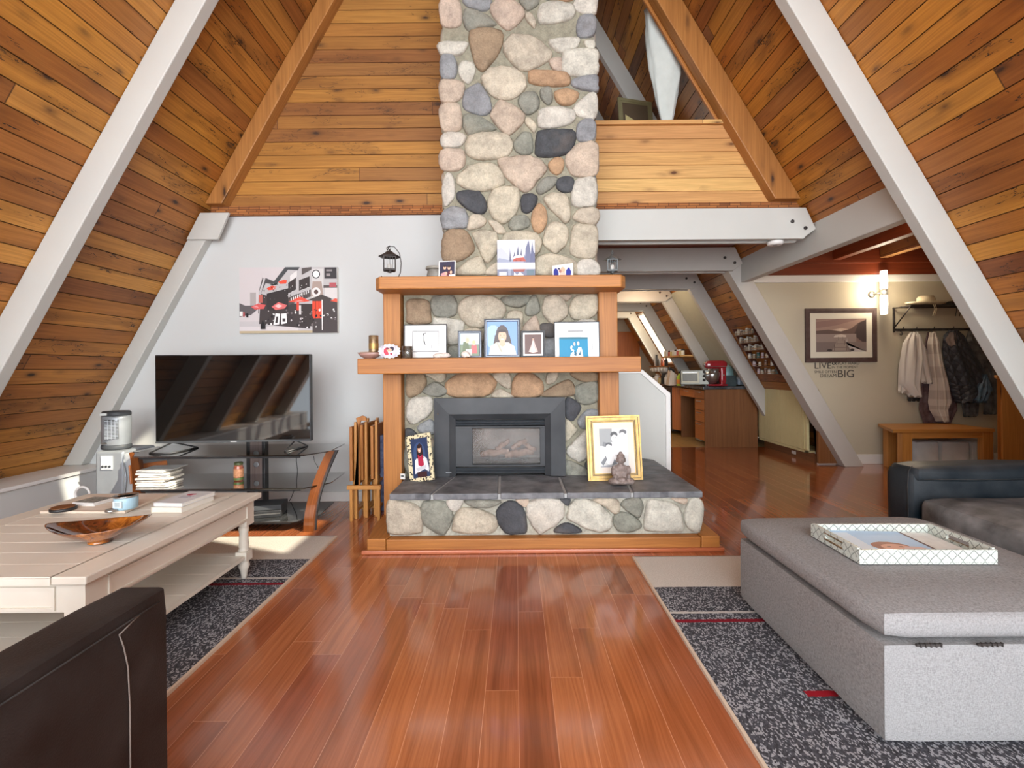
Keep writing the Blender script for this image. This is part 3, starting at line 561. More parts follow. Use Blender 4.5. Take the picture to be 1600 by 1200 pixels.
stones(b, STA, 650, 60, 5.3333, SF, dy=-163, keep=kp(120, 905)); stones(b, STA, 650, 60, 5.3333, SF, dy=-163-172, keep=kp(130, 1010)); stones(b, STA, 650, 60, 5.3333, SF, dy=-335-172, keep=kp(130, 1010)); stones(b, STA, 650, 60, 5.3333, SF, dy=-507-172, keep=kp(130, 1010))
stones(b, STC, 540, 380, 6.154, SF); stones(b, STD, 760, 380, 6.154, SF); stones(b, STE, 540, 550, 5.3333, SF); stones(b, STG, 820, 550, 5.3333, SF)
R = random.Random(3)      # stones on the two flanks of the column
for sx, rz in ((cx0, pi/2), (cx1, -pi/2)):
    z = 1.9
    while z < 6.3:
        h = R.uniform(.12, .2); y = 3.62
        while y < 4.1:
            w = R.uniform(.12, .22); M = Matrix.Translation((sx, 0, 0)) @ Matrix.Rotation(-rz if sx == cx1 else -pi/2, 4, 'Z'); yy = min(y+w/2, 4.1)
            sg = 1 if sx == cx1 else -1
            pts = [(sg*yy+(w/2-.012)*math.cos(a), z+h/2+(h/2-.01)*math.sin(a)) for a in [i*pi/3+.3 for i in range(6)]]
            Mq = Matrix(((0, 1 if sg < 0 else -1, 0, sx), (sg, 0, 0, 0), (0, 0, 1, 0), (0, 0, 0, 1)))
            stone(b, pts, 0, CD[R.choice('BWGSPBWK')], .035, Mq); y += w
        z += h
b.build('stone_column', MAT['stone'], fire)
# hearth: stone plinth, slate slabs, pale joints
HF = 3.05; hx0, hx1 = P(606, 800, HF)[0]+.01, P(1096, 800, HF)[0]-.01
b = MB(); b.ccol = c(176, 174, 162); b.box(hx0, hx1, HF, SF+.02, .088, .32).box(.78, hx1, SF, 4.19, .088, .32)
stones(b, STH, 560, 700, 5.3333, HF, .034); stones(b, STI, 850, 700, 5.3333, HF, .034); 
y = 3.08
while y < 4.1:
    w = R.uniform(.2, .3); w = min(w, 4.19-y)
    Mq = Matrix(((0, -1, 0, hx1), (1, 0, 0, 0), (0, 0, 1, 0), (0, 0, 0, 1))); pts = [(y+w/2+(w/2-.01)*math.cos(a), .205+.1*math.sin(a)) for a in [i*pi/3+.3 for i in range(6)]]; stone(b, pts, 0, CD[R.choice('BWGS')], .03, Mq); y += w
b.build('hearth_stonework', MAT['stone'], fire)
fr = [P(q, 770, 3.03)[0] for q in (608, 674, 780, 884, 988, 1098)]; bk = [P(q, 742, 3.54)[0] for q in (633, 712, 781, 873, 975, 1060)]
bk[0] = -.815; bk[-1] = fr[-1]
slabtop, slabbot = .362, .322
b = MB(); b.box(fr[0]+.012, fr[-1]-.012, 3.045, SF+.01, .318, .352).box(.80, fr[-1]-.012, SF, 4.18, .318, .352); b.build('joint', MAT['grout'], fire)
for i in range(5):
    g = .009; s = MB(); xa, xb, ya, yb = fr[i]+(g if i else 0), fr[i+1]-(g if i < 4 else 0), bk[i]+(g if i else 0), bk[i+1]-(g if i < 4 else 0)
    n = 8; fl = [(xa+(xb-xa)*k/n, 3.03+SPATCH.uniform(-.006, .006)) for k in range(n+1)]
    s.prism(fl+[(yb, SF+.0), (ya, SF+.0)], slabbot, slabtop+SPATCH.uniform(-.002, .002), 'z'); s.build('hearth_slab', MAT['slate'], fire, bevel=.006)
b = MB(); b.prism([(.80, SF+.012), (fr[-1], SF+.012), (fr[-1], 3.86), (.80, 3.86)], slabbot, slabtop, 'z'); b.build('hearth_slab', MAT['slate'], fire, bevel=.006)
b = MB(); b.prism([(.80, 3.875), (fr[-1], 3.875), (fr[-1], 4.10), (fr[-1]-.09, 4.19), (.80, 4.19)], slabbot, slabtop, 'z'); b.build('hearth_slab', MAT['slate'], fire, bevel=.006)
# timber plinth round the hearth
zb = .078; X0, X1 = P(571, 855, 2.985)[0], P(1125, 850, 2.985)[0]
b = MB(); b.prism([(X0+.13, 2.985), (X1-.12, 2.985), (X1-.12, 3.09), (X0+.16, 3.09)], .012, zb+.008, 'z'); b.build('plinth_timber', MAT['mantel'], fire, bevel=.005)
b = MB(); b.prism([(X0+.01, 2.985), (X0+.125, 2.985), (X0+.155, 3.09), (hx0-.012, 3.11), (hx0-.012, 4.18), (hx0-.16, 4.18), (hx0-.16, 3.3)], .012, zb+.014, 'z'); b.build('plinth_timber', MAT['mantel'], fire, bevel=.005)
b = MB(); b.prism([(X1-.115, 2.985), (X1, 2.985), (X1, 4.18), (hx1+.03, 4.18), (hx1+.03, 3.09), (X1-.115, 3.09)], .012, zb+.014, 'z'); b.build('plinth_timber', MAT['mantel'], fire, bevel=.005)
b = MB(); b.prism([(X0-.02, 2.962), (X1+.02, 2.962), (X1+.02, 4.18), (X1, 4.18), (X1, 2.984), (X0, 2.984), (X0-.02, 2.984)], 0.001, .024, 'z'); b.build('plinth_moulding', wood('reddish_moulding', [c(196, 112, 74)], knots=0, rough=.3, coat=.3), fire, bevel=.005)
# posts and shelves
pf = 3.47
for (a, e, z0) in ((P(598.5, 640, pf)[0], P(627, 640, pf)[0], .092), (P(937, 640, pf)[0], P(967.5, 640, pf)[0], .363)):
    b = MB(); b.box(a, e, pf, 3.68 if a > 0 else 4.19, z0, 1.128); b.build('mantel_post', MAT['mantel'], fire, bevel=.005)
    b = MB(); b.box(a+.004, e-.004, pf+.012, 3.68 if a > 0 else 4.19, 1.238, 1.722); b.build('mantel_post', MAT['mantel'], fire, bevel=.005)
lx0, lx1 = P(558, 570, 3.25)[0], P(1002, 570, 3.25)[0]
b = MB(); b.prism([(lx0, 3.25), (lx1, 3.25), (lx1, 3.62), (.625, 3.62), (.625, SF-.01), (-.84, SF-.01), (-.84, 4.0), (lx0, 4.0)], 1.13, 1.237, 'z'); b.build('lower_shelf', MAT['mantel'], fire, bevel=.006)
ux0, ux1 = P(583, 440, 3.27)[0], P(980, 440, 3.27)[0]
b = MB(); b.prism([(ux0+.04, 3.27), (ux1-.04, 3.27), (ux1, 3.33), (ux1, 3.75), (.625, 3.75), (.625, SF+.005), (-.56, SF+.005), (-.56, 4.18), (ux0, 4.18), (ux0, 3.33)], 1.717, 1.803, 'z'); b.build('upper_shelf', MAT['mantel'], fire, bevel=.006)
# gas firebox
ix0, ix1 = P(679, 690, 3.50)[0], P(883, 690, 3.50)[0]; iz0, iz1 = .364, P(780, 622, 3.50)[2]
fi = MB(); fb = .125; fo = .04
def ringq(b, x0, x1, z0, z1, y0, X0, X1, Z0, Z1, y1):
    for q in (((x0, y0, z0), (x0, y0, z1), (X0, y1, Z1), (X0, y1, Z0)), ((x0, y0, z1), (x1, y0, z1), (X1, y1, Z1), (X0, y1, Z1)), ((x1, y0, z1), (x1, y0, z0), (X1, y1, Z0), (X1, y1, Z1))): b.quad(*q)
gx0, gx1, gz0, gz1 = P(711, 690, 3.5)[0], P(852, 690, 3.5)[0], iz0+.005, P(780, 655, 3.5)[2]
ringq(fi, ix0, ix1, iz0, iz1, 3.53, ix0, ix1, iz0, iz1, 3.495); ringq(fi, ix0, ix1, iz0, iz1, 3.495, gx0-.04, gx1+.04, gz0, gz1+.04, 3.485); ringq(fi, gx0-.04, gx1+.04, gz0, gz1+.04, 3.485, gx0, gx1, gz0, gz1, 3.52); ringq(fi, gx0, gx1, gz0, gz1, 3.52, gx0, gx1, gz0, gz1, 3.60)
fbx = fi.build('firebox_surround', MAT['slateblack'], fire, solid=.004)
fr_ = MB(); wz0, wz1 = P(780, 725, 3.51)[2], P(780, 671, 3.51)[2]; wx0, wx1 = P(738, 700, 3.51)[0], P(844, 700, 3.51)[0]
# inner recess (dark box), door frame around the window
fr_.box(gx0, wx0, 3.525, 3.56, wz0-.01, wz1+.01).box(wx1, gx1, 3.525, 3.56, wz0-.01, wz1+.01).box(gx0, gx1, 3.525, 3.55, wz1+.008, wz1+.022).box(gx0, gx1, 3.525, 3.55, wz0-.022, wz0-.008)
fr_.build('firebox_door', MAT['slateblack'], fbx, bevel=.003)
lv = []
for z in [wz1+.034+i*.021 for i in range(4)]+[wz0-.045-i*.021 for i in range(4)]:
    if z < gz0 or z > gz1-.005: continue
    s = MB(); s.prism([(3.522, z), (3.55, z+.012), (3.55, z+.007), (3.524, z-.004)], gx0+.003, gx1-.003, 'x'); s.build('louvre', plain('louvre_metal', c(70, 76, 82), .4, .2), fbx)
inn = MB(); X0_, X1_, Z0_, Z1_ = gx0, gx1, gz0, gz1
for q in (((X0_, 3.56, Z0_), (X0_, 3.76, Z0_), (X0_, 3.76, Z1_), (X0_, 3.56, Z1_)), ((X1_, 3.56, Z0_), (X1_, 3.76, Z0_), (X1_, 3.76, Z1_), (X1_, 3.56, Z1_)), ((X0_, 3.76, Z0_), (X1_, 3.76, Z0_), (X1_, 3.76, Z1_), (X0_, 3.76, Z1_)), ((X0_, 3.56, wz0), (X1_, 3.56, wz0), (X1_, 3.76, wz0), (X0_, 3.76, wz0)), ((X0_, 3.56, wz1+.01), (X1_, 3.56, wz1+.01), (X1_, 3.76, wz1+.01), (X0_, 3.76, wz1+.01))): inn.quad(*q)
inn.build('fire_chamber', plain('chamber_metal', c(112, 102, 94), .5, .3, var=.3, scale=6), fbx)

# louvres and logs behind the glass
b = MB()
for (x0, y0, z0, x1, y1, z1, r) in ((wx0+.05, 3.66, wz0+.05, wx0+.27, 3.62, wz0+.075, .026), (wx0+.24, 3.60, wz0+.05, wx1-.05, 3.64, wz0+.072, .028), (wx0+.17, 3.62, wz0+.09, wx0+.27, 3.66, wz0+.15, .018), (wx0+.29, 3.60, wz0+.10, wx0+.40, 3.66, wz0+.155, .019), (wx0+.38, 3.66, wz0+.13, wx0+.47, 3.60, wz0+.085, .018)):
    pts = []; n = 9
    for i in range(n):
        t = i/(n-1); pts.append((x0+(x1-x0)*t+.004*math.sin(9*t), y0+(y1-y0)*t, z0+(z1-z0)*t+.005*math.sin(14*t+x0*30)))
    b = MB(); b.tube(pts, [r*(.75+.3*math.sin(2.6*i/(n-1)+.3)+.08*math.sin(5*i)) for i in range(n)], 10); b.build('log', plain('ceramic_log', c(150, 104, 68), .9, var=.4, scale=40, bump=.9, bscale=90), fbx)
b = MB(); b.box(wx0+.1, wx1-.1, 3.58, 3.585, wz0+.012, wz0+.03)
for i in range(9): b.box(wx0+.12+i*.035, wx0+.126+i*.035, 3.575, 3.58, wz0+.005, wz0+.04)
b.build('grate', MAT['dark'], fbx)
b = MB(); b.quad((wx0-.004, 3.535, wz0), (wx1+.004, 3.535, wz0), (wx1+.004, 3.535, wz1), (wx0-.004, 3.535, wz1)); b.build('fire_window', MAT['fireglass'], fbx, solid=.003)
a = P(701, 738, 3.485); box('maker_plate', MAT['silver'], (a[0]-.02, a[0]+.02, 3.480, 3.486, a[2]-.002, a[2]+.003), fbx)
b = MB(); a = P(684, 647, 3.487); b.m = T((a[0], 3.49, a[2]), 0, pi/2); b.lathe([(.004, 0), (.004, .006)], n=8); b.build('screw', MAT['brass'], fbx)
# ------------------------------------------------------------------ left half of the room
INKR = prints('matt_ink', 0.7)
WHT, GRY, DRK, RED_, BLK = (236, 234, 230), (150, 146, 146), (62, 56, 58), (206, 74, 58), (30, 27, 29)
# canvas of a street of cafes
a0 = P(375, 521, 4.17); a1 = P(527, 417, 4.17); CW, CH = a1[0]-a0[0], a1[2]-a0[2]
cv = thing('canvas_print', ((a0[0]+a1[0])/2, 4.17, a0[2]), 'wide canvas print of a grey street of cafes with red parasols, above the television', 'picture')
box('canvas', MAT['paper'], (a0[0], a1[0], 4.165, 4.199, a0[2], a1[2]), cv, bevel=.002)
RR = random.Random(5)
lay = [((196, 190, 190), rect(0, 0, 1, .18)), ((214, 206, 206), rect(0, 0, .6, .1)), ((190, 172, 140), rect(0, 0, 1, .035)),
 ((170, 162, 160), [(.11, .42), (.17, .42), (.17, .62), (.11, .62)]), ((120, 112, 112), [(.19, .3), (.24, .3), (.24, .85), (.27, .8), (.2, .64)]), ((96, 90, 92), [(0, .25), (.12, .28), (.2, .38), (.2, .42), (.06, .42), (0, .46)]),
 ((188, 184, 184), [(.2, .2), (1, .1), (1, 1), (.48, 1), (.36, .8), (.25, .84), (.2, .62)]), ((74, 70, 72), [(.22, .6), (.27, .84), (.36, .78), (.34, .74), (.27, .76)]), ((70, 72, 74), [(.34, .76), (.47, 1), (.62, 1), (.6, .95), (.5, .96), (.38, .74)]),
 ((66, 58, 58), [(.2, .14), (.72, .06), (.72, .42), (.5, .46), (.22, .6)]), ((52, 46, 46), [(.28, .34), (.5, .36), (.5, .68), (.28, .6)]), ((84, 74, 72), [(.5, .42), (.73, .55), (.73, .66), (.5, .54)]),
 ((58, 50, 50), [(.5, .60), (.58, .66), (.58, .84), (.5, .76)]), ((224, 220, 218), [(.52, .87), (.59, .95), (.59, .86), (.52, .78)]), ((58, 50, 50), [(.61, .64), (.72, .7), (.72, .86), (.61, .80)]), ((92, 84, 82), [(.64, .88), (.74, .96), (.74, 1), (.64, .98)]),
 ((74, 66, 66), rect(.745, .0, 1, .5)), ((206, 202, 200), rect(.74, .5, .86, .97)), ((170, 150, 140), [(.73, .56), (.86, .56), (.84, .78), (.75, .78)]), ((226, 222, 220), disc(.785, .62, .045, .07)), ((90, 70, 66), disc(.785, .62, .022, .035)),
 (BLK, disc(.785, .89, .042, .068)), ((232, 230, 228), disc(.785, .89, .033, .053)), ((60, 56, 58), rect(.87, .82, .995, .99)), ((140, 132, 132), rect(.89, .93, .95, .96)), ((150, 140, 140), rect(.89, .86, .93, .9)),
 ((214, 208, 206), rect(.87, .52, 1, .68)), ((90, 80, 80), rect(.86, .68, 1, .72)), ((180, 90, 96), rect(.92, .69, .99, .76)), ((76, 68, 66), [(.7, .50), (.84, .58), (.94, .52), (.94, .49), (.7, .49)]), ((60, 52, 50), rect(.62, .1, .75, .44)),
 ((222, 76, 50), rect(.745, .22, .84, .48)), ((150, 50, 36), rect(.775, .22, .782, .48)), ((150, 50, 36), rect(.81, .22, .817, .48)), ((228, 226, 222), rect(.84, .04, .85, .5)), ((228, 224, 222), rect(.61, .28, .63, .42)),
 ((224, 84, 66), [(.50, .47), (.6, .55), (.64, .545), (.72, .48), (.64, .465)]), ((232, 150, 140), [(.56, .48), (.62, .5), (.66, .48), (.6, .47)]), ((214, 70, 52), rect(.585, .34, .61, .47)),
 ((214, 92, 90), [(.12, .4), (.19, .45), (.27, .43), (.25, .37), (.16, .36)]), ((226, 150, 150), [(.14, .4), (.18, .42), (.2, .385)]), ((220, 110, 108), [(.33, .4), (.4, .47), (.49, .42), (.46, .37), (.37, .35)]), ((240, 196, 194), [(.36, .41), (.4, .44), (.44, .41), (.4, .38)]),
 ((226, 80, 56), [(.4, .78), (.46, .81), (.49, .8), (.48, .75), (.42, .745)]), ((40, 50, 46), [(.31, .735), (.38, .76), (.4, .74), (.34, .72)]), ((222, 76, 54), [(.28, .68), (.33, .72), (.38, .71), (.36, .66), (.3, .65)]), ((190, 100, 90), rect(.2, .46, .24, .58)), ((222, 90, 70), [(.93, .48), (.98, .52), (1, .51), (1, .46)])]
for i in range(70):     # crowd, chairs, flower boxes
    x, y = RR.uniform(.27, .99), RR.uniform(.06, .34); s = RR.uniform(.006, .018); lay.append((RR.choice([BLK, (60, 54, 56), WHT, (206, 200, 200), (46, 40, 42), (120, 110, 110)]), [(x, y), (x+s, y+s*.6), (x+s*.7, y+s*2.6), (x-s*.4, y+s*1.8)]))
for i in range(46):
    x, y = RR.uniform(.25, .7), RR.uniform(.5, .75); s = RR.uniform(.006, .015); lay.append((RR.choice([BLK, WHT, (200, 196, 196), (90, 84, 84), (46, 42, 44)]), [(x, y), (x+s, y+s*.5), (x+s*.6, y+s*2.2)]))
lay += [((236, 234, 232), [(.35, .12), (.41, .13), (.42, .29), (.375, .30)]), ((60, 54, 56), [(.37, .15), (.395, .155), (.4, .25), (.38, .25)]), ((236, 234, 232), [(.43, .13), (.49, .15), (.485, .3), (.43, .29)]), ((70, 62, 64), rect(.445, .17, .475, .22)), (BLK, rect(.22, .06, .27, .13)), (BLK, [(.225, .13), (.24, .2), (.26, .13)]),
        (WHT, rect(.01, .26, .04, .33)), ((190, 80, 80), rect(.045, .25, .06, .32)), (BLK, rect(.075, .24, .095, .3))]
for i in range(9): lay.append((WHT, [(.53+i*.022, .485+i*.014), (.54+i*.022, .49+i*.014), (.54+i*.022, .535+i*.014), (.53+i*.022, .53+i*.014)]))
picture('print', Matrix.Translation(((a0[0]+a1[0])/2, 4.1645, a0[2])), CW, CH, lay, cv, INKR, 0.0, (206, 198, 198))
# ---- television stand of tinted glass with bowed chestnut legs
tv = thing('television_stand', (-2.09, 3.6, 0), 'glass-shelved television stand with bowed chestnut legs and dark centre column', 'tv stand')
xc = P(397, 700, 3.82)[0]; xe = P(484, 700, 3.39)[0]
def shelf(z, ex, exb, y0=3.37, y1=3.88, name='glass_shelf'):
    b = MB(); n = 6; fr = [(xc-ex+2*ex*k/n, y0) for k in range(n+1)]
    b.prism(fr+[(xc+exb, y0+.17), (xc+exb-.02, y1), (xc-exb+.02, y1), (xc-exb, y0+.17)], z, z+.008, 'z'); b.build(name, MAT['smoke'] if z > .2 else MAT['blackglass'], tv, bevel=.001)
    b = MB(); b.box(xc-ex+.03, xc+ex-.03, y0+.012, y0+.03, z-.016, z-.001); b.build('rail', MAT['black'], tv)
shelf(.552, .60, .73, 3.36); shelf(.315, .60, .73); shelf(.075, .52, .64, 3.38)
for s in (-1, 1):
    b = MB(); prof = []; n = 12
    for k in range(n+1):
        t = k/n; z = .0+.56*t; x = xc+s*(.615+.12*t**2); y = 3.40+.12*math.sin(t*1.5)*t; wd_ = .035-.006*t
        prof.append((x, y, z, wd_))
    for (p, q) in zip(prof, prof[1:]):
        A = [b.pt((p[0]-p[3], p[1], p[2])), b.pt((p[0]+p[3], p[1], p[2])), b.pt((p[0]+p[3], p[1]+.04, p[2])), b.pt((p[0]-p[3], p[1]+.04, p[2]))]
        B = [b.pt((q[0]-q[3], q[1], q[2])), b.pt((q[0]+q[3], q[1], q[2])), b.pt((q[0]+q[3], q[1]+.04, q[2])), b.pt((q[0]-q[3], q[1]+.04, q[2]))]
        for i in range(4):
            j = (i+1) % 4; b.face([A[i], A[j], B[j], B[i]], [(p[2], i*.05), (p[2], i*.05+.05), (q[2], i*.05+.05), (q[2], i*.05)])
    b.build('leg', MAT['stand'], tv)
    b = MB(); [b.quad((p[0]-.012+s*.012, p[1]+.042, p[2]), (p[0]+.03+s*.012, p[1]+.042, p[2]), (q[0]+.03+s*.012, q[1]+.042, q[2]), (q[0]-.012+s*.012, q[1]+.042, q[2])) for p, q in zip(prof, prof[1:])]; b.build('leg_backing', MAT['black'], tv, solid=.02)
b = MB(); b.box(xc-.075, xc-.05, 3.84, 3.90, .012, .70).box(xc+.05, xc+.075, 3.84, 3.90, .012, .70).box(xc-.16, xc+.16, 3.74, 3.96, 0, .014); b.build('column_frame', MAT['black'], tv, bevel=.003)
box('column_panel', MAT['darkbrown'], (xc-.05, xc+.05, 3.85, 3.87, .014, .69), tv)
for z in (.16, .25, .40, .49, .63): b = MB(); b.m = T((xc, 3.85, z), 0, pi/2); b.lathe([(.022, 0), (.022, .003), (.016, .004)], n=18); b.build('cable_port', MAT['silver'], tv)
# television
TY = 3.60; tx0, tx1 = P(247, 620, TY)[0], P(482.5, 620, TY)[0]; tz0, tz1 = P(365, 691, TY)[2], P(365, 554, TY)[2]
t = thing('television', ((tx0+tx1)/2, TY, .562), 'wide flat-screen television, switched off, black with thin legs', 'television')
TM = Matrix.Translation(((tx0+tx1)/2, TY, 0)) @ Matrix.Rotation(math.radians(3.0), 4, 'Z'); hwid = (tx1-tx0)/2
b = MB(); b.m = TM; b.box(-hwid, hwid, 0, .05, tz0, tz1); b.build('casing', MAT['black'], t, bevel=.004)
b = MB(); b.m = TM; b.box(-hwid+.006, hwid-.006, -.002, .001, tz0+.018, tz1-.007); b.build('screen', plain('screen_glass', c(10, 9, 9), .035, var=.0, spec=.7), t)
b = MB(); b.m = TM; b.box(-hwid, hwid, -.004, .002, tz0, tz0+.012); b.build('bottom_bezel', MAT['slateblack'], t, bevel=.002)
b = MB(); b.m = TM; b.box(-.022, .022, -.006, -.003, tz0+.002, tz0+.010); b.build('badge', MAT['silver'], t)
for s in (-1, 1):
    b = MB(); b.m = TM; x = s*(hwid-.12)
    if s < 0: b.tube([(x, .03, tz0+.01), (x-.09, -.11, .565), (x-.03, -.135, .565), (x+.08, -.13, .565), (x+.11, .13, .565), (x, .03, tz0+.0)], .006, 6)
    else: b.tube([(x, .03, tz0+.01), (x-.02, -.13, .565), (x+.0, -.135, .565), (x+.05, .12, .565), (x, .03, tz0+.0)], .006, 6)
    b.build('foot', MAT['black'], t)
cb = MB(); cb.tube([P(464, 694, 3.92), P(463, 720, 3.95), P(465, 735, 3.95), P(463, 757, 3.95), P(455, 778, 3.93), P(451, 784, 3.9)], .0035, 6); tag(cb.build('power_cable', MAT['black']), 'thin black cable trailing down behind the television stand shelves', 'cable')
cb = MB(); cb.tube([P(490, 712, 3.5), P(492, 722, 3.5), P(496, 728, 3.5), P(497, 731, 3.5)], .003, 6); cb.build('dangling_plug', MAT['black'], t)
# disc player on the lower shelf, jar, pile of papers
a = F(418, 800, .083); d = thing('disc_player', (a[0], 3.62, .084), 'small slanted black disc player on the lowest glass shelf', 'electronics')
b = MB(); b.m = T((P(416, 790, 3.6)[0], 3.55, .084), .25); b.box(-.14, .15, -.1, .1, 0, .05); b.build('casing', MAT['black'], d, bevel=.004); b = MB(); b.m = T((P(416, 790, 3.6)[0], 3.55, .084), .25); b.box(-.13, .14, -.102, -.1, .022, .03); b.build('disc_slot', MAT['steel'], d)
b2 = MB(); b2.m = T((P(418, 780, 3.6)[0], 3.56, .134), .2); b2.box(-.13, .14, -.09, .09, 0, .035); tag(b2.build('cable_box', MAT['slateblack'], bevel=.004), 'grey set-top box lying on the slanted disc player', 'electronics')
ja = P(373, 753, 3.62); j = thing('sauce_jar', (ja[0], 3.62, .3235), 'glass sauce jar with orange label and green lid beside the stand column', 'jar')
b = MB(); b.lathe([(.028, 0), (.033, .006), (.034, .10), (.028, .118), (.026, .122)], ja[0], 3.62, .3235, 20); b.build('jar_body', plain('red_sauce', c(190, 92, 50), .2, var=.2, scale=50, coat=.6), j)
b = MB(); b.lathe([(.0345, .03), (.0348, .032), (.0348, .09), (.0345, .092)], ja[0], 3.62, .3235, 20); b.build('label', plain('orange_label', c(232, 150, 84), .5, var=.3, scale=60), j)
b = MB(); b.lathe([(.03, .12), (.031, .122), (.031, .138), (.028, .141)], ja[0], 3.62, .3235, 20); b.build('lid', plain('green_lid', c(86, 96, 56), .35), j)
b = MB(); b.lathe([(.0349, .008), (.035, .009), (.035, .024), (.0349, .025)], ja[0], 3.62, .3235, 20); b.build('label_band', plain('green_band', c(90, 120, 50), .4), j)
PX = P(250, 745, 3.5)[0]
for i in range(7):
    ww = RR.uniform(.10, .125); b = MB(); b.m = T((PX+RR.uniform(-.01, .01), 3.50, .3235+i*.0175), RR.uniform(-.12, .12))
    b.rbox(-ww, ww, -.085, .085, 0, .017, r=.006, n=6, wob=.0015, seed=i)
    tag(b.build('folded_newspaper', plain('newsprint_%d' % (i % 3), c(226-6*(i % 3), 220-6*(i % 3), 212-6*(i % 3)), .8, var=.2, scale=40)), ('%s folded newspaper counted up from the middle glass shelf in the pile' % ORD[i]) if i else 'folded newspaper at the bottom of the pile on the middle glass shelf', 'newspaper', 'pile of newspapers on the middle shelf')
b = MB(); b.m = T((PX+.01, 3.50, .3235+7*.0175+.001), .1); b.box(-.11, .13, -.08, .10, 0, .004); tag(b.build('magazine', plain('grey_cover', c(196, 194, 190), .3, var=.2)), 'thin grey magazine on top of the newspaper pile', 'magazine')
# orange wooden tray leaning behind the papers
b = MB(); b.m = T((PX-.17, 3.62, .3245), .9, -.25); b.box(-.12, .12, -.01, .01, 0, .14); tag(b.build('wooden_board', MAT['orangecab'], bevel=.004), 'orange wooden board leaning on the left end of the middle shelf', 'board')
# dark speaker box under the top shelf
b = MB(); b.m = T((P(228, 735, 3.85)[0]-.1, 3.84, .3245), .5); b.prism([(-.06, 0), (.13, 0), (.02, .17), (-.12, .2)], -.05, .05, 'y'); tag(b.build('dark_bag', MAT['dark'], bevel=.01), 'dark angular bag slumped behind the newspaper pile', 'bag')
# silver air cooler with a ceramic heater standing on it
def stub(px, py, Y): return P(px, py, Y)
ax0, ax1 = P(148, 740, 3.62)[0], P(219, 740, 3.62)[0]; az = .555
ac = thing('air_cooler', ((ax0+ax1)/2, 3.75, 0), 'tall silver air cooler box left of the television stand', 'appliance')
MB().box(ax0, ax0+.22, 3.62, 3.95, .02, az).build('front_casing', MAT['silver'], ac, bevel=.02, seg=4); MB().box(ax0+.222, ax1, 3.60, 3.95, .02, az-.012).build('tank', plain('pale_silver', c(186, 190, 192), .3, .3), ac, bevel=.03, seg=4)
box('control_panel', plain('white_panel', c(214, 214, 212), .4), (ax0+.05, ax0+.14, 3.612, 3.621, az-.14, az-.035), ac, bevel=.004)
for i in range(3): b = MB(); b.m = T((ax0+.068+i*.027, 3.612, az-.115), 0, pi/2); b.lathe([(.009, 0), (.008, .006)], n=12); b.build('knob', MAT['slateblack'], ac)
b = MB(); b.tube([(ax0+.24, 3.60, az-.06), (ax0+.27, 3.585, az-.2), (ax0+.25, 3.59, az-.32), (ax0+.26, 3.585, az-.4)], .005, 6); b.build('drain_hose', MAT['silver'], ac)
hx, hy = P(179, 700, 3.72)[0], 3.74; hz = az+.001
ht = thing('tower_heater', (hx, hy, hz), 'small silver ceramic tower heater standing on the air cooler', 'heater')
b = MB(); b.lathe([(.10, 0), (.105, .01), (.105, .03), (.10, .035)], hx, hy, hz, 28, 1, .8); b.build('base', MAT['slateblack'], ht)
b = MB(); b.lathe([(.093, .033), (.098, .04), (.10, .24), (.098, .262)], hx, hy, hz, 28, 1, .85); b.build('casing', MAT['silver'], ht)
b = MB(); b.lathe([(.098, .262), (.10, .268), (.10, .285), (.09, .298), (.02, .300)], hx, hy, hz, 28, 1, .85); b.build('top_cap', MAT['slateblack'], ht)
b = MB(); HM = T((hx, hy, hz), .5); b.m = HM
b.box(-.056, .030, -.088, -.07, .085, .235); b.build('grille_recess', MAT['dark'], ht)
for i in range(13): b = MB(); b.m = HM; b.box(-.054, .028, -.094, -.084, .09+i*.0112, .0945+i*.0112); b.build('grille_bar', MAT['silver'], ht)
for i in range(3): b = MB(); b.m = HM; b.box(-.036+i*.022, -.033+i*.022, -.096, -.084, .085, .235); b.build('grille_rib', MAT['silver'], ht)
box('display', plain('display_grey', c(206, 210, 208), .3), (hx-.05, hx+.0, hy-.096, hy-.08, hz+.268, hz+.287), ht, bevel=.003)
box('button_panel', MAT['steel'], (hx-.05, hx+.0, hy-.09, hy-.083, hz+.05, hz+.06), ht)
# small white ring lamp (round shape behind the table)
a = P(129, 772, 3.3); r = thing('desk_fan', (a[0], 3.3, 0), 'small round white appliance on the floor beyond the coffee table', 'appliance')
b = MB(); pts = [(a[0]+.05*math.cos(t*pi/12), 3.3, a[2]-.0+.05*math.sin(t*pi/12)) for t in range(25)]; b.tube(pts, .008, 8); b.build('ring', MAT['trimw'], r); MB().lathe([(.07, 0), (.06, .02), (.015, .04), (.012, a[2]-.05)], a[0], 3.3, 0, 20).build('stand', MAT['trimw'], r)
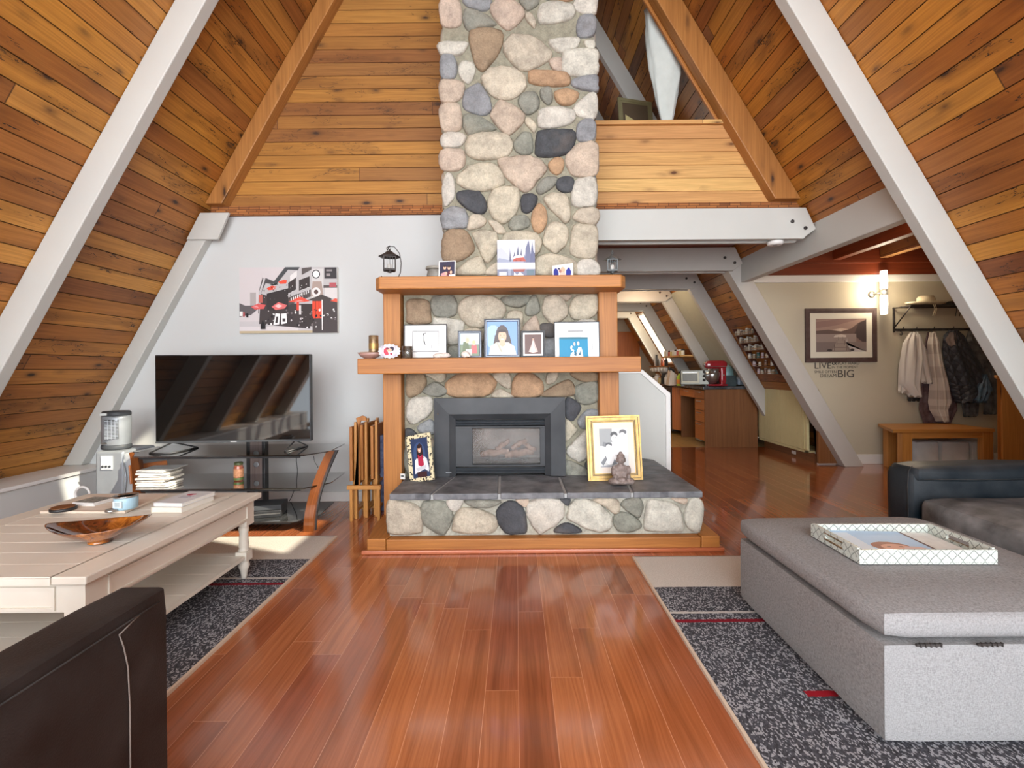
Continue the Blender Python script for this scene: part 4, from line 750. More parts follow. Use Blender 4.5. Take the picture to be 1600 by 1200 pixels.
# ---- rugs
def rugm():
    k = NT('speckled_rug'); u, v, _ = k.sep(k.uv()); sp = k.n('ShaderNodeTexVoronoi'); sp.inputs['Scale'].default_value = 1.0
    k.put(sp.inputs['Vector'], k.xyz(k.math('MULTIPLY', u, 190), k.math('MULTIPLY', v, 125), k.math('MULTIPLY', k.noise(k.uv(), 8, 2), 2.0)))
    sc = k.n('ShaderNodeSeparateColor'); k.put(sc.inputs[0], sp.outputs['Color']); big = k.noise(k.uv(), 3.0, 3)
    th = k.math('ADD', .70, k.math('MULTIPLY', k.math('SUBTRACT', .5, big), .5))
    dk = k.mix(k.math('GREATER_THAN', sc.outputs[0], th), k.ramp(sc.outputs[1], [(0, c(56, 56, 60)), (1, c(88, 88, 94))]), c(164, 164, 168))
    fz = k.noise(k.uv(), 160, 3); cr = k.ramp(fz, [(.3, c(196, 186, 174)), (.7, c(222, 214, 204))])
    vw = k.math('ADD', v, k.math('MULTIPLY', k.math('SUBTRACT', k.noise(k.uv(), 30, 2), .5), .012))
    col = k.mix(k.math('LESS_THAN', vw, .405), dk, cr)
    def band(lo, hi): return k.math('MULTIPLY', k.math('GREATER_THAN', vw, lo), k.math('LESS_THAN', vw, hi))
    col = k.mix(k.math('MULTIPLY', band(.655, .674), .8), col, c(212, 206, 198))
    col = k.mix(k.math('MULTIPLY', band(.725, .75), k.math('LESS_THAN', u, .80)), col, k.mix(k.math('GREATER_THAN', fz, .5), c(150, 30, 44), c(120, 34, 44)))
    col = k.mix(k.math('MULTIPLY', band(1.205, 1.235), k.math('GREATER_THAN', u, .30)), col, c(156, 28, 40))
    k.bump(k.noise(k.uv(), 350, 3), .8, .006); return k.fin(col, .95, spec=.1)
RM = rugm()
def rug(x0, x1, y0, y1, flip, label):
    b = MB(); n = 26; z = .013; W_ = x1-x0
    U = (lambda x: x-x0) if not flip else (lambda x: x1-x)
    b.face([b.pt((x0, y0, z)), b.pt((x1, y0, z)), b.pt((x1, y1, z)), b.pt((x0, y1, z))], [(U(x0), y1-y0), (U(x1), y1-y0), (U(x1), 0), (U(x0), 0)])
    t = thing('area_rug', ((x0+x1)/2, (y0+y1)/2, 0), label, 'rug'); b.build('pile', RM, t)
    e = MB(); e.box(x0-.004, x0+.008, y0, y1, 0.0005, z+.001).box(x1-.008, x1+.004, y0, y1, 0.0005, z+.001).box(x0, x1, y0-.003, y0+.006, .0005, z).box(x0, x1, y1-.006, y1+.003, .0005, z); e.build('binding', plain('rug_binding', c(206, 186, 164), .8), t)
rug(-2.75, -1.25, 1.22, 3.28, True, 'charcoal speckled rug with cream end band under the white coffee table')
rug(.70, 2.45, .45, 2.87, False, 'charcoal speckled rug with cream end band under the grey ottoman')
# ---- coffee table
ct = thing('coffee_table', (-1.95, 2.12, 0), 'cream painted plank coffee table with turned legs and low shelf', 'table')
tx0_, tx1_, ty0, ty1, tz = -2.43, -1.445, 1.585, 2.68, .47
b = MB()
def Pt(u, v, d): return (u, v, tz-d)
boards(b, Pt, ty0+.0, ty1, lambda v: tx0_+.12, lambda v: tx1_-.12, w=.11, g=.0015, depth=.003, v0=ty0); b.box(tx0_+.12, tx1_-.12, ty0, ty1, tz-.028, tz-.004); b.build('tabletop', MAT['cream'], ct)
for (x0, x1) in ((tx0_, tx0_+.118), (tx1_-.118, tx1_)): box('tabletop_border', MAT['cream'], (x0, x1, ty0, ty1, tz-.028, tz), ct, bevel=.004)
iy0, iy1, ix0_, ix1__ = ty0+.03, ty1-.03, tx0_+.03, tx1_-.03
b = MB(); b.box(ix1__-.02, ix1__, iy0, iy1, tz-.135, tz-.028).box(ix0_, ix0_+.02, iy0, iy1, tz-.135, tz-.028).box(ix0_, ix1__, iy0, iy0+.02, tz-.135, tz-.028).box(ix0_, ix1__, iy1-.02, iy1, tz-.135, tz-.028); b.build('apron', MAT['cream'], ct, bevel=.002)
def mould(b, x0, x1, y0, y1, z0, z1, t=.009):
    if x0 == x1: [b.box(x0, x0+.006, *q) for q in ((y0, y1, z0, z0+t), (y0, y1, z1-t, z1), (y0, y0+t, z0+t, z1-t), (y1-t, y1, z0+t, z1-t))]
    else: [b.box(q[0], q[1], y0-.006, y0, q[2], q[3]) for q in ((x0, x1, z0, z0+t), (x0, x1, z1-t, z1), (x0, x0+t, z0+t, z1-t), (x1-t, x1, z0+t, z1-t))]
b = MB(); mould(b, ix1__, ix1__, iy0+.09, iy1-.06, tz-.125, tz-.045); b.build('drawer_moulding', MAT['cream'], ct); b = MB(); mould(b, ix0_+.10, ix1__-.10, iy0, iy0, tz-.125, tz-.045); b.build('drawer_moulding', MAT['cream'], ct)
for (lx, ly) in ((ix1__-.035, iy1-.035), (ix0_+.035, iy1-.035), (ix1__-.035, iy0+.035), (ix0_+.035, iy0+.035)):
    zs = .135; l = MB(); l.box(lx-.0365, lx+.0365, ly-.0365, ly+.0365, tz-.16, tz-.0285).box(lx-.03, lx+.03, ly-.03, ly+.03, zs-.02, zs+.03)
    l.lathe([(.024, .165), (.029, .172), (.022, .18), (.026, .19), (.022, .26), (.027, .29), (.022, .30), (.03, .31)], lx, ly, 0, 18); l.lathe([(.012, .014), (.015, .03), (.02, .06), (.03, .085), (.024, .10), (.026, .115)], lx, ly, 0, 18); l.build('leg', MAT['cream'], ct)
b = MB(); boards(b, lambda u, v, d: (u, v, .148-d), iy0+.03, iy1-.03, lambda v: ix0_+.03, lambda v: ix1__-.02, w=.11, g=.0015, depth=.003, v0=ty0); b.box(ix0_+.02, ix1__-.012, iy0+.02, iy1-.02, .128, .145); b.build('lower_shelf', MAT['cream'], ct)
# things on the coffee table
def onT(px, py, z=tz): return F(px, py, z)
tb0 = onT(150, 795); 
q = [onT(62, 803), onT(195, 803), onT(262, 775), onT(150, 775)]
b = MB(); b.prism([(p[0], p[1]) for p in q], tz+.001, tz+.013, 'z'); tag(b.build('wooden_tray', MAT['beech'], bevel=.002), 'flat pale wooden tray board at the far left of the coffee table', 'tray')
zt = tz+.0135
a = onT(99, 797, zt); d = thing('wooden_coaster', (a[0], a[1], zt), 'round dark wooden coaster with black rim on the left of the tray board', 'coaster')
MB().lathe([(.05, 0), (.052, .002), (.052, .012), (.048, .014)], a[0], a[1], zt, 28).build('rim', MAT['black'], d); MB().lathe([(.046, .0135), (.047, .0145), (.046, .018), (.04, .0185)], a[0], a[1], zt, 28).build('lid_top', MAT['walnut'], d)
a = onT(147, 786, zt); cs = thing('coaster', (a[0], a[1], zt), 'stack of square white coasters with leafy print on the tray board', 'coaster')
for i in range(2): b = MB(); b.m = T((a[0], a[1], zt+i*.009), -.1-.05*i); b.box(-.062, .062, -.055, .055, 0, .008); b.build('coaster_tile', MAT['trimw'], cs, bevel=.001)
b = MB(); b.m = T((a[0], a[1], zt+.0175), -.15); b.box(-.052, .052, -.045, .045, 0, .0012); b.build('leaf_print', plain('leaf_print', c(104, 104, 66), .5, var=.6, scale=60), cs)
b = MB(); b.m = T((a[0], a[1], zt+.0172), -.15); b.box(-.057, .057, -.05, .05, 0, .0009); b.build('print_border', MAT['black'], cs)
a = onT(197, 794, zt); cn = thing('candle_tin', (a[0], a[1], zt), 'pale blue candle tin with open silver lid rim on the tray board', 'candle')
MB().lathe([(.045, 0), (.049, .004), (.049, .055), (.047, .058)], a[0], a[1], zt, 30).build('tin', plain('pale_blue_tin', c(166, 200, 216), .35, var=.04), cn)
b = MB(); b.lathe([(.0495, .058), (.051, .06), (.051, .066), (.046, .066), (.044, .05), (.01, .05)], a[0], a[1], zt, 30); b.build('rim', MAT['steel'], cn)
b = MB(); b.box(a[0]-.024, a[0]+.02, a[1]-.0505, a[1]-.044, zt+.014, zt+.046); b.build('label', plain('candle_label', c(206, 222, 226), .6), cn)
b = MB(); [b.box(a[0]-.014, a[0]+.010, a[1]-.0512, a[1]-.0502, zt+.02+i*.006, zt+.0215+i*.006) for i in range(4)]; b.build('label_lettering', MAT['slateblack'], cn)
a = onT(175, 799, zt); MB_ = MB(); MB_.lathe([(.026, 0), (.028, .002), (.028, .009), (.025, .011), (.02, .009)], a[0], a[1], zt, 24); tag(MB_.build('jar_lid', MAT['steel']), 'small round metal lid in front of the pale blue candle tin', 'lid')
a = onT(290, 790)
for i, (w_, l_, h_, col, lb) in enumerate(((.078, .115, .026, c(232, 226, 208), 'thick cream-edged book, lower of the two on the coffee table'), (.075, .112, .018, c(216, 216, 218), 'white book with red sketch on its cover, upper of the two on the coffee table'))):
    z0 = tz+.001+i*.0275; bk_ = thing('book', (a[0], a[1], z0), lb, 'book'); Mb = T((a[0]+.006*i, a[1]-.01+.004*i, z0), -.06-.03*i)
    b = MB(); b.m = Mb; b.box(-w_+.003, w_-.003, -l_+.003, l_-.003, .002, h_-.002); b.build('pages', MAT['paper'], bk_)
    b = MB(); b.m = Mb; b.box(-w_, w_, -l_, l_, 0, .002).box(-w_, w_, -l_, l_, h_-.002, h_).box(-w_, -w_+.002, -l_, l_, 0, h_); b.build('cover', plain('cover_%d' % i, col, .35, var=.03), bk_)
    if i:
        b = MB(); b.m = Mb; 
        for kx, ky, rr in ((-.012, .045, .016), (.004, .05, .012), (-.002, .036, .011)): b.lathe([(rr*.5, h_+.0001), (rr, h_+.0004), (rr, h_+.0006)], kx, ky, 0, 12)
        b.build('cover_sketch', plain('red_sketch', c(196, 70, 92), .5), bk_)
        b = MB(); b.m = Mb; [b.box(-.03, .034-.006*q_, .012-q_*.014, .017-q_*.014, h_+.0001, h_+.0006) for q_ in range(3)]; b.build('cover_lettering', plain('grey_ink', c(120, 116, 130), .5), bk_)
# amber glass bowl, boat shaped, on a foot
a = onT(157, 848); bw = thing('glass_bowl', (a[0], a[1], tz), 'amber and brown boat-shaped art glass bowl on the coffee table', 'bowl')
def bowl():
    k = NT('amber_glass'); v = k.ob(); n = k.noise(v, 26, 4, .6, 1.2); n2 = k.noise(v, 6, 2)
    col = k.mix(k.ramp(n2, [(.42, (0, 0, 0, 1)), (.62, (1, 1, 1, 1))]), k.ramp(n, [(.35, c(54, 26, 16)), (.65, c(112, 56, 26))]), k.ramp(n, [(.35, c(120, 62, 22)), (.65, c(190, 116, 44))]))
    return k.fin(col, .08, coat=1.0)
b = MB(); b.smooth = True; b.m = T((a[0], a[1], tz+.003), .33); n = 40; rings = []
for s, z in ((.26, 0), (.27, .004), (.23, .010), (.30, .016), (.55, .026), (.80, .044), (1.0, .066), (1.0, .069), (.78, .050), (.52, .033), (.25, .024), (.05, .022)):
    ring = []
    for k in range(n):
        t = 2*pi*k/n; ex = math.cos(t); rx = .175*(1 if s < .9 or 1 else 1); pinch = 1-.45*abs(ex)**4*max(0, s-.3)
        lift = .026*max(0, (s-.3)/.7)*(abs(ex)**3)
        x_ = (s*rx*ex if s > .3 else s*.16*ex); y_ = (s*.108*math.sin(t)*pinch if s > .3 else s*.16*math.sin(t)); ring.append(b.pt((x_, y_, z+lift)))
    rings.append(ring)
for p, q in zip(rings, rings[1:]):
    for k in range(n): j = (k+1) % n; b.face([p[k], p[j], q[j], q[k]])
b.face(rings[0][::-1]); b.face(rings[-1]); b.build('bowl', bowl(), bw, sub=1)
# ---- dark leather armchair, its arm in the near left corner
ch = thing('leather_armchair', (-1.3, .6, 0), 'dark brown leather armchair seen from its side, near left corner', 'armchair')
a = P(264, 918, 1.13); X1c = a[0]; zt_ = a[2]
def slab(b, x0, x1, y0, y1, z0, z1, r, n=10, puff=0): b.rbox(x0, x1, y0, y1, z0, z1, r, puff, n)
b = MB(); slab(b, X1c-.125, X1c, -.1, 1.135, .03, zt_+.008, .022, 14, .002); b.build('arm', MAT['leather'], ch)
b = MB(); slab(b, X1c-.80, X1c-.685, -.1, 1.135, .03, zt_-.02, .03, 10, .004); b.build('arm', MAT['leather'], ch)
b = MB(); b.rbox(X1c-.69, X1c-.12, .1, 1.12, .06, .42, .05, .015, 10); b.build('seat', MAT['leather'], ch)
b = MB(); b.rbox(X1c-.69, X1c-.12, -.12, .16, .06, .80, .06, .02, 10); b.build('backrest', MAT['leather'], ch)
for (x, y) in ((X1c-.06, 1.05), (X1c-.06, 0), (X1c-.74, 1.05), (X1c-.74, 0)): box('foot', MAT['dark'], (x-.025, x+.025, y-.025, y+.025, 0, .05), ch)
zc = zt_-.002; st = MB(); st.tube([(X1c+.0018, y, zc-.016) for y in [1.10-.1*i for i in range(12)]], .0018, 6); st.build('top_seam', MAT['dark'], ch)
ys = .62
st = MB(); st.tube([(X1c+.002, 1.04, zc-.016), (X1c+.0025, .985, zc-.03), (X1c+.003, .995, zc-.06), (X1c+.003, 1.006, zc-.11), (X1c+.003, 1.01, zc-.2), (X1c+.003, 1.01, .08)], .0016, 6); st.build('stitching', MAT['thread'], ch)
# ------------------------------------------------------------------ things on the fireplace
LZ1, UZ1 = 1.2375, 1.8035
SKIN, HAIR = (226, 178, 150), (52, 36, 32)
def put(px, Y, z, lean=0.0, rz=0.0): return T((P(px, 560, Y)[0], Y, z), rz, -lean)
BLK_F = plain('black_frame_lacquer', c(22, 23, 27), .5)
BLUE_F = plain('blue_black_frame', c(34, 40, 52), .5)
k_ = 3.40/740
MAT['frameline'] = plain('pale_line', c(150, 158, 170), .3, .4)
framed('framed_photograph', put(664.5, 3.40, LZ1, .06), 68*k_, 54*k_, .008, BLK_F, 'wide white drawing in a thin black frame, left end of the lower mantel shelf',
 [((40, 40, 42), rect(.13, .1, .87, .9)), ((236, 236, 234), rect(.145, .12, .855, .88)), ((30, 30, 32), [(.42, .80), (.52, .83), (.52, .80), (.46, .78), (.47, .55), (.50, .38), (.48, .36), (.44, .5), (.44, .7)]), ((30, 30, 32), rect(.66, .24, .675, .36)), ((90, 90, 90), rect(.27, .2, .33, .215)), ((90, 90, 90), rect(.37, .2, .41, .215)), ((90, 90, 90), rect(.46, .2, .52, .215)), ((150, 150, 150), rect(.58, .2, .68, .21))],
 matb=.02, matcol=(236, 234, 230), base=(236, 236, 234))
port = [((120, 158, 214), rect(0, 0, 1, 1)), ((160, 190, 232), disc(.2, .55, .3, .35)), ((74, 60, 58), disc(.5, .58, .22, .32)), ((74, 60, 58), [(.26, .6), (.74, .6), (.82, .3), (.7, .18), (.3, .18), (.2, .3)]), ((222, 214, 196), [(.06, 0), (.1, .25), (.3, .38), (.7, .38), (.9, .25), (.96, 0)]), (SKIN, [(.42, .44), (.58, .44), (.6, .3), (.5, .24), (.4, .3)]), (SKIN, disc(.5, .56, .14, .18)), (HAIR, disc(.5, .68, .145, .09, 10, 0, pi)), ((70, 40, 36), rect(.425, .585, .465, .60)), ((70, 40, 36), rect(.535, .585, .575, .60)), ((240, 236, 230), disc(.5, .475, .05, .018)), ((190, 120, 104), rect(.485, .52, .515, .535)), ((180, 176, 160), [(.3, .36), (.36, .37), (.5, .1), (.46, .08)]), ((240, 238, 226), [(.64, .36), (.7, .36), (.54, .08), (.5, .12)])]
framed('framed_photograph', put(785, 3.40, LZ1, .06), 57*k_, 62*k_, .022, BLUE_F, 'large black-framed blue portrait of a smiling long-haired woman on the lower shelf', port, base=(120, 158, 214), lip=MAT['frameline'])
framed('framed_photograph', put(734, 3.38, LZ1, .08, .05), 37*k_, 43*k_, .017, BLUE_F, 'small blue-black frame with a family photo, beside the large portrait',
 [((190, 206, 220), rect(0, .5, 1, 1)), ((120, 136, 110), rect(0, 0, 1, .5)), ((96, 110, 76), [(.1, 0), (.16, .6), (.4, .66), (.55, 0)]), ((230, 214, 176), disc(.38, .72, .13, .16)), (SKIN, disc(.38, .68, .09, .1)), ((196, 96, 96), [(.55, .1), (.6, .5), (.85, .48), (.9, .1)]), (SKIN, disc(.72, .55, .09, .1)), ((210, 190, 140), disc(.72, .61, .1, .07)), ((206, 206, 200), [(.25, 0), (.3, .3), (.6, .3), (.62, 0)])], base=(160, 176, 180), lip=MAT['frameline'])
framed('framed_photograph', put(833, 3.38, LZ1, .06, -.04), 37*k_, 42*k_, .014, BLK_F, 'small black frame with a figure in a long pink gown on brown',
 [((96, 62, 54), rect(0, 0, 1, 1)), ((222, 190, 180), [(.46, .7), (.56, .7), (.62, .5), (.8, .12), (.5, .06), (.24, .12), (.42, .5)]), (SKIN, disc(.51, .78, .05, .06)), ((60, 36, 30), disc(.51, .83, .05, .04)), ((240, 214, 206), [(.47, .6), (.53, .6), (.6, .14), (.45, .12)]), ((190, 150, 142), [(.56, .5), (.6, .5), (.74, .14), (.7, .12)])], matb=.012, matcol=(236, 232, 226), base=(96, 62, 54))
framed('framed_photograph', put(902, 3.40, LZ1, .05), 71*k_, 56*k_, .005, BLK_F, 'large white-mounted frame with overlapping pictures, right end of the lower shelf',
 [((226, 232, 236), rect(0, .6, .3, 1)), ((206, 208, 208), rect(.3, .55, .64, 1)), ((60, 60, 60), rect(.3, .74, .64, .76)), ((232, 238, 240), rect(.64, .7, 1, 1)), ((90, 90, 96), rect(.84, .2, .85, .66)), ((90, 90, 96), rect(.1, .62, .2, .63)), ((150, 60, 80), rect(.78, .2, .85, .215)), ((140, 140, 140), rect(.34, .56, .6, .57))], matb=.0, base=(236, 238, 238))
b = put(897, 3.375, LZ1, .16, .03); r = thing('photo_card', b @ Vector((0, 0, 0)), 'loose turquoise photograph of a couple leaning on the white-mounted frame', 'photograph')
m = MB(); m.m = b; m.box(-.103, .103, .001, .004, 0, .145); m.build('card', MAT['paper'], r)
picture('print', b, .206, .145, [((8, 136, 178), rect(0, 0, 1, 1)), ((40, 110, 130), rect(.0, .9, 1, 1)), ((226, 236, 238), [(.36, .0), (.4, .2), (.5, .3), (.52, .1), (.6, .28), (.66, .5), (.76, .5), (.8, .3), (.82, .0)]), ((226, 236, 238), [(.38, .5), (.42, .6), (.46, .55), (.44, .42), (.52, .34), (.48, .28), (.4, .36)]), ((210, 196, 190), disc(.53, .66, .035, .1)), ((206, 196, 190), disc(.66, .68, .045, .11)), ((22, 96, 126), [(.5, .12), (.56, .3), (.6, .22), (.58, .05)]), ((22, 96, 126), [(.66, .1), (.72, .32), (.74, .1)])], r, GLOSSINK, 0.0, (8, 136, 178))
# brass candle, wooden leaf bowl, glass photo ornament, votive, shells
a = P(584, 555, 3.42); cn = thing('pillar_candle', (a[0], 3.42, LZ1+.012), 'aged brass-coloured cylinder candle at the left end of the lower shelf', 'candle')
b = MB(); b.lathe([(.032, 0), (.034, .003), (.034, .155), (.031, .158), (.027, .152), (.01, .15)], a[0], 3.42, LZ1+.012, 24); b.build('wax', MAT['brass'], cn)
b = MB(); b.lathe([(.0345, .06), (.0348, .062), (.0348, .1), (.0345, .102)], a[0], 3.42, LZ1+.012, 24); b.build('band', MAT['gold'], cn)
a = P(575, 555, 3.36); w_ = thing('wooden_bowl', (a[0], 3.40, LZ1), 'shallow red-brown pointed wooden bowl under the brass candle', 'bowl')
b = MB(); b.lathe([(.03, 0), (.035, .001), (.07, .022), (.088, .046), (.085, .047), (.06, .024), (.03, .0105), (.005, .0105)], a[0], 3.40, LZ1, 28, 1.0, .55); b.build('bowl', wood('red_bowl_wood', [c(140, 72, 40)], knots=0, rough=.35), w_)
b = MB(); 
for i in range(9): b.tube([(a[0]-.055+i*.010, 3.385, LZ1+.02), (a[0]-.058+i*.0105, 3.385, LZ1+.052)], .0028, 6)
b.build('reeds', plain('straw', c(196, 150, 100), .8), w_)
a = P(609, 555, 3.34); o = thing('photo_ornament', (a[0], 3.34, LZ1), 'scalloped glass photo ornament with a red and white couple picture', 'ornament')
b = MB(); b.m = T((a[0], 3.345, LZ1+.052), 0, pi/2); pts = []
b.prism([((.076+.006*math.cos(16*t))*math.cos(t), (.049+.004*math.cos(16*t))*math.sin(t)) for t in [2*pi*i/48 for i in range(48)]], 0, .016, 'z'); b.build('glass', plain('frosted_glass', c(196, 192, 196), .12, coat=1.0, var=.25, scale=50), o)
picture('print', T((a[0]-.002, 3.328, LZ1+.012)), .11, .078, [((206, 196, 200), disc(.5, .5, .5, .5, 20)), ((206, 62, 84), disc(.36, .5, .2, .34)), ((232, 224, 226), disc(.66, .45, .22, .32)), ((44, 36, 60), disc(.68, .72, .15, .2)), (SKIN, disc(.58, .6, .1, .16)), (SKIN, disc(.43, .6, .08, .14)), ((120, 40, 50), disc(.40, .74, .1, .1)), ((170, 40, 70), [(.55, .3), (.7, .4), (.72, .2), (.6, .15)])], o, INK, 0, (186, 180, 190))
a = P(637, 555, 3.33); v = thing('votive_glass', (a[0], 3.33, LZ1), 'clear glass votive with white candle in front of the drawing', 'candle holder')
MB().lathe([(.03, 0), (.035, .004), (.041, .085), (.039, .085), (.033, .008), (.005, .006)], a[0], 3.33, LZ1, 24).build('glass', MAT['glass'], v)
MB().lathe([(.005, .010), (.031, .010), (.034, .05), (.03, .052), (.004, .05)], a[0], 3.33, LZ1, 20).build('candle', plain('white_wax', c(238, 234, 226), .5), v)
MB().tube([(a[0], 3.33, LZ1+.05), (a[0]+.001, 3.33, LZ1+.066)], .0015, 6).build('wick', MAT['dark'], v)
a = P(690, 556, 3.32); b = MB(); b.ell(a[0], 3.33, LZ1+.018, .062, .022, .018); b.ell(a[0]-.03, 3.325, LZ1+.016, .03, .02, .02).ell(a[0]+.03, 3.33, LZ1+.02, .028, .02, .019); tag(b.build('coral_piece', plain('bleached_coral', c(226, 214, 204), .9, var=.2, scale=60, bump=.8), remesh=.004), 'flat bleached coral piece lying in front of the drawing', 'shell')
a = P(727, 554, 3.31); b = MB(); b.ell(a[0], 3.32, LZ1+.024, .03, .024, .024); b.tube([(a[0]+.012, 3.30, LZ1+.02), (a[0]+.036, 3.30, LZ1+.012)], [.018, .006], 8); tag(b.build('sea_shell', plain('white_shell', c(236, 224, 212), .5, var=.1, bump=.3), remesh=.003), 'round white sea shell in front of the small family photo', 'shell')
# upper shelf
def lantern(root, px, Y, s, hook, facing, mat, label):
    a = P(px, 440, Y); x = a[0]; r = thing(root, (x, Y, UZ1), label, 'lantern'); z0 = UZ1+(.075 if hook else .055)
    M = T((x, Y, 0), facing)
    def nb(): q = MB(); q.m = M; return q
    h = .085*s; w = .036*s
    b = nb()
    for sx in (-1, 1):
        for sy in (-1, 1): b.box(sx*w-.003, sx*w+.003, sy*w-.003, sy*w+.003, z0, z0+h)
    for zz in (z0, z0+h-.006): b.box(-w, w, -w-.003, -w+.003, zz, zz+.006).box(-w, w, w-.003, w+.003, zz, zz+.006).box(-w-.003, -w+.003, -w, w, zz, zz+.006).box(w-.003, w+.003, -w, w, zz, zz+.006)
    for t in (-.5, 0, .5): b.box(t*w-.0015, t*w+.0015, -w-.002, -w+.001, z0, z0+h).box(-w-.002, -w+.001, t*w-.0015, t*w+.0015, z0, z0+h).box(w-.001, w+.002, t*w-.0015, t*w+.0015, z0, z0+h)
    b.build('cage', mat, r)
    b = nb(); b.box(-w, w, -w, w, z0-.006, z0); b.lathe([(.02, -.018), (.01, -.014), (w*.9, -.006)], 0, 0, z0, 4); b.build('base', mat, r)
    b = nb(); zr = z0+h; b.lathe([(w*1.95, 0), (w*1.9, .004), (w*1.2, .018), (w*.55, .034*s), (.008, .04*s), (.008, .046*s), (.003, .05*s)], 0, 0, zr, 4 if not hook else 8); b.build('roof', mat, r)
    b = nb(); b.lathe([(.012, 0), (.013, .002), (.013, .04), (.004, .042), (.002, .052)], 0, 0, z0, 12); b.build('candle', MAT['paper'], r)
    b = nb(); top = zr+.05*s
    b.tube([(.010*math.cos(t), 0, top+.010+.010*math.sin(t)) for t in [i*pi/6 for i in range(13)]], .0018, 6); b.build('ring', mat, r)
    b = nb()
    if hook:
        b.tube([(-.055, 0, UZ1+.03), (-.062, 0, UZ1+.022), (-.055, 0, UZ1+.006), (-.035, 0, UZ1+.004), (-.01, 0, UZ1+.004), (.05, 0, UZ1+.005), (.075, 0, UZ1+.06), (.082, 0, UZ1+.13), (.07, 0, UZ1+.20), (.035, 0, UZ1+.245), (0, 0, UZ1+.25), (-.02, 0, UZ1+.235), (-.018, 0, UZ1+.215), (0, 0, top+.02)], .0032, 8)
    else: b.tube([(-.012, 0, UZ1+.002), (.0, 0, UZ1+.004), (.012, 0, UZ1+.03), (0, .0, z0-.01)], .003, 6).tube([(0, .03, UZ1+.003), (0, .045, UZ1+.12), (0, .035, top+.02), (0, 0, top+.028)], .0025, 6).lathe([(.03, .001), (.03, .003)], 0, 0, UZ1, 14)
    b.build('hook_stand', mat, r)
lantern('hanging_lantern', 609, 3.42, 1.12, True, .3, MAT['iron'], 'dark iron lantern hanging from a curled hook stand, left of the upper shelf')
lantern('hanging_lantern', 957, 3.42, .92, False, -.15, plain('pewter', c(84, 88, 88), .5, .3), 'small pewter lantern on the right end of the upper shelf')
a = P(680, 420, 3.47); ft = thing('stone_pot', (a[0], 3.47, UZ1), 'lidded grey-brown stoneware pot behind a family snapshot on the upper shelf', 'pot')
MB().lathe([(.04, 0), (.055, .01), (.062, .04), (.055, .075), (.048, .085)], a[0], 3.47, UZ1, 24).build('pot', plain('stoneware', c(126, 120, 110), .6, var=.2), ft)
MB().lathe([(.066, .085), (.07, .09), (.066, .104), (.03, .112), (.004, .114)], a[0], 3.47, UZ1, 24).build('lid', plain('stoneware_lid', c(150, 146, 134), .6, var=.15), ft)
def card(px, Y, w, h, rz, lean, lay, label, base=(240, 238, 234), name='photo_card', thick=.003, cat='photograph'):
    M = T((P(px, 420, Y)[0], Y, UZ1), rz, -lean); r = thing(name, M @ Vector((0, 0, 0)), label, cat); m = MB(); m.m = M; m.box(-w/2, w/2, .0005, thick, 0, h); m.build('card', MAT['paper'], r, solid=0)
    picture('print', M, w, h, lay, r, GLOSSINK, 0.0, base); return r
card(698, 3.38, .122, .135, -.12, .12, [((44, 40, 66), rect(.05, .04, .95, .95)), (SKIN, disc(.36, .62, .09, .1)), ((40, 30, 30), disc(.36, .70, .09, .06)), (SKIN, disc(.62, .6, .09, .1)), ((40, 30, 30), disc(.62, .68, .09, .06)), ((196, 150, 150), [(.1, .04), (.15, .3), (.4, .4), (.6, .2), (.6, .04)]), ((90, 24, 40), [(.45, .2), (.6, .45), (.8, .4), (.75, .1)]), (SKIN, disc(.74, .36, .07, .09)), (SKIN, disc(.45, .3, .08, .09)), ((232, 220, 214), [(.6, .04), (.62, .24), (.95, .26), (.95, .04)])], 'small dark snapshot of a family, leaning on the stoneware pot')
card(806.5, 3.44, .275, .30, .0, .10, [((214, 216, 226), rect(0, .45, 1, 1)), ((186, 190, 206), [(0, .5), (0, .78), (.12, .8), (.3, .62), (.36, .5)]), ((150, 156, 176), [(0, .5), (.05, .55), (.3, .5), (.5, .53), (1, .5), (1, .42), (0, .42)]), ((98, 102, 124), [(.32, .46), (.34, .84), (.37, .46)]), ((98, 102, 124), [(.42, .55), (.46, .72), (.5, .55)]), ((98, 102, 124), [(.5, .55), (.55, .86), (.6, .55)]), ((98, 102, 124), [(.6, .55), (.64, .80), (.67, .55)]), ((106, 110, 138), [(.72, .42), (.76, .8), (.84, 1), (.88, .76), (.9, .42)]), ((96, 100, 130), [(.86, .42), (.93, .96), (.97, .7), (1, .66), (1, .42)]), ((120, 126, 150), [(.7, .42), (.72, .66), (.77, .42)]), ((176, 84, 70), [(.41, .46), (.45, .56), (.7, .57), (.77, .46)]), ((236, 234, 236), [(.40, .5), (.46, .6), (.62, .61), (.72, .57), (.68, .56), (.5, .55)]), ((150, 60, 50), rect(.48, .46, .52, .5)), ((150, 60, 50), rect(.6, .46, .64, .5)), ((238, 238, 242), rect(0, .27, 1, .43)), ((206, 208, 220), [(0, .27), (.3, .3), (.3, .27)]), ((120, 124, 146), rect(.0, .0, 1, .27)), ((196, 200, 212), rect(.05, .05, .25, .2)), ((150, 80, 76), [(.4, .27), (.44, .2), (.7, .2), (.75, .27)]), ((216, 218, 226), [(.42, .0), (.45, .2), (.52, .12), (.6, .2), (.7, .12), (.72, .0)]), ((96, 116, 128), rect(.78, 0, .98, .25)), ((96, 116, 128), rect(.47, .02, .66, .1)), ((150, 156, 176), [(.28, .27), (.3, .0), (.35, 0), (.36, .27)])], 'snowy landscape print of a red cabin by a lake, centre of the upper shelf', (206, 208, 218), 'art_print', .014, 'picture')
b = T((P(880, 420, 3.40)[0], 3.40, UZ1), .22, -.12)
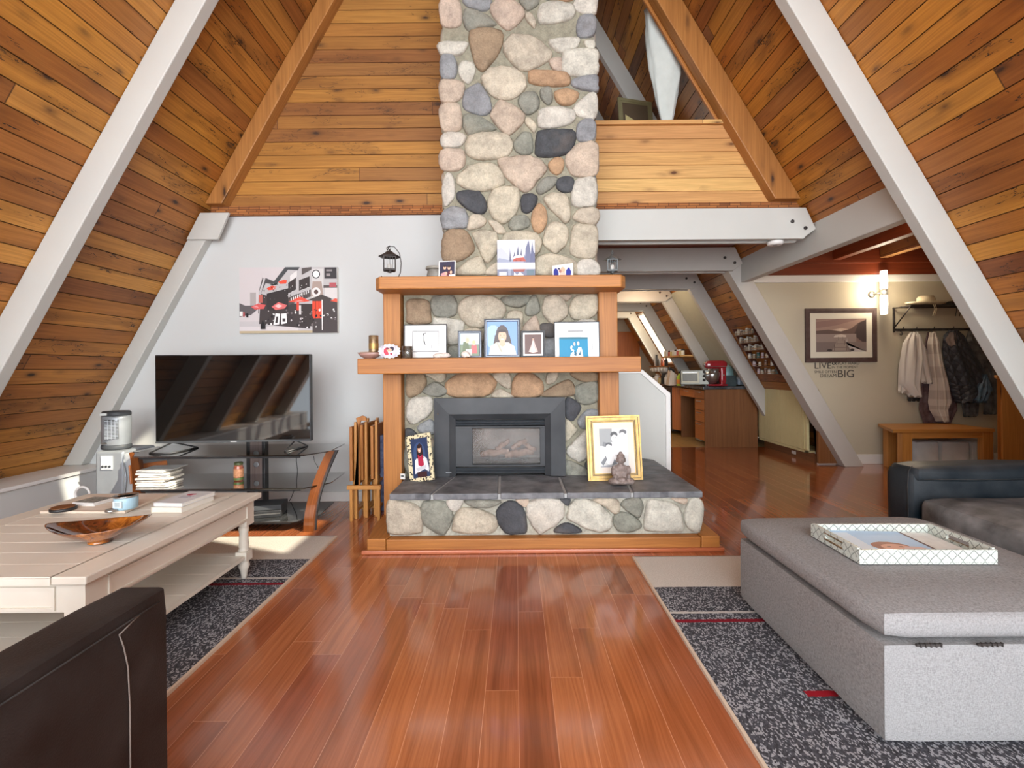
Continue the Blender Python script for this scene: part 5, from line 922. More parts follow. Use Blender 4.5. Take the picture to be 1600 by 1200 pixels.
r = thing('photo_card', b @ Vector((0, 0, 0)), 'white snapshot with blue clothing, right of the snowy print on the upper shelf', 'photograph')
m = MB(); m.m = b; m.prism([(-.078, 0), (.078, 0), (.078, .118), (-.078, .092)], .0005, .003, 'y'); m.build('card', MAT['paper'], r)
picture('print', b, .15, .09, [((246, 246, 246), rect(0, 0, 1, 1)), ((40, 52, 140), disc(.15, .4, .13, .42)), ((46, 56, 150), [(.62, .1), (.66, .7), (.82, .98), (.92, .6), (.86, .1)]), (SKIN, disc(.5, .72, .12, .24)), ((222, 190, 176), [(.3, .1), (.34, .5), (.6, .55), (.66, .1)]), ((170, 120, 110), disc(.36, .6, .07, .15)), ((60, 60, 90), disc(.3, .78, .06, .08))], r, GLOSSINK, -.0002, (246, 246, 246))
b = MB(); b.box(P(893, 420, 3.43)[0]-.012, P(893, 420, 3.43)[0]+.016, 3.43, 3.445, UZ1, UZ1+.02); tag(b.build('card_holder', MAT['black'], bevel=.003), 'tiny black easel foot behind the blue snapshot', 'stand')
b = MB(); b.ell(P(665, 430, 3.42)[0], 3.42, UZ1+.008, .022, .014, .009); tag(b.build('pebble', plain('pink_pebble', c(206, 176, 160), .6)), 'small pinkish pebble left of the stoneware pot', 'stone')
# hearth things
HZ = .3655
lf = T((P(661, 750, 3.40)[0], 3.36, HZ), -.30, -.18, math.radians(-11))
LEO = NT('leopard_enamel'); vo = LEO.n('ShaderNodeTexVoronoi'); vo.inputs['Scale'].default_value = 62; LEO.put(vo.inputs['Vector'], LEO.ob()); MAT['leo'] = LEO.fin(LEO.mix(LEO.ramp(vo.outputs['Distance'], [(.36, (1, 1, 1, 1)), (.42, (0, 0, 0, 1))]), c(226, 214, 176), c(46, 42, 36)), .4)
framed('framed_photograph', lf, .195, .335, .028, MAT['leo'], 'cream and black spotted frame with a dark-haired woman in white, leaning on the hearth',
 [((40, 58, 92), rect(0, 0, 1, 1)), ((56, 80, 120), disc(.45, .6, .35, .3)), ((44, 26, 28), [(.30, .55), (.34, .8), (.5, .88), (.64, .8), (.66, .55), (.72, .44), (.5, .5), (.28, .44)]), ((226, 226, 230), [(.12, .1), (.16, .44), (.34, .52), (.66, .54), (.86, .46), (.95, .2), (.92, .12), (.7, .2)]), (SKIN, disc(.47, .71, .09, .085)), ((44, 26, 28), disc(.47, .775, .095, .04)), ((44, 26, 28), [(.3, .7), (.38, .72), (.36, .5), (.3, .46)]), ((44, 26, 28), [(.58, .72), (.66, .7), (.68, .46), (.6, .5)]), ((176, 40, 70), [(.36, .58), (.5, .52), (.62, .58), (.68, .3), (.5, .27), (.34, .32)]), ((200, 200, 206), [(.2, .24), (.8, .3), (.8, .22), (.3, .16)]), ((60, 30, 34), rect(.25, 0, .8, .14)), ((240, 236, 232), disc(.47, .685, .035, .012))], base=(40, 58, 92), depth=.014)
tm = T((P(630, 750, 3.40)[0]-.01, 3.42, HZ), -.2); t = thing('thermometer', tm @ Vector((0, 0, 0)), 'tiny white square digital thermometer left of the spotted frame', 'thermometer')
b = MB(); b.m = tm; b.box(-.018, .018, 0, .012, 0, .042); b.build('case', MAT['trimw'], t, bevel=.003); b = MB(); b.m = tm; b.box(-.011, .011, -.001, .001, .018, .032); b.build('display', plain('lcd', c(120, 130, 130), .3), t); b = MB(); b.m = tm; [b.box(x, x+.004, -.0016, -.0009, .021, .029) for x in (-.007, -.001, .005)]; b.build('digits', MAT['black'], t)
gk = 3.50/740; gm = T((P(961, 745, 3.36)[0]-.0, 3.335, HZ), .0, -.12, math.radians(-1.0))
gf = framed('framed_photograph', gm, .385, .455, .050, MAT['gold'], 'large gold frame with a black and white photo of two children on the hearth',
 [((206, 206, 204), rect(0, 0, 1, 1)), ((150, 152, 152), rect(0, .55, .45, 1)), ((120, 122, 124), [(.1, .55), (.3, .5), (.35, .62), (.12, .66)]), ((60, 60, 62), disc(.52, .84, .13, .08)), ((226, 224, 222), disc(.53, .74, .11, .1)), ((90, 90, 92), disc(.84, .9, .13, .07)), ((230, 228, 226), disc(.82, .8, .11, .1)), ((236, 236, 236), [(.6, .4), (.62, .68), (.98, .7), (1, .3), (.7, .3)]), ((230, 230, 230), [(.36, .35), (.4, .64), (.62, .66), (.66, .3)]), ((80, 80, 84), disc(.32, .58, .12, .06)), ((222, 220, 218), disc(.31, .5, .1, .09)), ((240, 240, 240), [(.1, .2), (.16, .42), (.46, .42), (.6, .15), (.3, .06)]), ((110, 112, 116), [(.02, .12), (.2, .3), (.24, .2), (.1, .04)]), ((120, 124, 130), [(.4, .04), (.5, .22), (.6, .08)]), ((150, 152, 156), [(0, .02), (.3, .06), (.6, .02), (.6, 0), (0, 0)]), ((70, 70, 72), disc(.49, .76, .012, .01)), ((70, 70, 72), disc(.57, .76, .012, .01)), ((70, 70, 72), disc(.79, .82, .012, .01)), ((70, 70, 72), disc(.86, .82, .012, .01))],
 matb=.042, matcol=(226, 212, 200), base=(200, 200, 200), lip=None, depth=.03)
for o_, q_ in (('frame_line', .012), ('frame_line', .034), ('frame_line', .041)):
    l = MB(); l.m = gm; w, h, q, tt = .385, .455, q_, .003
    [l.box(*z) for z in ((-w/2+q, w/2-q, -.0018, .006, q, q+tt), (-w/2+q, w/2-q, -.0018, .006, h-q-tt, h-q), (-w/2+q, -w/2+q+tt, -.0018, .006, q, h-q), (w/2-q-tt, w/2-q, -.0018, .006, q, h-q))]; l.build(o_, MAT['iron'], gf)
# seated figurine, hands in its lap
a = P(971, 755, 3.20); bx, by = a[0], 3.21; s = .225; bd = MB()
def E(x, y, z, rx, ry, rz, rot=None): bd.ell(bx+x*s, by+y*s, HZ+z*s, rx*s, ry*s, rz*s, 10, rot)
E(0, 0, .10, .34, .22, .09); E(-.24, -.06, .12, .16, .17, .10); E(.24, -.06, .12, .16, .17, .10); E(0, -.15, .11, .22, .10, .07); E(0, .03, .30, .20, .14, .20); E(0, .03, .48, .24, .13, .13); E(-.22, 0, .42, .08, .09, .16); E(.22, 0, .42, .08, .09, .16); E(-.20, -.08, .27, .07, .12, .08); E(.20, -.08, .27, .07, .12, .08); E(0, -.15, .21, .13, .08, .05); E(0, .02, .62, .08, .08, .08); E(0, 0, .76, .125, .13, .15); E(0, .02, .86, .12, .12, .08); E(0, .03, .95, .06, .06, .05); E(-.125, .01, .74, .025, .04, .07); E(.125, .01, .74, .025, .04, .07); E(0, -.135, .74, .022, .025, .035); E(0, -.118, .69, .045, .015, .012); E(-.05, -.115, .785, .03, .015, .012); E(.05, -.115, .785, .03, .015, .012)
tag(bd.build('seated_figurine', plain('brown_cast_stone', c(124, 100, 88), .75, var=.3, scale=40, bump=.5, bscale=150), remesh=.0032), 'small brown seated meditating figurine in front of the gold frame', 'figurine')
# folded wooden tray tables beside the mantel post
for i in range(3):
    x = P(556, 760, 3.80)[0]+i*.072; y0 = 3.66+.03*i; t = thing('folding_tray_table', (x, 3.8, 0), ('leftmost of the folded honey pine tray tables left of the fireplace', 'middle of the folded honey pine tray tables left of the fireplace', 'folded honey pine tray table nearest the mantel post')[i], 'folding table', 'folded tray tables')
    b = MB(); b.box(x, x+.022, y0, y0+.38, .30, .72+.012*(i == 1)); b.build('tabletop', MAT['mantel'], t, bevel=.003)
    for k, yy in enumerate((y0+.02, y0+.32)): b = MB(); b.prism([(x+.026, .0), (x+.05, .0), (x+.048, .755), (x+.03, .755)], yy, yy+.034, 'y'); b.build('leg', MAT['oak'], t, bevel=.003)
    for k, yy in enumerate((y0+.06, y0+.28)): b = MB(); b.prism([(x+.002, .0), (x+.022, .0), (x+.024, .295), (x+.004, .295)], yy, yy+.03, 'y'); b.build('leg', MAT['oak'], t, bevel=.003)
    for zz in (.05, .26): b = MB(); b.box(x+.004, x+.046, y0+.055, y0+.32, zz, zz+.02); b.build('stretcher', MAT['oak'], t)
x = P(551, 730, 3.70)[0]; t = thing('tray_table_rack', (x, 3.78, 0), 'low honey pine rack holding the folded tray tables', 'rack')
b = MB(); b.box(x-.02, x+.24, 3.62, 3.655, .245, .275); b.build('crossbar', MAT['oak'], t, bevel=.003)
b = MB(); b.prism([(x+.035, .275), (x+.065, .275), (x+.068, .74), (x+.05, .79), (x+.10, .81), (x+.13, .80), (x+.13, .77), (x+.09, .77), (x+.075, .73), (x+.078, .275)], 3.63, 3.65, 'y'); b.build('handle', MAT['mantel'], t, bevel=.003)
for q in (x+.0, x+.21): b = MB(); b.box(q, q+.022, 3.625, 3.65, 0, .245); b.build('upright', MAT['oak'], t, bevel=.002)
b = MB(); b.box(P(596, 700, 3.9)[0]-.012, P(596, 700, 3.9)[0]+.02, 3.9, 4.15, .0, .62); tag(b.build('blue_folder', plain('blue_cloth', c(56, 84, 140), .7, var=.3, scale=30), bevel=.004), 'narrow blue board tucked between the tray tables and the post', 'board')
b = MB(); b.tube([P(551, 762, 4.17), P(549, 770, 4.15), P(548, 790, 3.95), P(547, 803, 3.86)], .005, 6); b.build('white_cable', MAT['trimw']); tag(bpy.data.objects['white_cable'], 'white cord hanging to the floor left of the tray tables', 'cable')
# ------------------------------------------------------------------ right half of the room
# grey storage ottoman with hinged padded lid
ot = thing('storage_ottoman', (1.6, 1.95, 0), 'large grey linen storage ottoman with hinged padded lid', 'ottoman')
OX0, OX1, OY0, OY1 = 1.08, 1.95, 1.40, 2.31
b = MB(); b.rbox(OX0, OX1, OY0, OY1, .032, .329, .018, .002, 12); b.build('body', MAT['ottoman'], ot)
b = MB(); b.rbox(OX0-.006, OX1+.006, OY0-.006, OY1+.006, .333, .431, .042, .006, 14); b.build('lid', MAT['ottoman'], ot)
for x in (1.17, 1.35, 1.70): b = MB(); b.box(x, x+.075, OY0-.010, OY0-.004, .327, .334); [b.box(x+.01+i*.015, x+.014+i*.015, OY0-.012, OY0-.004, .325, .336) for i in range(5)]; b.build('hinge', MAT['iron'], ot)
for (x, y) in ((OX0+.07, OY0+.07), (OX1-.07, OY0+.07), (OX0+.07, OY1-.07), (OX1-.07, OY1-.07)): MB().lathe([(.02, 0), (.026, .022)], x, y, .0135, 12).build('foot', MAT['dark'], ot)
# patterned tray
OZ = .4385
def snake():
    k = NT('snakeskin_print'); u, v, _ = k.sep(k.uv())
    s = .0385; uu = k.math('DIVIDE', u, s); fu = k.math('ABSOLUTE', k.math('SUBTRACT', k.math('FRACT', uu), .5)); fv = k.math('ABSOLUTE', k.math('SUBTRACT', k.math('FRACT', k.math('DIVIDE', v, .041)), .5))
    d = k.math('ADD', k.math('MULTIPLY', fu, 1.0), k.math('MULTIPLY', fv, 1.0)); n = k.noise(k.uv(), 120, 2); d = k.math('ADD', d, k.math('MULTIPLY', k.math('SUBTRACT', n, .5), .10))
    line = k.math('MULTIPLY', k.math('LESS_THAN', k.math('ABSOLUTE', k.math('SUBTRACT', d, .46)), .055), .8)
    base = k.mix(k.math('MULTIPLY', k.math('GREATER_THAN', n, .56), .4), c(206, 212, 204), c(168, 176, 168))
    return k.fin(k.mix(line, base, c(78, 84, 80)), .3, coat=.3)
SN = snake(); tq = thing('serving_tray', (1.6, 2.0, OZ), 'rectangular snakeskin-patterned serving tray on the ottoman', 'tray')
n1, n2 = F(1349, 881, OZ), F(1557, 883, OZ); f1, f2 = F(1262, 838, OZ), F(1452, 836, OZ)
TX0, TX1, TY0, TY1 = (n1[0]+f1[0])/2, (n2[0]+f2[0])/2, (n1[1]+n2[1])/2, (f1[1]+f2[1])/2; print('tray', n1, n2, f1, f2)
th, tt = .052, .012; TM = T(((TX0+TX1)/2, (TY0+TY1)/2, OZ), math.atan2(n2[1]-n1[1], n2[0]-n1[0])*.5); hx, hy = (TX1-TX0)/2, (TY1-TY0)/2
def tb(name, q, mat=SN, bevel=.002): b = MB(); b.m = TM; b.box(*q); return b.build(name, mat, tq, bevel=bevel)
tb('base', (-hx, hx, -hy, hy, 0, .006)); tb('side', (-hx, hx, -hy, -hy+tt, .006, th)); tb('side', (-hx, hx, hy-tt, hy, .006, th))
for s in (-1, 1):
    x0, x1 = (-hx, -hx+tt) if s < 0 else (hx-tt, hx); b = MB(); b.m = TM
    b.box(x0, x1, -hy+tt, -.05, .006, th+.004).box(x0, x1, .05, hy-tt, .006, th+.004).box(x0, x1, -.05, .05, .006, .022).box(x0, x1, -.05, .05, .042, th+.004); b.build('handle_side', SN, tq)
    b = MB(); b.m = TM; xx = x0-.001 if s < 0 else x1+.001; b.box(min(xx, xx-s*.003), max(xx, xx-s*.003), -.055, .055, .018, .024).box(min(xx, xx-s*.003), max(xx, xx-s*.003), -.055, .055, .042, .047); b.build('handle_rim', MAT['brass'], tq)
bk2 = thing('photo_book', (TX0+.2, TY0+.16, OZ+.008), 'glossy book with a face on a pale blue cover lying in the tray', 'book'); M = TM @ T((-.05, .0, .008), -.06)
b = MB(); b.m = M; b.box(-.135, .135, -.12, .13, 0, .018); b.build('pages', MAT['paper'], bk2)
b = MB(); b.m = M @ Matrix.Translation((0, -.12, .0185)) @ Matrix.Rotation(-pi/2, 4, 'X')
picture('cover', M @ Matrix.Translation((0, -.12, .0185)) @ Matrix.Rotation(-pi/2, 4, 'X'), .27, .25, [((176, 206, 234), rect(0, 0, 1, 1)), ((214, 228, 240), rect(0, .1, .22, .9)), ((150, 92, 74), disc(.5, .30, .26, .2)), ((214, 158, 138), disc(.55, .26, .2, .15)), ((210, 180, 176), disc(.78, .2, .16, .12)), ((120, 130, 190), [(.7, .1), (.96, .2), (.96, .02), (.7, 0)]), ((240, 240, 244), disc(.6, .18, .07, .03)), ((90, 60, 60), rect(.44, .29, .49, .31)), ((90, 60, 60), rect(.6, .29, .65, .31))], bk2, GLOSSINK, 0.0, (176, 206, 234))
nb = thing('notebook', (TX1-.12, TY0+.16, OZ+.008), 'narrow white notebook with brown spine beside the book in the tray', 'notebook'); M = TM @ T((.155, .01, .0075), -.05)
b = MB(); b.m = M; b.box(-.06, .06, -.12, .12, 0, .012); b.build('cover', plain('notebook_white', c(226, 226, 220), .5, var=.1, scale=30), nb, bevel=.001); b = MB(); b.m = M; b.box(-.066, -.045, -.121, .121, -.0002, .0128); b.build('spine', plain('brown_spine', c(96, 62, 52), .5), nb)
# ---- blue-black leather sofa
so = thing('leather_sofa', (2.7, 1.9, 0), 'blue-black leather sofa with rounded arm at the right edge', 'sofa')
AX = P(1383, 760, 2.87)[0]; AZ = P(1450, 722, 2.86)[2]
b = MB(); b.rbox(AX, AX+1.0, 2.665, 2.885, .05, AZ-.0, .055, .008, 14, .002, 3); b.build('arm', MAT['bleather'], so)
b = MB(); b.rbox(AX+.02, AX+1.0, 2.655, 2.875, AZ-.085, AZ+.012, .04, .006, 14, .002, 8); b.build('arm_pad', MAT['bleather'], so)
b = MB(); b.rbox(AX+.01, AX+.80, 1.80, 2.66, .16, .425, .06, .022, 14, .004, 4); b.build('seat_cushion', plain('mottled_black_leather', c(34, 30, 30), .4, var=.4, scale=7, bump=.25, bscale=200), so)  # far seat mottled, browner than the rest of the sofa
b = MB(); b.rbox(AX+.01, AX+.80, .92, 1.79, .16, .425, .06, .022, 14, .004, 5); b.build('seat_cushion', MAT['bleather'], so)
for (y0, y1, sd) in ((1.80, 2.655, 6), (.92, 1.79, 7)): b = MB(); b.rbox(AX+.66, AX+.95, y0, y1, .36, .80, .09, .02, 12, .005, sd); b.build('back_cushion', MAT['bleather'], so)
b = MB(); b.rbox(AX+.85, AX+1.05, .72, 2.885, .05, .76, .06, .005, 10); b.build('back', MAT['bleather'], so)
b = MB(); b.rbox(AX+.03, AX+.9, .92, 2.67, .05, .18, .03, .0, 10); b.build('base', MAT['bleather'], so)
b = MB(); b.rbox(AX, AX+1.0, .70, .915, .05, AZ, .055, .008, 12); b.build('arm', MAT['bleather'], so)
b = MB(); b.tube([(AX+.0, 2.70+.0, .10), (AX-.004, 2.70, AZ-.10), (AX+.01, 2.71, AZ-.02), (AX+.04, 2.72, AZ+.006)], .0025, 6).tube([(AX+.05, 2.652, AZ-.055), (AX+.5, 2.650, AZ-.058), (AX+.9, 2.652, AZ-.055)], .0022, 6); b.build('seam', MAT['dark'], so)
for (x, y) in ((AX+.08, 2.8), (AX+.08, .8), (AX+.9, 2.8), (AX+.9, .8)): box('foot', MAT['dark'], (x-.03, x+.03, y-.03, y+.03, .0135 if x < 2.4 else 0, .06), so)
# ---- things on the far wall of the entrance bay
FY = 5.62
k = FY/740; pa = P(1315.5, 566, FY-.03); M = T((pa[0], FY-.028, pa[2]))
framed('framed_picture', M, 111*k, 84*k, .055, plain('dark_walnut_frame', c(66, 42, 38), .5), 'large dark-framed sepia picture of a jetty on a lake',
 [((120, 98, 92), rect(0, 0, 1, 1)), ((150, 124, 114), rect(0, .62, 1, 1)), ((190, 164, 148), [(.2, .62), (.5, .72), (.9, .62)]), ((206, 188, 172), [(.35, .62), (.48, .68), (.6, .62)]), ((134, 106, 100), [(0, .9), (.5, 1), (.9, 1), (.4, .8), (0, .72)]), ((96, 78, 74), [(0, .56), (.0, .64), (.25, .67), (.5, .62), (.7, .70), (.85, .88), (1, .97), (1, .5), (0, .52)]), ((70, 58, 58), [(.75, .5), (.85, .86), (1, .96), (1, .2)]), ((140, 124, 118), rect(0, .3, .8, .54)), ((190, 176, 166), [(.38, .5), (.5, .53), (.6, .5), (.6, .44), (.35, .44)]), ((118, 104, 100), rect(0, 0, 1, .3)), ((176, 168, 164), [(.62, .2), (.9, .08), (1, 0), (.7, 0), (.6, .3), (.62, .42)]), ((142, 128, 120), [(.44, .44), (.54, .44), (.64, .04), (.33, .04)]), ((96, 82, 78), rect(.36, .04, .375, .22)), ((96, 82, 78), rect(.6, .04, .615, .22)), ((96, 82, 78), rect(.41, .2, .42, .36)), ((96, 82, 78), rect(.56, .2, .57, .36)), ((96, 82, 78), rect(.44, .34, .446, .46)), ((96, 82, 78), rect(.53, .34, .536, .46)), ((60, 52, 52), disc(.27, .05, .05, .04)), ((60, 52, 52), disc(.72, .06, .04, .04)), ((112, 98, 92), [(.37, .12), (.61, .12), (.605, .14), (.375, .14)]), ((112, 98, 92), [(.40, .24), (.59, .24), (.585, .255), (.405, .255)])],
 cat='picture', matb=.068, matcol=(206, 200, 184), base=(120, 98, 92), depth=.026)
wq = thing('wall_lettering', P(1308, 592, FY-.002), 'black wall lettering reading live and play hard, dream big, under the jetty picture', 'wall decal')
LM = plain('black_vinyl', c(46, 42, 40), .6)
def wt(s, px, py, hpx, wpx):   # baseline left at px,py; cap height hpx; wanted width wpx
    p = P(px, py, FY-.0015); ob = text('word', s, T(p), hpx*k/.69, LM, wq); xs = [v.co.x for v in ob.data.vertices]; w0 = max(xs)-min(xs); x0 = min(xs)
    for v in ob.data.vertices: v.co.x = x0+(v.co.x-x0)*(wpx*k/w0)
wt('LIVE', 1272, 576, 9.5, 26); wt('&', 1299.5, 570, 9, 8); wt('PLAY HARD', 1308.5, 569.8, 4.4, 34); wt('IN THE MOMENT', 1299.5, 575.6, 3.6, 41); wt('SMILE OFTEN', 1272.5, 583, 3.8, 34); wt('DREAM', 1281, 589.6, 5.2, 25); wt('BIG', 1308, 589.6, 11.5, 25)
# tube wall lamp, lit
a = P(1381, 457, FY-.10); lp = thing('wall_sconce', (a[0], FY, a[2]), 'lit double frosted tube wall lamp with chrome middle', 'wall lamp')
GL = emitm('glowing_frosted_glass', (1.0, .93, .78, 1), 3.2)
zt, zm1, zm2, zb_ = P(1381, 423, FY-.1)[2], P(1381, 452, FY-.1)[2], P(1381, 461, FY-.1)[2], P(1381, 491, FY-.1)[2]
MB().lathe([(.030, 0), (.036, .01), (.040, (zt-zm1)*.5), (.034, zt-zm1)], a[0], FY-.1, zm1, 20).build('tube_shade', GL, lp); MB().lathe([(.034, 0), (.040, (zm2-zb_)*.5), (.036, zm2-zb_-.01), (.030, zm2-zb_)], a[0], FY-.1, zb_, 20).build('tube_shade', GL, lp)
MB().lathe([(.036, 0), (.036, zm1-zm2)], a[0], FY-.1, zm2, 20).build('collar', MAT['steel'], lp); b = MB(); b.tube([(a[0], FY-.1, (zm1+zm2)/2), (a[0]-.06, FY-.04, (zm1+zm2)/2-.01), (a[0]-.07, FY-.01, (zm1+zm2)/2-.01)], .009, 8); b.m = T((a[0]-.07, FY-.002, (zm1+zm2)/2-.01), 0, pi/2); b.lathe([(.042, 0), (.042, .006), (.025, .016), (.01, .02)], n=20); b.build('arm', MAT['steel'], lp)
pl = bpy.data.lights.new('sconce_light', 'POINT'); pl.energy = 17; pl.color = (1.0, .84, .62); pl.shadow_soft_size = .06; po = bpy.data.objects.new('sconce_light', pl); COL.objects.link(po); po.location = (a[0]-.05, FY-.18, a[2])
# coat rack
rx0, rx1 = P(1401, 500, FY-.05)[0], P(1522, 500, FY-.05)[0]; rt, rb = P(1402, 481, FY-.05)[2], P(1402, 515, FY-.05)[2]
cr = thing('coat_rack', ((rx0+rx1)/2, FY, rb), 'dark iron wall coat rack with upper shelf and hooks', 'coat rack')
b = MB(); 
for x in (rx0, rx1): b.box(x-.008, x+.008, FY-.016, FY, rb-.03, rt+.01); b.tube([(x, FY-.01, rb+.02), (x, FY-.26, rt)], .007, 6)
b.build('bracket', MAT['iron'], cr)
b = MB(); [b.box(rx0-.01, rx1+.01, y, y+.012, rt-.006, rt+.006) for y in (FY-.27, FY-.2, FY-.13, FY-.06)]; b.box(rx0-.01, rx0+.004, FY-.27, FY, rt-.008, rt+.004).box(rx1-.004, rx1+.01, FY-.27, FY, rt-.008, rt+.004); b.build('shelf', MAT['iron'], cr)
box('rail', MAT['iron'], (rx0-.01, rx1+.01, FY-.02, FY-.001, rb-.014, rb+.014), cr, bevel=.003)
HK = [1408, 1429, 1456, 1486, 1515]
for q in HK: x = P(q, 515, FY-.05)[0]; b = MB(); b.tube([(x, FY-.02, rb), (x, FY-.06, rb-.03), (x, FY-.07, rb-.055), (x, FY-.05, rb-.065), (x, FY-.035, rb-.05)], .006, 6).tube([(x, FY-.02, rb+.0), (x, FY-.08, rb+.005), (x, FY-.085, rb+.03)], .006, 6); b.build('hook', MAT['iron'], cr)
# straw hat
ha = P(1452, 478, FY-.16); ht = thing('sun_hat', (ha[0], FY-.16, rt+.008), 'cream wide-brimmed hat with dark band on the coat rack', 'hat')
STR = plain('hat_straw', c(206, 192, 160), .85, var=.1, scale=30, bump=.3)
b = MB(); b.lathe([(.225, .045), (.20, .024), (.14, .010), (.10, .02), (.104, .03), (.098, .09), (.08, .115), (.04, .118), (.01, .112)], ha[0]-.02, FY-.14, rt+.007, 30, 1.0, .62); b.build('crown_and_brim', STR, ht)
b = MB(); b.lathe([(.104, .022), (.1065, .026), (.1055, .044), (.102, .048)], ha[0]-.02, FY-.14, rt+.007, 30, 1.0, .64); b.build('band', MAT['dark'], ht)
b = MB(); [b.tube([(ha[0]+dx, FY-.27, rt+.01), (ha[0]+dx+.01, FY-.28, rt-.05), (ha[0]+dx-.015, FY-.278, rt-.12)], .003, 5) for dx in (-.05, -.03)]; b.build('tie', STR, ht)
b = MB(); b.rbox(ha[0]+.17, ha[0]+.42, FY-.25, FY-.08, rt+.007, rt+.05, .02, .01, 8, .004, 2); tag(b.build('flat_hat', MAT['dark']), 'flat black cap lying right of the cream hat on the coat rack', 'hat')
b = MB(); [b.tube([(ha[0]+dx, FY-.29, rt+.01), (ha[0]+dx-.01, FY-.29, rt-.08), (ha[0]+dx-.02, FY-.29, rt-.13)], .004, 5) for dx in (.20, .245)]; tag(b.build('dark_strap', MAT['dark']), 'pair of thin dark straps dangling from the coat rack shelf', 'strap')
# garments: rows of left/right pixel edges, hanging at a depth
def garment(name, Y, rows, mat, label, cat='coat', depth=.09, folds=5, amp=.012, seed=0, parent=None, n=26):
    b = MB(); b.smooth = True; R = random.Random(seed); ph = R.uniform(0, 6); fr, bk = [], []
    rr = []
    for (r0, r1) in zip(rows, rows[1:]):
        for t in (0, .25, .5, .75): rr.append(tuple(r0[i]*(1-t)+r1[i]*t for i in range(3)))
    rr.append(rows[-1]); m = len(rr)
    for j, (py, xa, xb) in enumerate(rr):
        A, B = P(xa, py, Y), P(xb, py, Y); s = j/(m-1); f_, k_ = [], []
        for i in range(n+1):
            t = i/n; x = A[0]*(1-t)+B[0]*t; z = A[2]*(1-t)+B[2]*t; bul = math.sin(pi*t)**.5 if 0 < t < 1 else 0
            fo = amp*min(1, s*3+.3)*math.sin(folds*2*pi*t+ph+.8*math.sin(3*s+ph))+amp*.5*math.sin(folds*3.3*pi*t-ph+2*s)
            if j == m-1: z += .012*math.sin(folds*2*pi*t+ph)
            f_.append(b.pt((x, Y-depth*bul*(.4+.6*s)-fo*bul, z))); k_.append(b.pt((x, Y+.02*bul+fo*.3*bul, z)))
        fr.append(f_); bk.append(k_)
    U = lambda i, j: (i/n*.5, j/m*.9)
    for j in range(m-1):
        for i in range(n):
            b.face([fr[j][i], fr[j+1][i], fr[j+1][i+1], fr[j][i+1]], [U(i, j), U(i, j+1), U(i+1, j+1), U(i+1, j)]); b.face([bk[j][i], bk[j][i+1], bk[j+1][i+1], bk[j+1][i]], [U(i, j), U(i+1, j), U(i+1, j+1), U(i, j+1)])
    for rw, inv in ((0, 0), (m-1, 1)):
        for i in range(n): b.face([fr[rw][i], fr[rw][i+1], bk[rw][i+1], bk[rw][i]])
    o = b.build(name, mat, parent)
    if parent is None: tag(o, label, cat, None)
    return o
CW_ = plain('off_white_twill', c(200, 194, 188), .9, var=.05, scale=8); CB_ = plain('black_nylon', c(26, 26, 32), .55, var=.3, scale=12, bump=.2); CM_ = plain('maroon_wool', c(74, 26, 32), .9, var=.2)
def plaid():
    k = NT('cream_plaid'); u, v, _ = k.sep(k.uv()); a_ = k.math('LESS_THAN', k.math('FRACT', k.math('DIVIDE', u, .16)), .45); b_ = k.math('LESS_THAN', k.math('FRACT', k.math('DIVIDE', v, .16)), .45)
    return k.fin(k.ramp(k.math('MULTIPLY', k.math('ADD', a_, b_), .5), [(0, c(206, 200, 192)), (.5, c(192, 184, 176)), (1, c(172, 162, 154))]), .9)
def quilt():
    k = NT('quilted_charcoal'); u, v, _ = k.sep(k.uv()); d1 = k.math('ABSOLUTE', k.math('SUBTRACT', k.math('FRACT', k.math('DIVIDE', k.math('ADD', u, v), .085)), .5)); d2 = k.math('ABSOLUTE', k.math('SUBTRACT', k.math('FRACT', k.math('DIVIDE', k.math('SUBTRACT', u, v), .085)), .5)); h = k.math('MINIMUM', d1, d2)
    k.bump(h, .9, .02); return k.fin(k.ramp(h, [(0, c(26, 28, 34)), (.08, c(52, 56, 66))]), .5)
G = 5.53
garment('maroon_scarf', 5.58, [(519, 1449, 1456), (560, 1440, 1462), (640, 1436, 1476), (665, 1444, 1486)], CM_, 'maroon garment hanging behind the plaid shirt', 'scarf', .03, 3, .008, 4)
garment('maroon_scarf', 5.56, [(600, 1478, 1492), (640, 1478, 1496), (668, 1474, 1482)], CM_, 'maroon scarf end below the plaid shirt with a pale tip', 'scarf', .02, 2, .006, 5)
wc = thing('white_coat', P(1427, 517, G), 'off-white coat hanging on the left side of the coat rack', 'coat')
garment('body', 5.53, [(519, 1422, 1432), (532, 1413, 1441), (560, 1407, 1446), (600, 1404, 1438), (619, 1418, 1434)], CW_, '', '', .10, 3, .014, 1, wc)
garment('sleeve', 5.50, [(522, 1427, 1438), (545, 1430, 1447), (580, 1434, 1453), (598, 1437, 1457)], CW_, '', '', .05, 2, .01, 2, wc); garment('sleeve', 5.54, [(535, 1411, 1420), (575, 1404, 1416), (613, 1403, 1415)], CW_, '', '', .04, 2, .008, 3, wc)
garment('lining', 5.57, [(600, 1418, 1438), (626, 1418, 1438)], MAT['dark'], '', '', .02, 3, .01, 3, wc)
garment('plaid_shirt', 5.51, [(519, 1453, 1459), (535, 1449, 1466), (565, 1449, 1471), (600, 1452, 1481), (628, 1450, 1486), (640, 1452, 1478), (657, 1462, 1476)], plaid(), 'cream plaid shirt-jacket hanging right of the white coat', 'shirt', .09, 3, .012, 6)
qj = thing('quilted_jacket', P(1488, 517, G), 'charcoal quilted jacket with blue lining on the coat rack', 'jacket')
garment('shell', 5.50, [(516, 1482, 1494), (524, 1474, 1504), (545, 1472, 1516), (570, 1476, 1532), (600, 1484, 1543), (614, 1487, 1549), (628, 1492, 1514)], quilt(), '', '', .12, 3, .012, 7, qj)
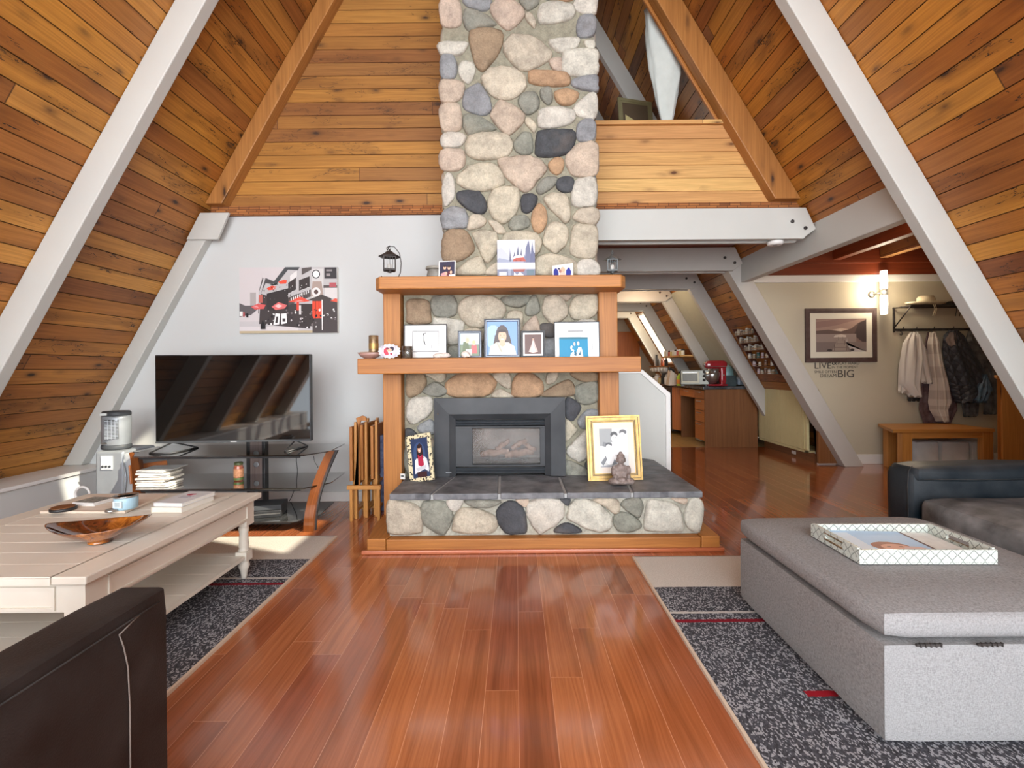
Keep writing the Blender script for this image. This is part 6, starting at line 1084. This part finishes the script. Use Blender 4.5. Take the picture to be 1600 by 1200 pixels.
garment('lining', 5.42, [(585, 1536, 1541), (608, 1522, 1550), (628, 1514, 1541)], plain('blue_lining', c(36, 88, 122), .5, var=.2), '', '', .05, 4, .012, 8, qj)
garment('hood', 5.47, [(519, 1484, 1492), (530, 1477, 1494), (540, 1481, 1493)], plain('hood_lining', c(110, 96, 92), .9), '', '', .05, 2, .008, 9, qj)
garment('black_jacket', 5.565, [(517, 1513, 1521), (532, 1507, 1532), (555, 1524, 1550), (600, 1540, 1557), (646, 1536, 1557)], CB_, 'black jacket hanging behind the quilted jacket at the right of the rack', 'jacket', .05, 3, .015, 10)
garment('black_coat', 5.585, [(600, 1490, 1530), (630, 1502, 1530), (650, 1505, 1528)], CB_, 'black coat hem showing under the quilted jacket', 'coat', .025, 3, .01, 11)
# bench with pale storage bins
bq = thing('hall_bench', (5.0, 5.3, 0), 'long honey oak bench under the coat rack', 'bench')
bz = P(1400, 668, 5.15)[2]; bx0 = P(1378, 670, 5.2)[0]; bx1 = P(1556, 670, 4.98)[0]-.01
b = MB(); b.prism([(P(1374, 668, 5.5)[0], 5.52), (P(1395, 672, 4.98)[0], 4.98), (bx1, 4.98), (bx1, 5.52)], bz-.035, bz, 'z'); b.build('top', MAT['walnut'] if 0 else MAT['oak'], bq, bevel=.004)
xa, xb = P(1377, 700, 5.45)[0], P(1410, 700, 5.0)[0]
for (x, y) in ((xa+.05, 5.42), (xb, 5.0), (bx1-.1, 5.0), (bx1-.1, 5.42)): box('leg', MAT['oak'], (x, x+.105, y, y+.07, 0, bz-.035), bq, bevel=.003)
box('apron', MAT['oak'], (xb+.1, bx1-.1, 5.01, 5.03, bz-.10, bz-.035), bq); box('apron', MAT['oak'], (xa+.15, bx1-.1, 5.46, 5.48, bz-.10, bz-.035), bq)
for i, (p0, p1) in enumerate(((1429, 1466), (1468, 1514), (1516, 1553))):
    x0, x1 = P(p0, 700, 5.16)[0], P(p1, 700, 5.16)[0]; b = MB(); b.rbox(x0+.01, x1-.005, 5.14, 5.42, .002, .33, .02, .006, 8, .003, i)
    o = b.build('storage_bin', plain('pale_canvas_bin', c(206, 210, 210), .7, var=.15, scale=4)); tag(o, ('leftmost pale canvas storage bin under the hall bench', 'middle pale canvas storage bin under the hall bench', 'pale canvas storage bin under the bench nearest the tall cabinet')[i], 'storage bin', 'bins under the hall bench')
# tall honey wood cabinet cut by the slope
c0, c1 = P(1558, 640, 4.6)[0], P(1640, 640, 4.6)[0]
tc = thing('tall_cabinet', ((c0+c1)/2, 5.1, 0), 'tall honey pine cabinet at the right end of the bench', 'cabinet')
b = MB(); b.prism([(c0, 4.60), (c1, 4.60), (c1, 4.96), (P(1560, 640, 4.96)[0], 4.96)], 0, P(1558, 592, 4.6)[2], 'z'); b.build('body', MAT['mantel'], tc, bevel=.004); box('door', MAT['oak'], (c0+.03, c1-.03, 4.58, 4.599, .05, P(1558, 592, 4.6)[2]-.05), tc, bevel=.003)
b = MB(); b.prism([(c0-.02, 4.58), (c1+.02, 4.58), (c1+.02, 4.975), (P(1556, 640, 4.96)[0], 4.975)], P(1558, 592, 4.6)[2], P(1558, 588, 4.6)[2]+.005, 'z'); b.build('top', MAT['oak'], tc, bevel=.003)
# smoke alarm under the first collar
a = P(1212, 382, 4.16); sm = thing('smoke_alarm', (a[0], 4.16, a[2]-.02), 'round white smoke alarm under the white collar beam', 'smoke alarm')
MB().lathe([(.05, 0), (.062, .006), (.066, .022), (.066, .034)], a[0], 4.17, 2.262-.036, 26).build('cover', MAT['trimw'], sm); MB().lathe([(.02, -.001), (.02, .002)], a[0], 4.17, 2.262-.036, 16).build('vent_ring', MAT['silver'], sm)
# cream eaves cupboards
CX = 3.53; y0, y1, z0, z1 = 5.725, 6.86, .115, .89
ec = thing('eaves_cupboard', (CX, 6.25, z0), 'cream panelled cupboard set under the slope beside the kitchen', 'cupboard')
b = MB(); b.box(CX, CX+.012, y0, y1, z0, z1).box(CX, CX+.30, y0, y1, z0, z0+.02).box(CX, CX+.02, y0, y1, z1-.02, z1); b.box(CX-.02, CX, y0, y0+.045, z0, z1).box(CX-.02, CX, y1-.03, y1, z0, z1).box(CX-.02, CX, y0, y1, z1-.03, z1).box(CX-.02, CX, y0, y1, z0, z0+.03); b.build('carcass', MAT['creamcab'], ec, bevel=.002)
for (a_, e_) in ((y0+.05, (y0+y1)/2-.003), ((y0+y1)/2+.003, y1-.035)):
    b = MB(); nb_ = 12
    for i in range(nb_): s_ = (e_-a_)/nb_; b.box(CX-.024, CX-.002, a_+i*s_+.002, a_+(i+1)*s_-.002, z0+.035, z1-.035)
    b.box(CX-.019, CX-.001, a_, e_, z0+.034, z1-.034); b.build('door', MAT['creamcab'], ec)
box('socket_plate', MAT['trimw'], (CX+.06, CX+.067, 6.10, 6.18, .03, .07), struct(box('trim_14', MAT['walnut'], (CX+.068, CX+.08, 5.725, 6.86, .001, .113))))
# ------------------------------------------------------------------ kitchen beyond
ki = thing('kitchen_unit', (3.0, 7.3, 0), 'brown kitchen end unit with drawers and knee space under a black worktop', 'kitchen cabinet')
x0, x1 = 2.74, 3.50; YK = 6.87; ZK = .84
b = MB(); b.prism([(x0, .0), (x1, .0), (3.50, ZK), (x0, ZK)], YK, YK+.03, 'y'); b.build('end_panel', MAT['walnut'], ki)
b = MB(); b.box(x0+.02, x1, YK+.03, YK+.40, .08, ZK).box(x0+.03, x1, YK+1.06, YK+1.09, 0, ZK).box(x0+.25, x1, YK+.42, YK+1.09, .70, ZK).box(x0+.5, x0+.52, YK+.4, YK+1.06, 0, ZK); b.build('carcass', MAT['walnut'], ki)
for i, (a, e) in enumerate(((.70, .825), (.53, .69), (.36, .52), (.09, .35))):
    d = MB().box(x0, x0+.02, YK+.035, YK+.395, a, e).build('drawer', MAT['orangecab'], ki, bevel=.003); MB().tube([(x0-.001, YK+.15, e-.03), (x0-.025, YK+.15, e-.03), (x0-.025, YK+.28, e-.03), (x0-.001, YK+.28, e-.03)], .006, 6).build('handle', MAT['steel'], d)
d = MB().box(x0, x0+.02, YK+.41, YK+1.05, .70, .825).build('drawer', MAT['orangecab'], ki, bevel=.003); MB().tube([(x0-.001, YK+.66, .79), (x0-.025, YK+.66, .79), (x0-.025, YK+.8, .79), (x0-.001, YK+.8, .79)], .006, 6).build('handle', MAT['steel'], d)
M = T((x0, YK+1.42, 0), .35); d = MB(); d.m = M; d.box(-.012, .008, -.34, .0, .09, .825); dd_ = d.build('door', MAT['orangecab'], ki, bevel=.003); d = MB(); d.m = M; d.tube([(-.012, -.28, .66), (-.035, -.28, .66), (-.035, -.28, .80), (-.012, -.28, .80)], .006, 6); d.build('handle', MAT['steel'], dd_)
tag(MB().prism([(x0-.03, YK-.02), (x1-.02, YK-.02), (x1-.02, YK+2.6), (x0-.03, YK+2.6)], ZK+.001, ZK+.045, 'z').build('worktop', plain('black_laminate', c(30, 30, 32), .25, var=.2), bevel=.006), 'black worktop running back along the kitchen slope', 'worktop')
# dark dishwasher / cooker side beyond
a = MB().box(x0+.0, x1-.1, YK+1.45, YK+2.05, .05, ZK-.01); dw = thing('dishwasher', (x0+.3, YK+1.75, .05), 'black kitchen appliance beside the open orange cabinet door', 'appliance'); a.build('casing', MAT['black'], dw, bevel=.01); box('handle', MAT['steel'], (x0-.03, x0-.012, YK+1.5, YK+2.0, .72, .74), dw)
# bin in the knee space
bi = thing('pedal_bin', (x0+.25, YK+.62, 0), 'grey and cream stacked recycling bin in the kitchen knee space', 'bin')
bxx = x0+.12
MB().rbox(bxx, bxx+.3, YK+.46, YK+.72, .01, .42, .02, 0, 6).build('lower_bin', plain('bin_grey', c(176, 172, 158), .4), bi); MB().rbox(bxx, bxx+.3, YK+.46, YK+.72, .45, .66, .02, 0, 6).build('upper_bin', plain('bin_cream', c(200, 192, 168), .4), bi)
for z in (.40, .62): MB().box(bxx-.03, bxx+.02, YK+.48, YK+.62, z, z+.06).build('latch', MAT['trimw'], bi, bevel=.006)
ZC = ZK+.046
def onK(px, Y): return P(px, 600, Y)[0]
# toaster oven
Y = 6.98; xa, xb = onK(1068, Y), onK(1096, Y); zt = P(1080, 577, Y)[2]; to = thing('toaster_oven', ((xa+xb)/2+.1, Y+.15, ZC), 'steel toaster oven on the black worktop', 'toaster oven')
Mt = T((xa+.23, Y+.19, 0), -.32)
def tbx(nm, q, m, bv=.003): b = MB(); b.m = Mt; b.box(*q); return b.build(nm, m, to, bevel=bv)
tbx('casing', (-.20, .20, -.15, .15, ZC+.02, zt-.01), plain('dull_steel', c(112, 110, 100), .4, .5), .01); tbx('oven_door', (-.19, .06, -.156, -.148, ZC+.05, zt-.04), plain('oven_beige', c(150, 142, 120), .4, .3)); tbx('door_glass', (-.17, .04, -.16, -.155, ZC+.075, zt-.065), plain('warm_glass', c(110, 106, 90), .4)); tbx('handle', (-.17, .04, -.18, -.168, zt-.055, zt-.045), MAT['steel'])
for i in range(3): b = MB(); b.m = Mt @ Matrix.Translation((.13, -.15, ZC+.09+i*.06)) @ Matrix.Rotation(pi/2, 4, 'X'); b.lathe([(.02, 0), (.018, .018)], n=14); b.build('knob', MAT['redwood'] if 0 else MAT['iron'], to)
for (x, y) in ((-.17, -.12), (.17, -.12), (-.17, .12), (.17, .12)): tbx('foot', (x-.02, x+.02, y-.02, y+.02, ZC, ZC+.02), MAT['black'], 0)
# red stand mixer with steel bowl
mx = onK(1119, 6.95); mi = thing('stand_mixer', (mx, 6.97, ZC), 'glossy red stand mixer with steel bowl on the worktop', 'stand mixer'); MR = plain('red_enamel', c(150, 22, 34), .18, coat=.8, var=.02); Y = 6.98
b = MB(); b.rbox(mx-.13, mx+.15, Y-.09, Y+.09, ZC, ZC+.035, .016, 0, 8); b.build('base', MR, mi)
b = MB(); b.rbox(mx+.06, mx+.15, Y-.05, Y+.05, ZC+.02, ZC+.30, .03, 0, 8); b.build('column', MR, mi)
b = MB(); b.rbox(mx-.155, mx+.165, Y-.065, Y+.065, ZC+.255, ZC+.375, .05, .004, 10); b.build('head', MR, mi)
b = MB(); b.m = T((mx-.158, Y, ZC+.32)) @ Matrix.Rotation(pi/2, 4, 'Y'); b.lathe([(.028, -.012), (.03, .01)], n=16); b.build('hub', MAT['steel'], mi); box('trim_band', MAT['steel'], (mx-.14, mx+.15, Y-.069, Y-.064, ZC+.285, ZC+.292), mi)
MB().lathe([(.045, .04), (.05, .045), (.06, .06), (.095, .10), (.108, .16), (.110, .205), (.104, .205), (.10, .15), (.05, .07), (.004, .065)], mx-.05, Y, ZC, 28).build('bowl', MAT['steel'], mi)
MB().tube([(mx-.05, Y, ZC+.27), (mx-.05, Y, ZC+.12)], .012, 8).build('beater_shaft', MAT['steel'], mi)
b = MB(); b.m = T((mx+.10, Y-.05, ZC+.16), 0, pi/2); b.lathe([(.014, 0), (.012, .02)], n=12); b.build('lock_knob', MAT['steel'], mi)
# dark teal box, blue bag, steel canister behind
xa, xb = onK(1131, 6.97), onK(1149, 6.97); b = MB(); b.box(xa, xb, 6.94, 7.1, ZC, P(1140, 587, 6.97)[2]); tag(b.build('dark_box', plain('dark_teal_card', c(30, 48, 50), .5), bevel=.004), 'dark teal cube box right of the red mixer', 'box')
b = MB(); b.ell(onK(1136, 7.22), 7.22, ZC+.16, .10, .08, .16, 10); tag(b.build('blue_bag', plain('pale_blue_plastic', c(150, 196, 200), .3, var=.15, bump=.4), remesh=.01), 'pale blue plastic water jug behind the dark teal box', 'jug')
b = MB(); b.rbox(onK(1149, 7.05)+.01, onK(1160, 7.05)+.03, 6.99, 7.09, ZC, ZC+.13, .03, 0, 8, .008, 3); tag(b.build('plastic_bag', plain('blue_wrap', c(130, 150, 172), .3, var=.4, scale=30, bump=.5)), 'crumpled blue-grey plastic bag at the end of the worktop', 'bag')
b = MB(); b.m = T((onK(1117, 7.35), 7.35, ZC)); b.lathe([(.12, 0), (.12, .28), (.11, .29)], n=24); tag(b.build('steel_canister', MAT['steel']), 'brushed steel canister between toaster oven and mixer', 'canister')
b = MB(); b.m = T((onK(1062, 7.25), 7.25, ZC)); r = thing('soap_bottle', (onK(1062, 7.25), 7.25, ZC), 'yellow-green bottle with orange label left of the toaster oven', 'bottle'); b.lathe([(.04, 0), (.045, .01), (.045, .13), (.02, .17), (.016, .19)], n=18); b.build('bottle', plain('lime_plastic', c(176, 196, 50), .3), r)
b = MB(); b.m = T((onK(1062, 7.25), 7.25, ZC)); b.lathe([(.0455, .03), (.046, .035), (.046, .09), (.0455, .095)], n=18); b.build('label', plain('orange_paper', c(232, 130, 40), .5), r); b = MB(); b.m = T((onK(1062, 7.25), 7.25, ZC)); b.lathe([(.018, .19), (.018, .22)], n=12); b.build('cap', MAT['black'], r)
r = thing('knife_block', (onK(1050, 7.5), 7.5, ZC), 'pale wooden knife block on the worktop', 'knife block'); b = MB(); b.prism([(onK(1042, 7.5), ZC), (onK(1056, 7.5), ZC), (onK(1056, 7.5), ZC+.16), (onK(1046, 7.5), ZC+.24)], 7.42, 7.56, 'y'); b.build('block', MAT['beech'], r)
for i in range(4): q = onK(1047+i*2.2, 7.5); b = MB(); b.tube([(q, 7.45, ZC+.20-.012*i), (q-.03, 7.45, ZC+.29-.012*i)], .010, 6); b.build('knife_handle', MAT['black'], r)
for i in range(5):
    px = 1022+i*5.2; Y = 7.9+.25*(4-i); x = P(px, 600, Y)[0]; h = (.12, .15, .10, .17, .14)[i]
    j = thing('canister', (x, Y, ZC), ('small steel canister at the far left of the worktop', 'tall white canister second from the far end of the worktop', 'squat cream jar in the middle of the far worktop', 'tall dark bottle behind the cream jar on the worktop', 'round white jar nearest the knife block')[i], 'jar', 'jars along the far worktop')
    MB().lathe([(.045, 0), (.05, .01), (.05, h*.8), (.035, h*.95)], x, Y, ZC, 16).build('body', (MAT['steel'], MAT['trimw'], MAT['creamcab'], MAT['dark'], MAT['paper'])[i], j); MB().lathe([(.036, h*.95), (.036, h*1.1), (.02, h*1.14)], x, Y, ZC, 14).build('lid', (MAT['black'], MAT['steel'], MAT['oak'], MAT['black'], MAT['steel'])[i], j)
# shelves fixed across the slope: spice shelf, mug shelf with mugs
def slopeP(Y, z, d=0.0): return (xr(z)-d*math.sin(math.atan(KR)), Y, z-d*math.cos(math.atan(KR)))
def xat(px, Y, lo=0.6, hi=2.6):   # height where the view column px meets the slope at depth Y
    a = ray(px, 560)[0]*Y; return BR-KR*a
z = P(1060, 556, 8.5)[2]; xs = xr(z)
sh = thing('spice_ledge', (xs-.2, 8.5, z), 'short yellow pine shelf of spice jars under the kitchen slope', 'shelf'); b = MB(); b.prism([(xs-.42, z-.025), (xs-.01, z-.025), (xs-.01, z), (xs-.42, z)], 7.99, 9.08, 'y'); b.build('board', MAT['loft'], sh)
jt = None
for i in range(9):
    Y = 8.05+i*.115; x = xs-.36
    cols = [c(222, 214, 190), c(206, 190, 120), c(190, 80, 70), c(226, 222, 212)]
    j = thing('spice_jar', (x, Y, z), '%s small spice jar from the near end of the yellow pine shelf' % ORD[i], 'spice jar', 'jars on the yellow pine shelf')
    MB().lathe([(.028, 0), (.03, .004), (.03, .07), (.026, .078)], x, Y, z+.001, 12).build('jar_body', plain('spice_%d' % (i % 4), cols[i % 4], .4), j); MB().lathe([(.028, .079), (.028, .1), (.02, .104)], x, Y, z+.001, 12).build('lid', MAT['trimw'] if i % 3 else MAT['iron'], j)
z = P(1038, 572, 9.8)[2]; xs = xr(z)
b = MB(); b.prism([(xs-.40, z-.02), (xs-.01, z-.02), (xs-.01, z), (xs-.40, z)], 9.22, 10.30, 'y'); tag(b.build('mug_shelf', MAT['mantel']), 'orange wood shelf with mugs hanging below, far end of the kitchen slope', 'shelf')
for i in range(5):
    Y = 9.3+i*.2; x = xs-.36; m = thing('mug', (x, Y, z-.12), 'white mug hanging %s from the near end under the orange wood shelf' % ORD[i], 'mug', 'mugs hanging under the far shelf')
    MB().lathe([(.03, 0), (.04, .01), (.042, .085), (.038, .085), (.034, .012), (.004, .01)], x, Y, z-.115, 14).build('cup', MAT['trimw'], m); MB().tube([(x-.04, Y, z-.05), (x-.07, Y, z-.06), (x-.07, Y, z-.09), (x-.04, Y, z-.10)], .006, 6).build('handle', MAT['trimw'], m)
for i in range(3):
    Y = 9.45+i*.25; x = xs-.30; tag(MB().lathe([(.03, 0), (.034, .01), (.034, .1), (.015, .13), (.015, .16)], x, Y, z+.001, 12).build('bottle', (MAT['dark'], MAT['redwood'], MAT['iron'])[i]), ('dark bottle at the near end of the orange wood shelf', 'red-brown bottle in the middle of the orange wood shelf', 'iron-coloured bottle at the far end of the orange wood shelf')[i], 'bottle', 'bottles on the mug shelf')
kn = thing('knife_rack', slopeP(10.4, 1.3, .1), 'black magnetic knife strip on the far kitchen rafter', 'knife rack'); q = P(1026, 570, 10.3); b = MB(); b.box(q[0]-.02, q[0]+.02, 10.29, 10.31, q[2]-.03, q[2]+.22); b.build('strip', MAT['black'], kn); b = MB(); b.box(q[0]-.05, q[0]-.03, 10.28, 10.30, q[2]-.05, q[2]+.15); b.build('knife', MAT['steel'], kn)
# sloping spice rack of five shelves beside the entrance bay
rk = thing('spice_rack', slopeP(6.1, 1.4, .05), 'dark wooden rack of spice jars leaning on the slope beside the entrance bay', 'spice rack')
Yf, Yn = 6.44, 5.92; zt, zb_ = 1.66, 1.06
for Y in (Yf, Yn): b = MB(); b.prism([(xr(zt)-.09, zt+.02), (xr(zt)-.01, zt+.02), (xr(zb_)-.01, zb_), (xr(zb_)-.09, zb_)], Y-.008, Y+.008, 'y'); b.build('side', MAT['darkbrown'], rk)
SHN = ['topmost', 'second', 'middle', 'fourth', 'fifth', 'lowest']
for s_ in range(6):
    z = zt-.075-s_*.103; xs = xr(z); b = MB(); b.box(xs-.125, xs-.01, Yn, Yf, z-.008, z); b.build('shelf', MAT['walnut'], rk); n = (7, 8, 9, 5, 4, 6)[s_]
    b = MB(); b.tube([(xs-.125, Yn, z+.02), (xs-.125, Yf, z+.02)], .003, 5); b.build('rail', MAT['mantel'], rk)
    for i in range(n):
        Y = Yn+.04+i*(Yf-Yn-.08)/max(1, n-1); x = xs-.095; h = .05+.012*((i*7+s_) % 3); r_ = .019+.003*((i+s_) % 2)
        cc = [c(206, 196, 176), c(120, 84, 60), c(214, 206, 196), c(160, 150, 126), c(60, 96, 90), c(196, 180, 190)][(i*5+s_*2) % 6] if s_ > 2 else [c(150, 140, 120), c(110, 96, 80), c(186, 178, 160)][(i+s_) % 3]
        j = thing('spice_jar', (x, Y, z), '%s little spice jar from the entrance end on the %s shelf of the dark rack' % (ORD[i], SHN[s_]), 'spice jar', 'jars on the %s shelf of the dark rack' % SHN[s_])
        MB().lathe([(r_*.95, 0), (r_, .003), (r_, h*.8), (r_*.8, h*.9)], x, Y, z+.001, 10).build('jar_body', plain('rack_spice_%d' % ((i*5+s_*2) % 6 if s_ > 2 else 6+(i+s_) % 3), cc, .35), j); MB().lathe([(r_*.9, h*.9), (r_*.9, h*1.08)], x, Y, z+.001, 10).build('lid', MAT['steel'] if (i+s_) % 2 else MAT['trimw'], j)
# recessed ceiling lamp glowing in the kitchen, plus added unseen fill lights
a = P(1008, 482, 9.6)
sp = thing('ceiling_spotlight', (a[0], 9.6, 2.50), 'small lit spotlight under the far kitchen ceiling', 'spotlight'); MB().lathe([(.05, -.06), (.055, -.055), (.05, .03)], a[0], 9.6, a[2]+.03, 16).build('housing', MAT['trimw'], sp); MB().lathe([(.042, -.066), (.045, -.061)], a[0], 9.6, a[2]+.03, 16).build('bulb', emitm('warm_bulb', (1, .8, .5, 1), 14), sp)
for i, (x, y, z, e) in enumerate(((a[0], 9.6, 2.25, 26), (2.0, 7.4, 2.2, 22), (.6, 8.6, 2.2, 22), (3.4, 3.6, 2.40, 22))):  # first is the spotlight's own light, the rest are added fill
    d = bpy.data.lights.new('spot_and_fill_light', 'POINT'); d.energy = e; d.color = (1.0, .80, .55); d.shadow_soft_size = .12; o = bpy.data.objects.new('spot_and_fill_light', d); COL.objects.link(o); o.location = (x, y, z)
gl = thing('added_bay_lamp', (3.4, 3.6, 2.62), 'added round fill lamp, out of view over the entrance bay', 'ceiling lamp'); MB().lathe([(.10, 0), (.11, .01), (.11, .04), (.09, .06)], 3.4, 3.6, 2.575, 24).build('lamp_body', MAT['trimw'], gl); MB().lathe([(.085, -.02), (.09, 0)], 3.4, 3.6, 2.573, 24).build('lamp_shade', emitm('lamp_opal', (1, .85, .65, 1), 3), gl)  # fixture added around the bay fill light, hidden from the camera
# ------------------------------------------------------------------ loft
M = T((P(1005, 190, 4.9)[0], 4.9, 2.61), .25, -.12)
lm = framed('leaning_mirror', M, .40, P(1000, 138, 4.9)[2]-2.62, .05, plain('olive_frame', c(120, 112, 76), .45), 'olive-framed mirror leaning in the loft behind the pine parapet', [((196, 182, 130), rect(.1, 0, 1, .9)), ((90, 76, 60), [(0, 0), (.1, 0), (.1, .9), (1, .8), (1, 1), (0, 1)])], base=(150, 140, 100))  # mirror's yellowish reflection painted on as flat shapes
cu = thing('fabric_lamp', P(1042, 187, 4.36), 'tapering white crinkled fabric hanging over the loft parapet', 'hanging fabric'); b = MB(); b.smooth = True; n = 28; rings = []
zA, zB = PZ+.005, PZ+1.12
for s_ in range(17):
    t = s_/16; z = zA+(zB-zA)*t; w_ = .03+.12*min(1, t*1.6)**.8+.03*t; cx_ = P(1042-2*t, 187, 4.36)[0]+.0; ring = []
    for k2 in range(n): th_ = 2*pi*k2/n; rr_ = w_*(1+.07*math.sin(7*th_+1.2*math.sin(9*t))+.03*math.sin(23*t+3*th_)); ring.append(b.pt((cx_+rr_*math.cos(th_), 4.36+rr_*.4*math.sin(th_), z)))
    rings.append(ring)
for p_, q_ in zip(rings, rings[1:]):
    for k2 in range(n): j = (k2+1) % n; b.face([p_[k2], p_[j], q_[j], q_[k2]])
b.face(rings[0][::-1]); b.face(rings[-1]); b.build('fabric', plain('white_voile', c(202, 208, 202), .8, var=.06, bump=.2), cu)
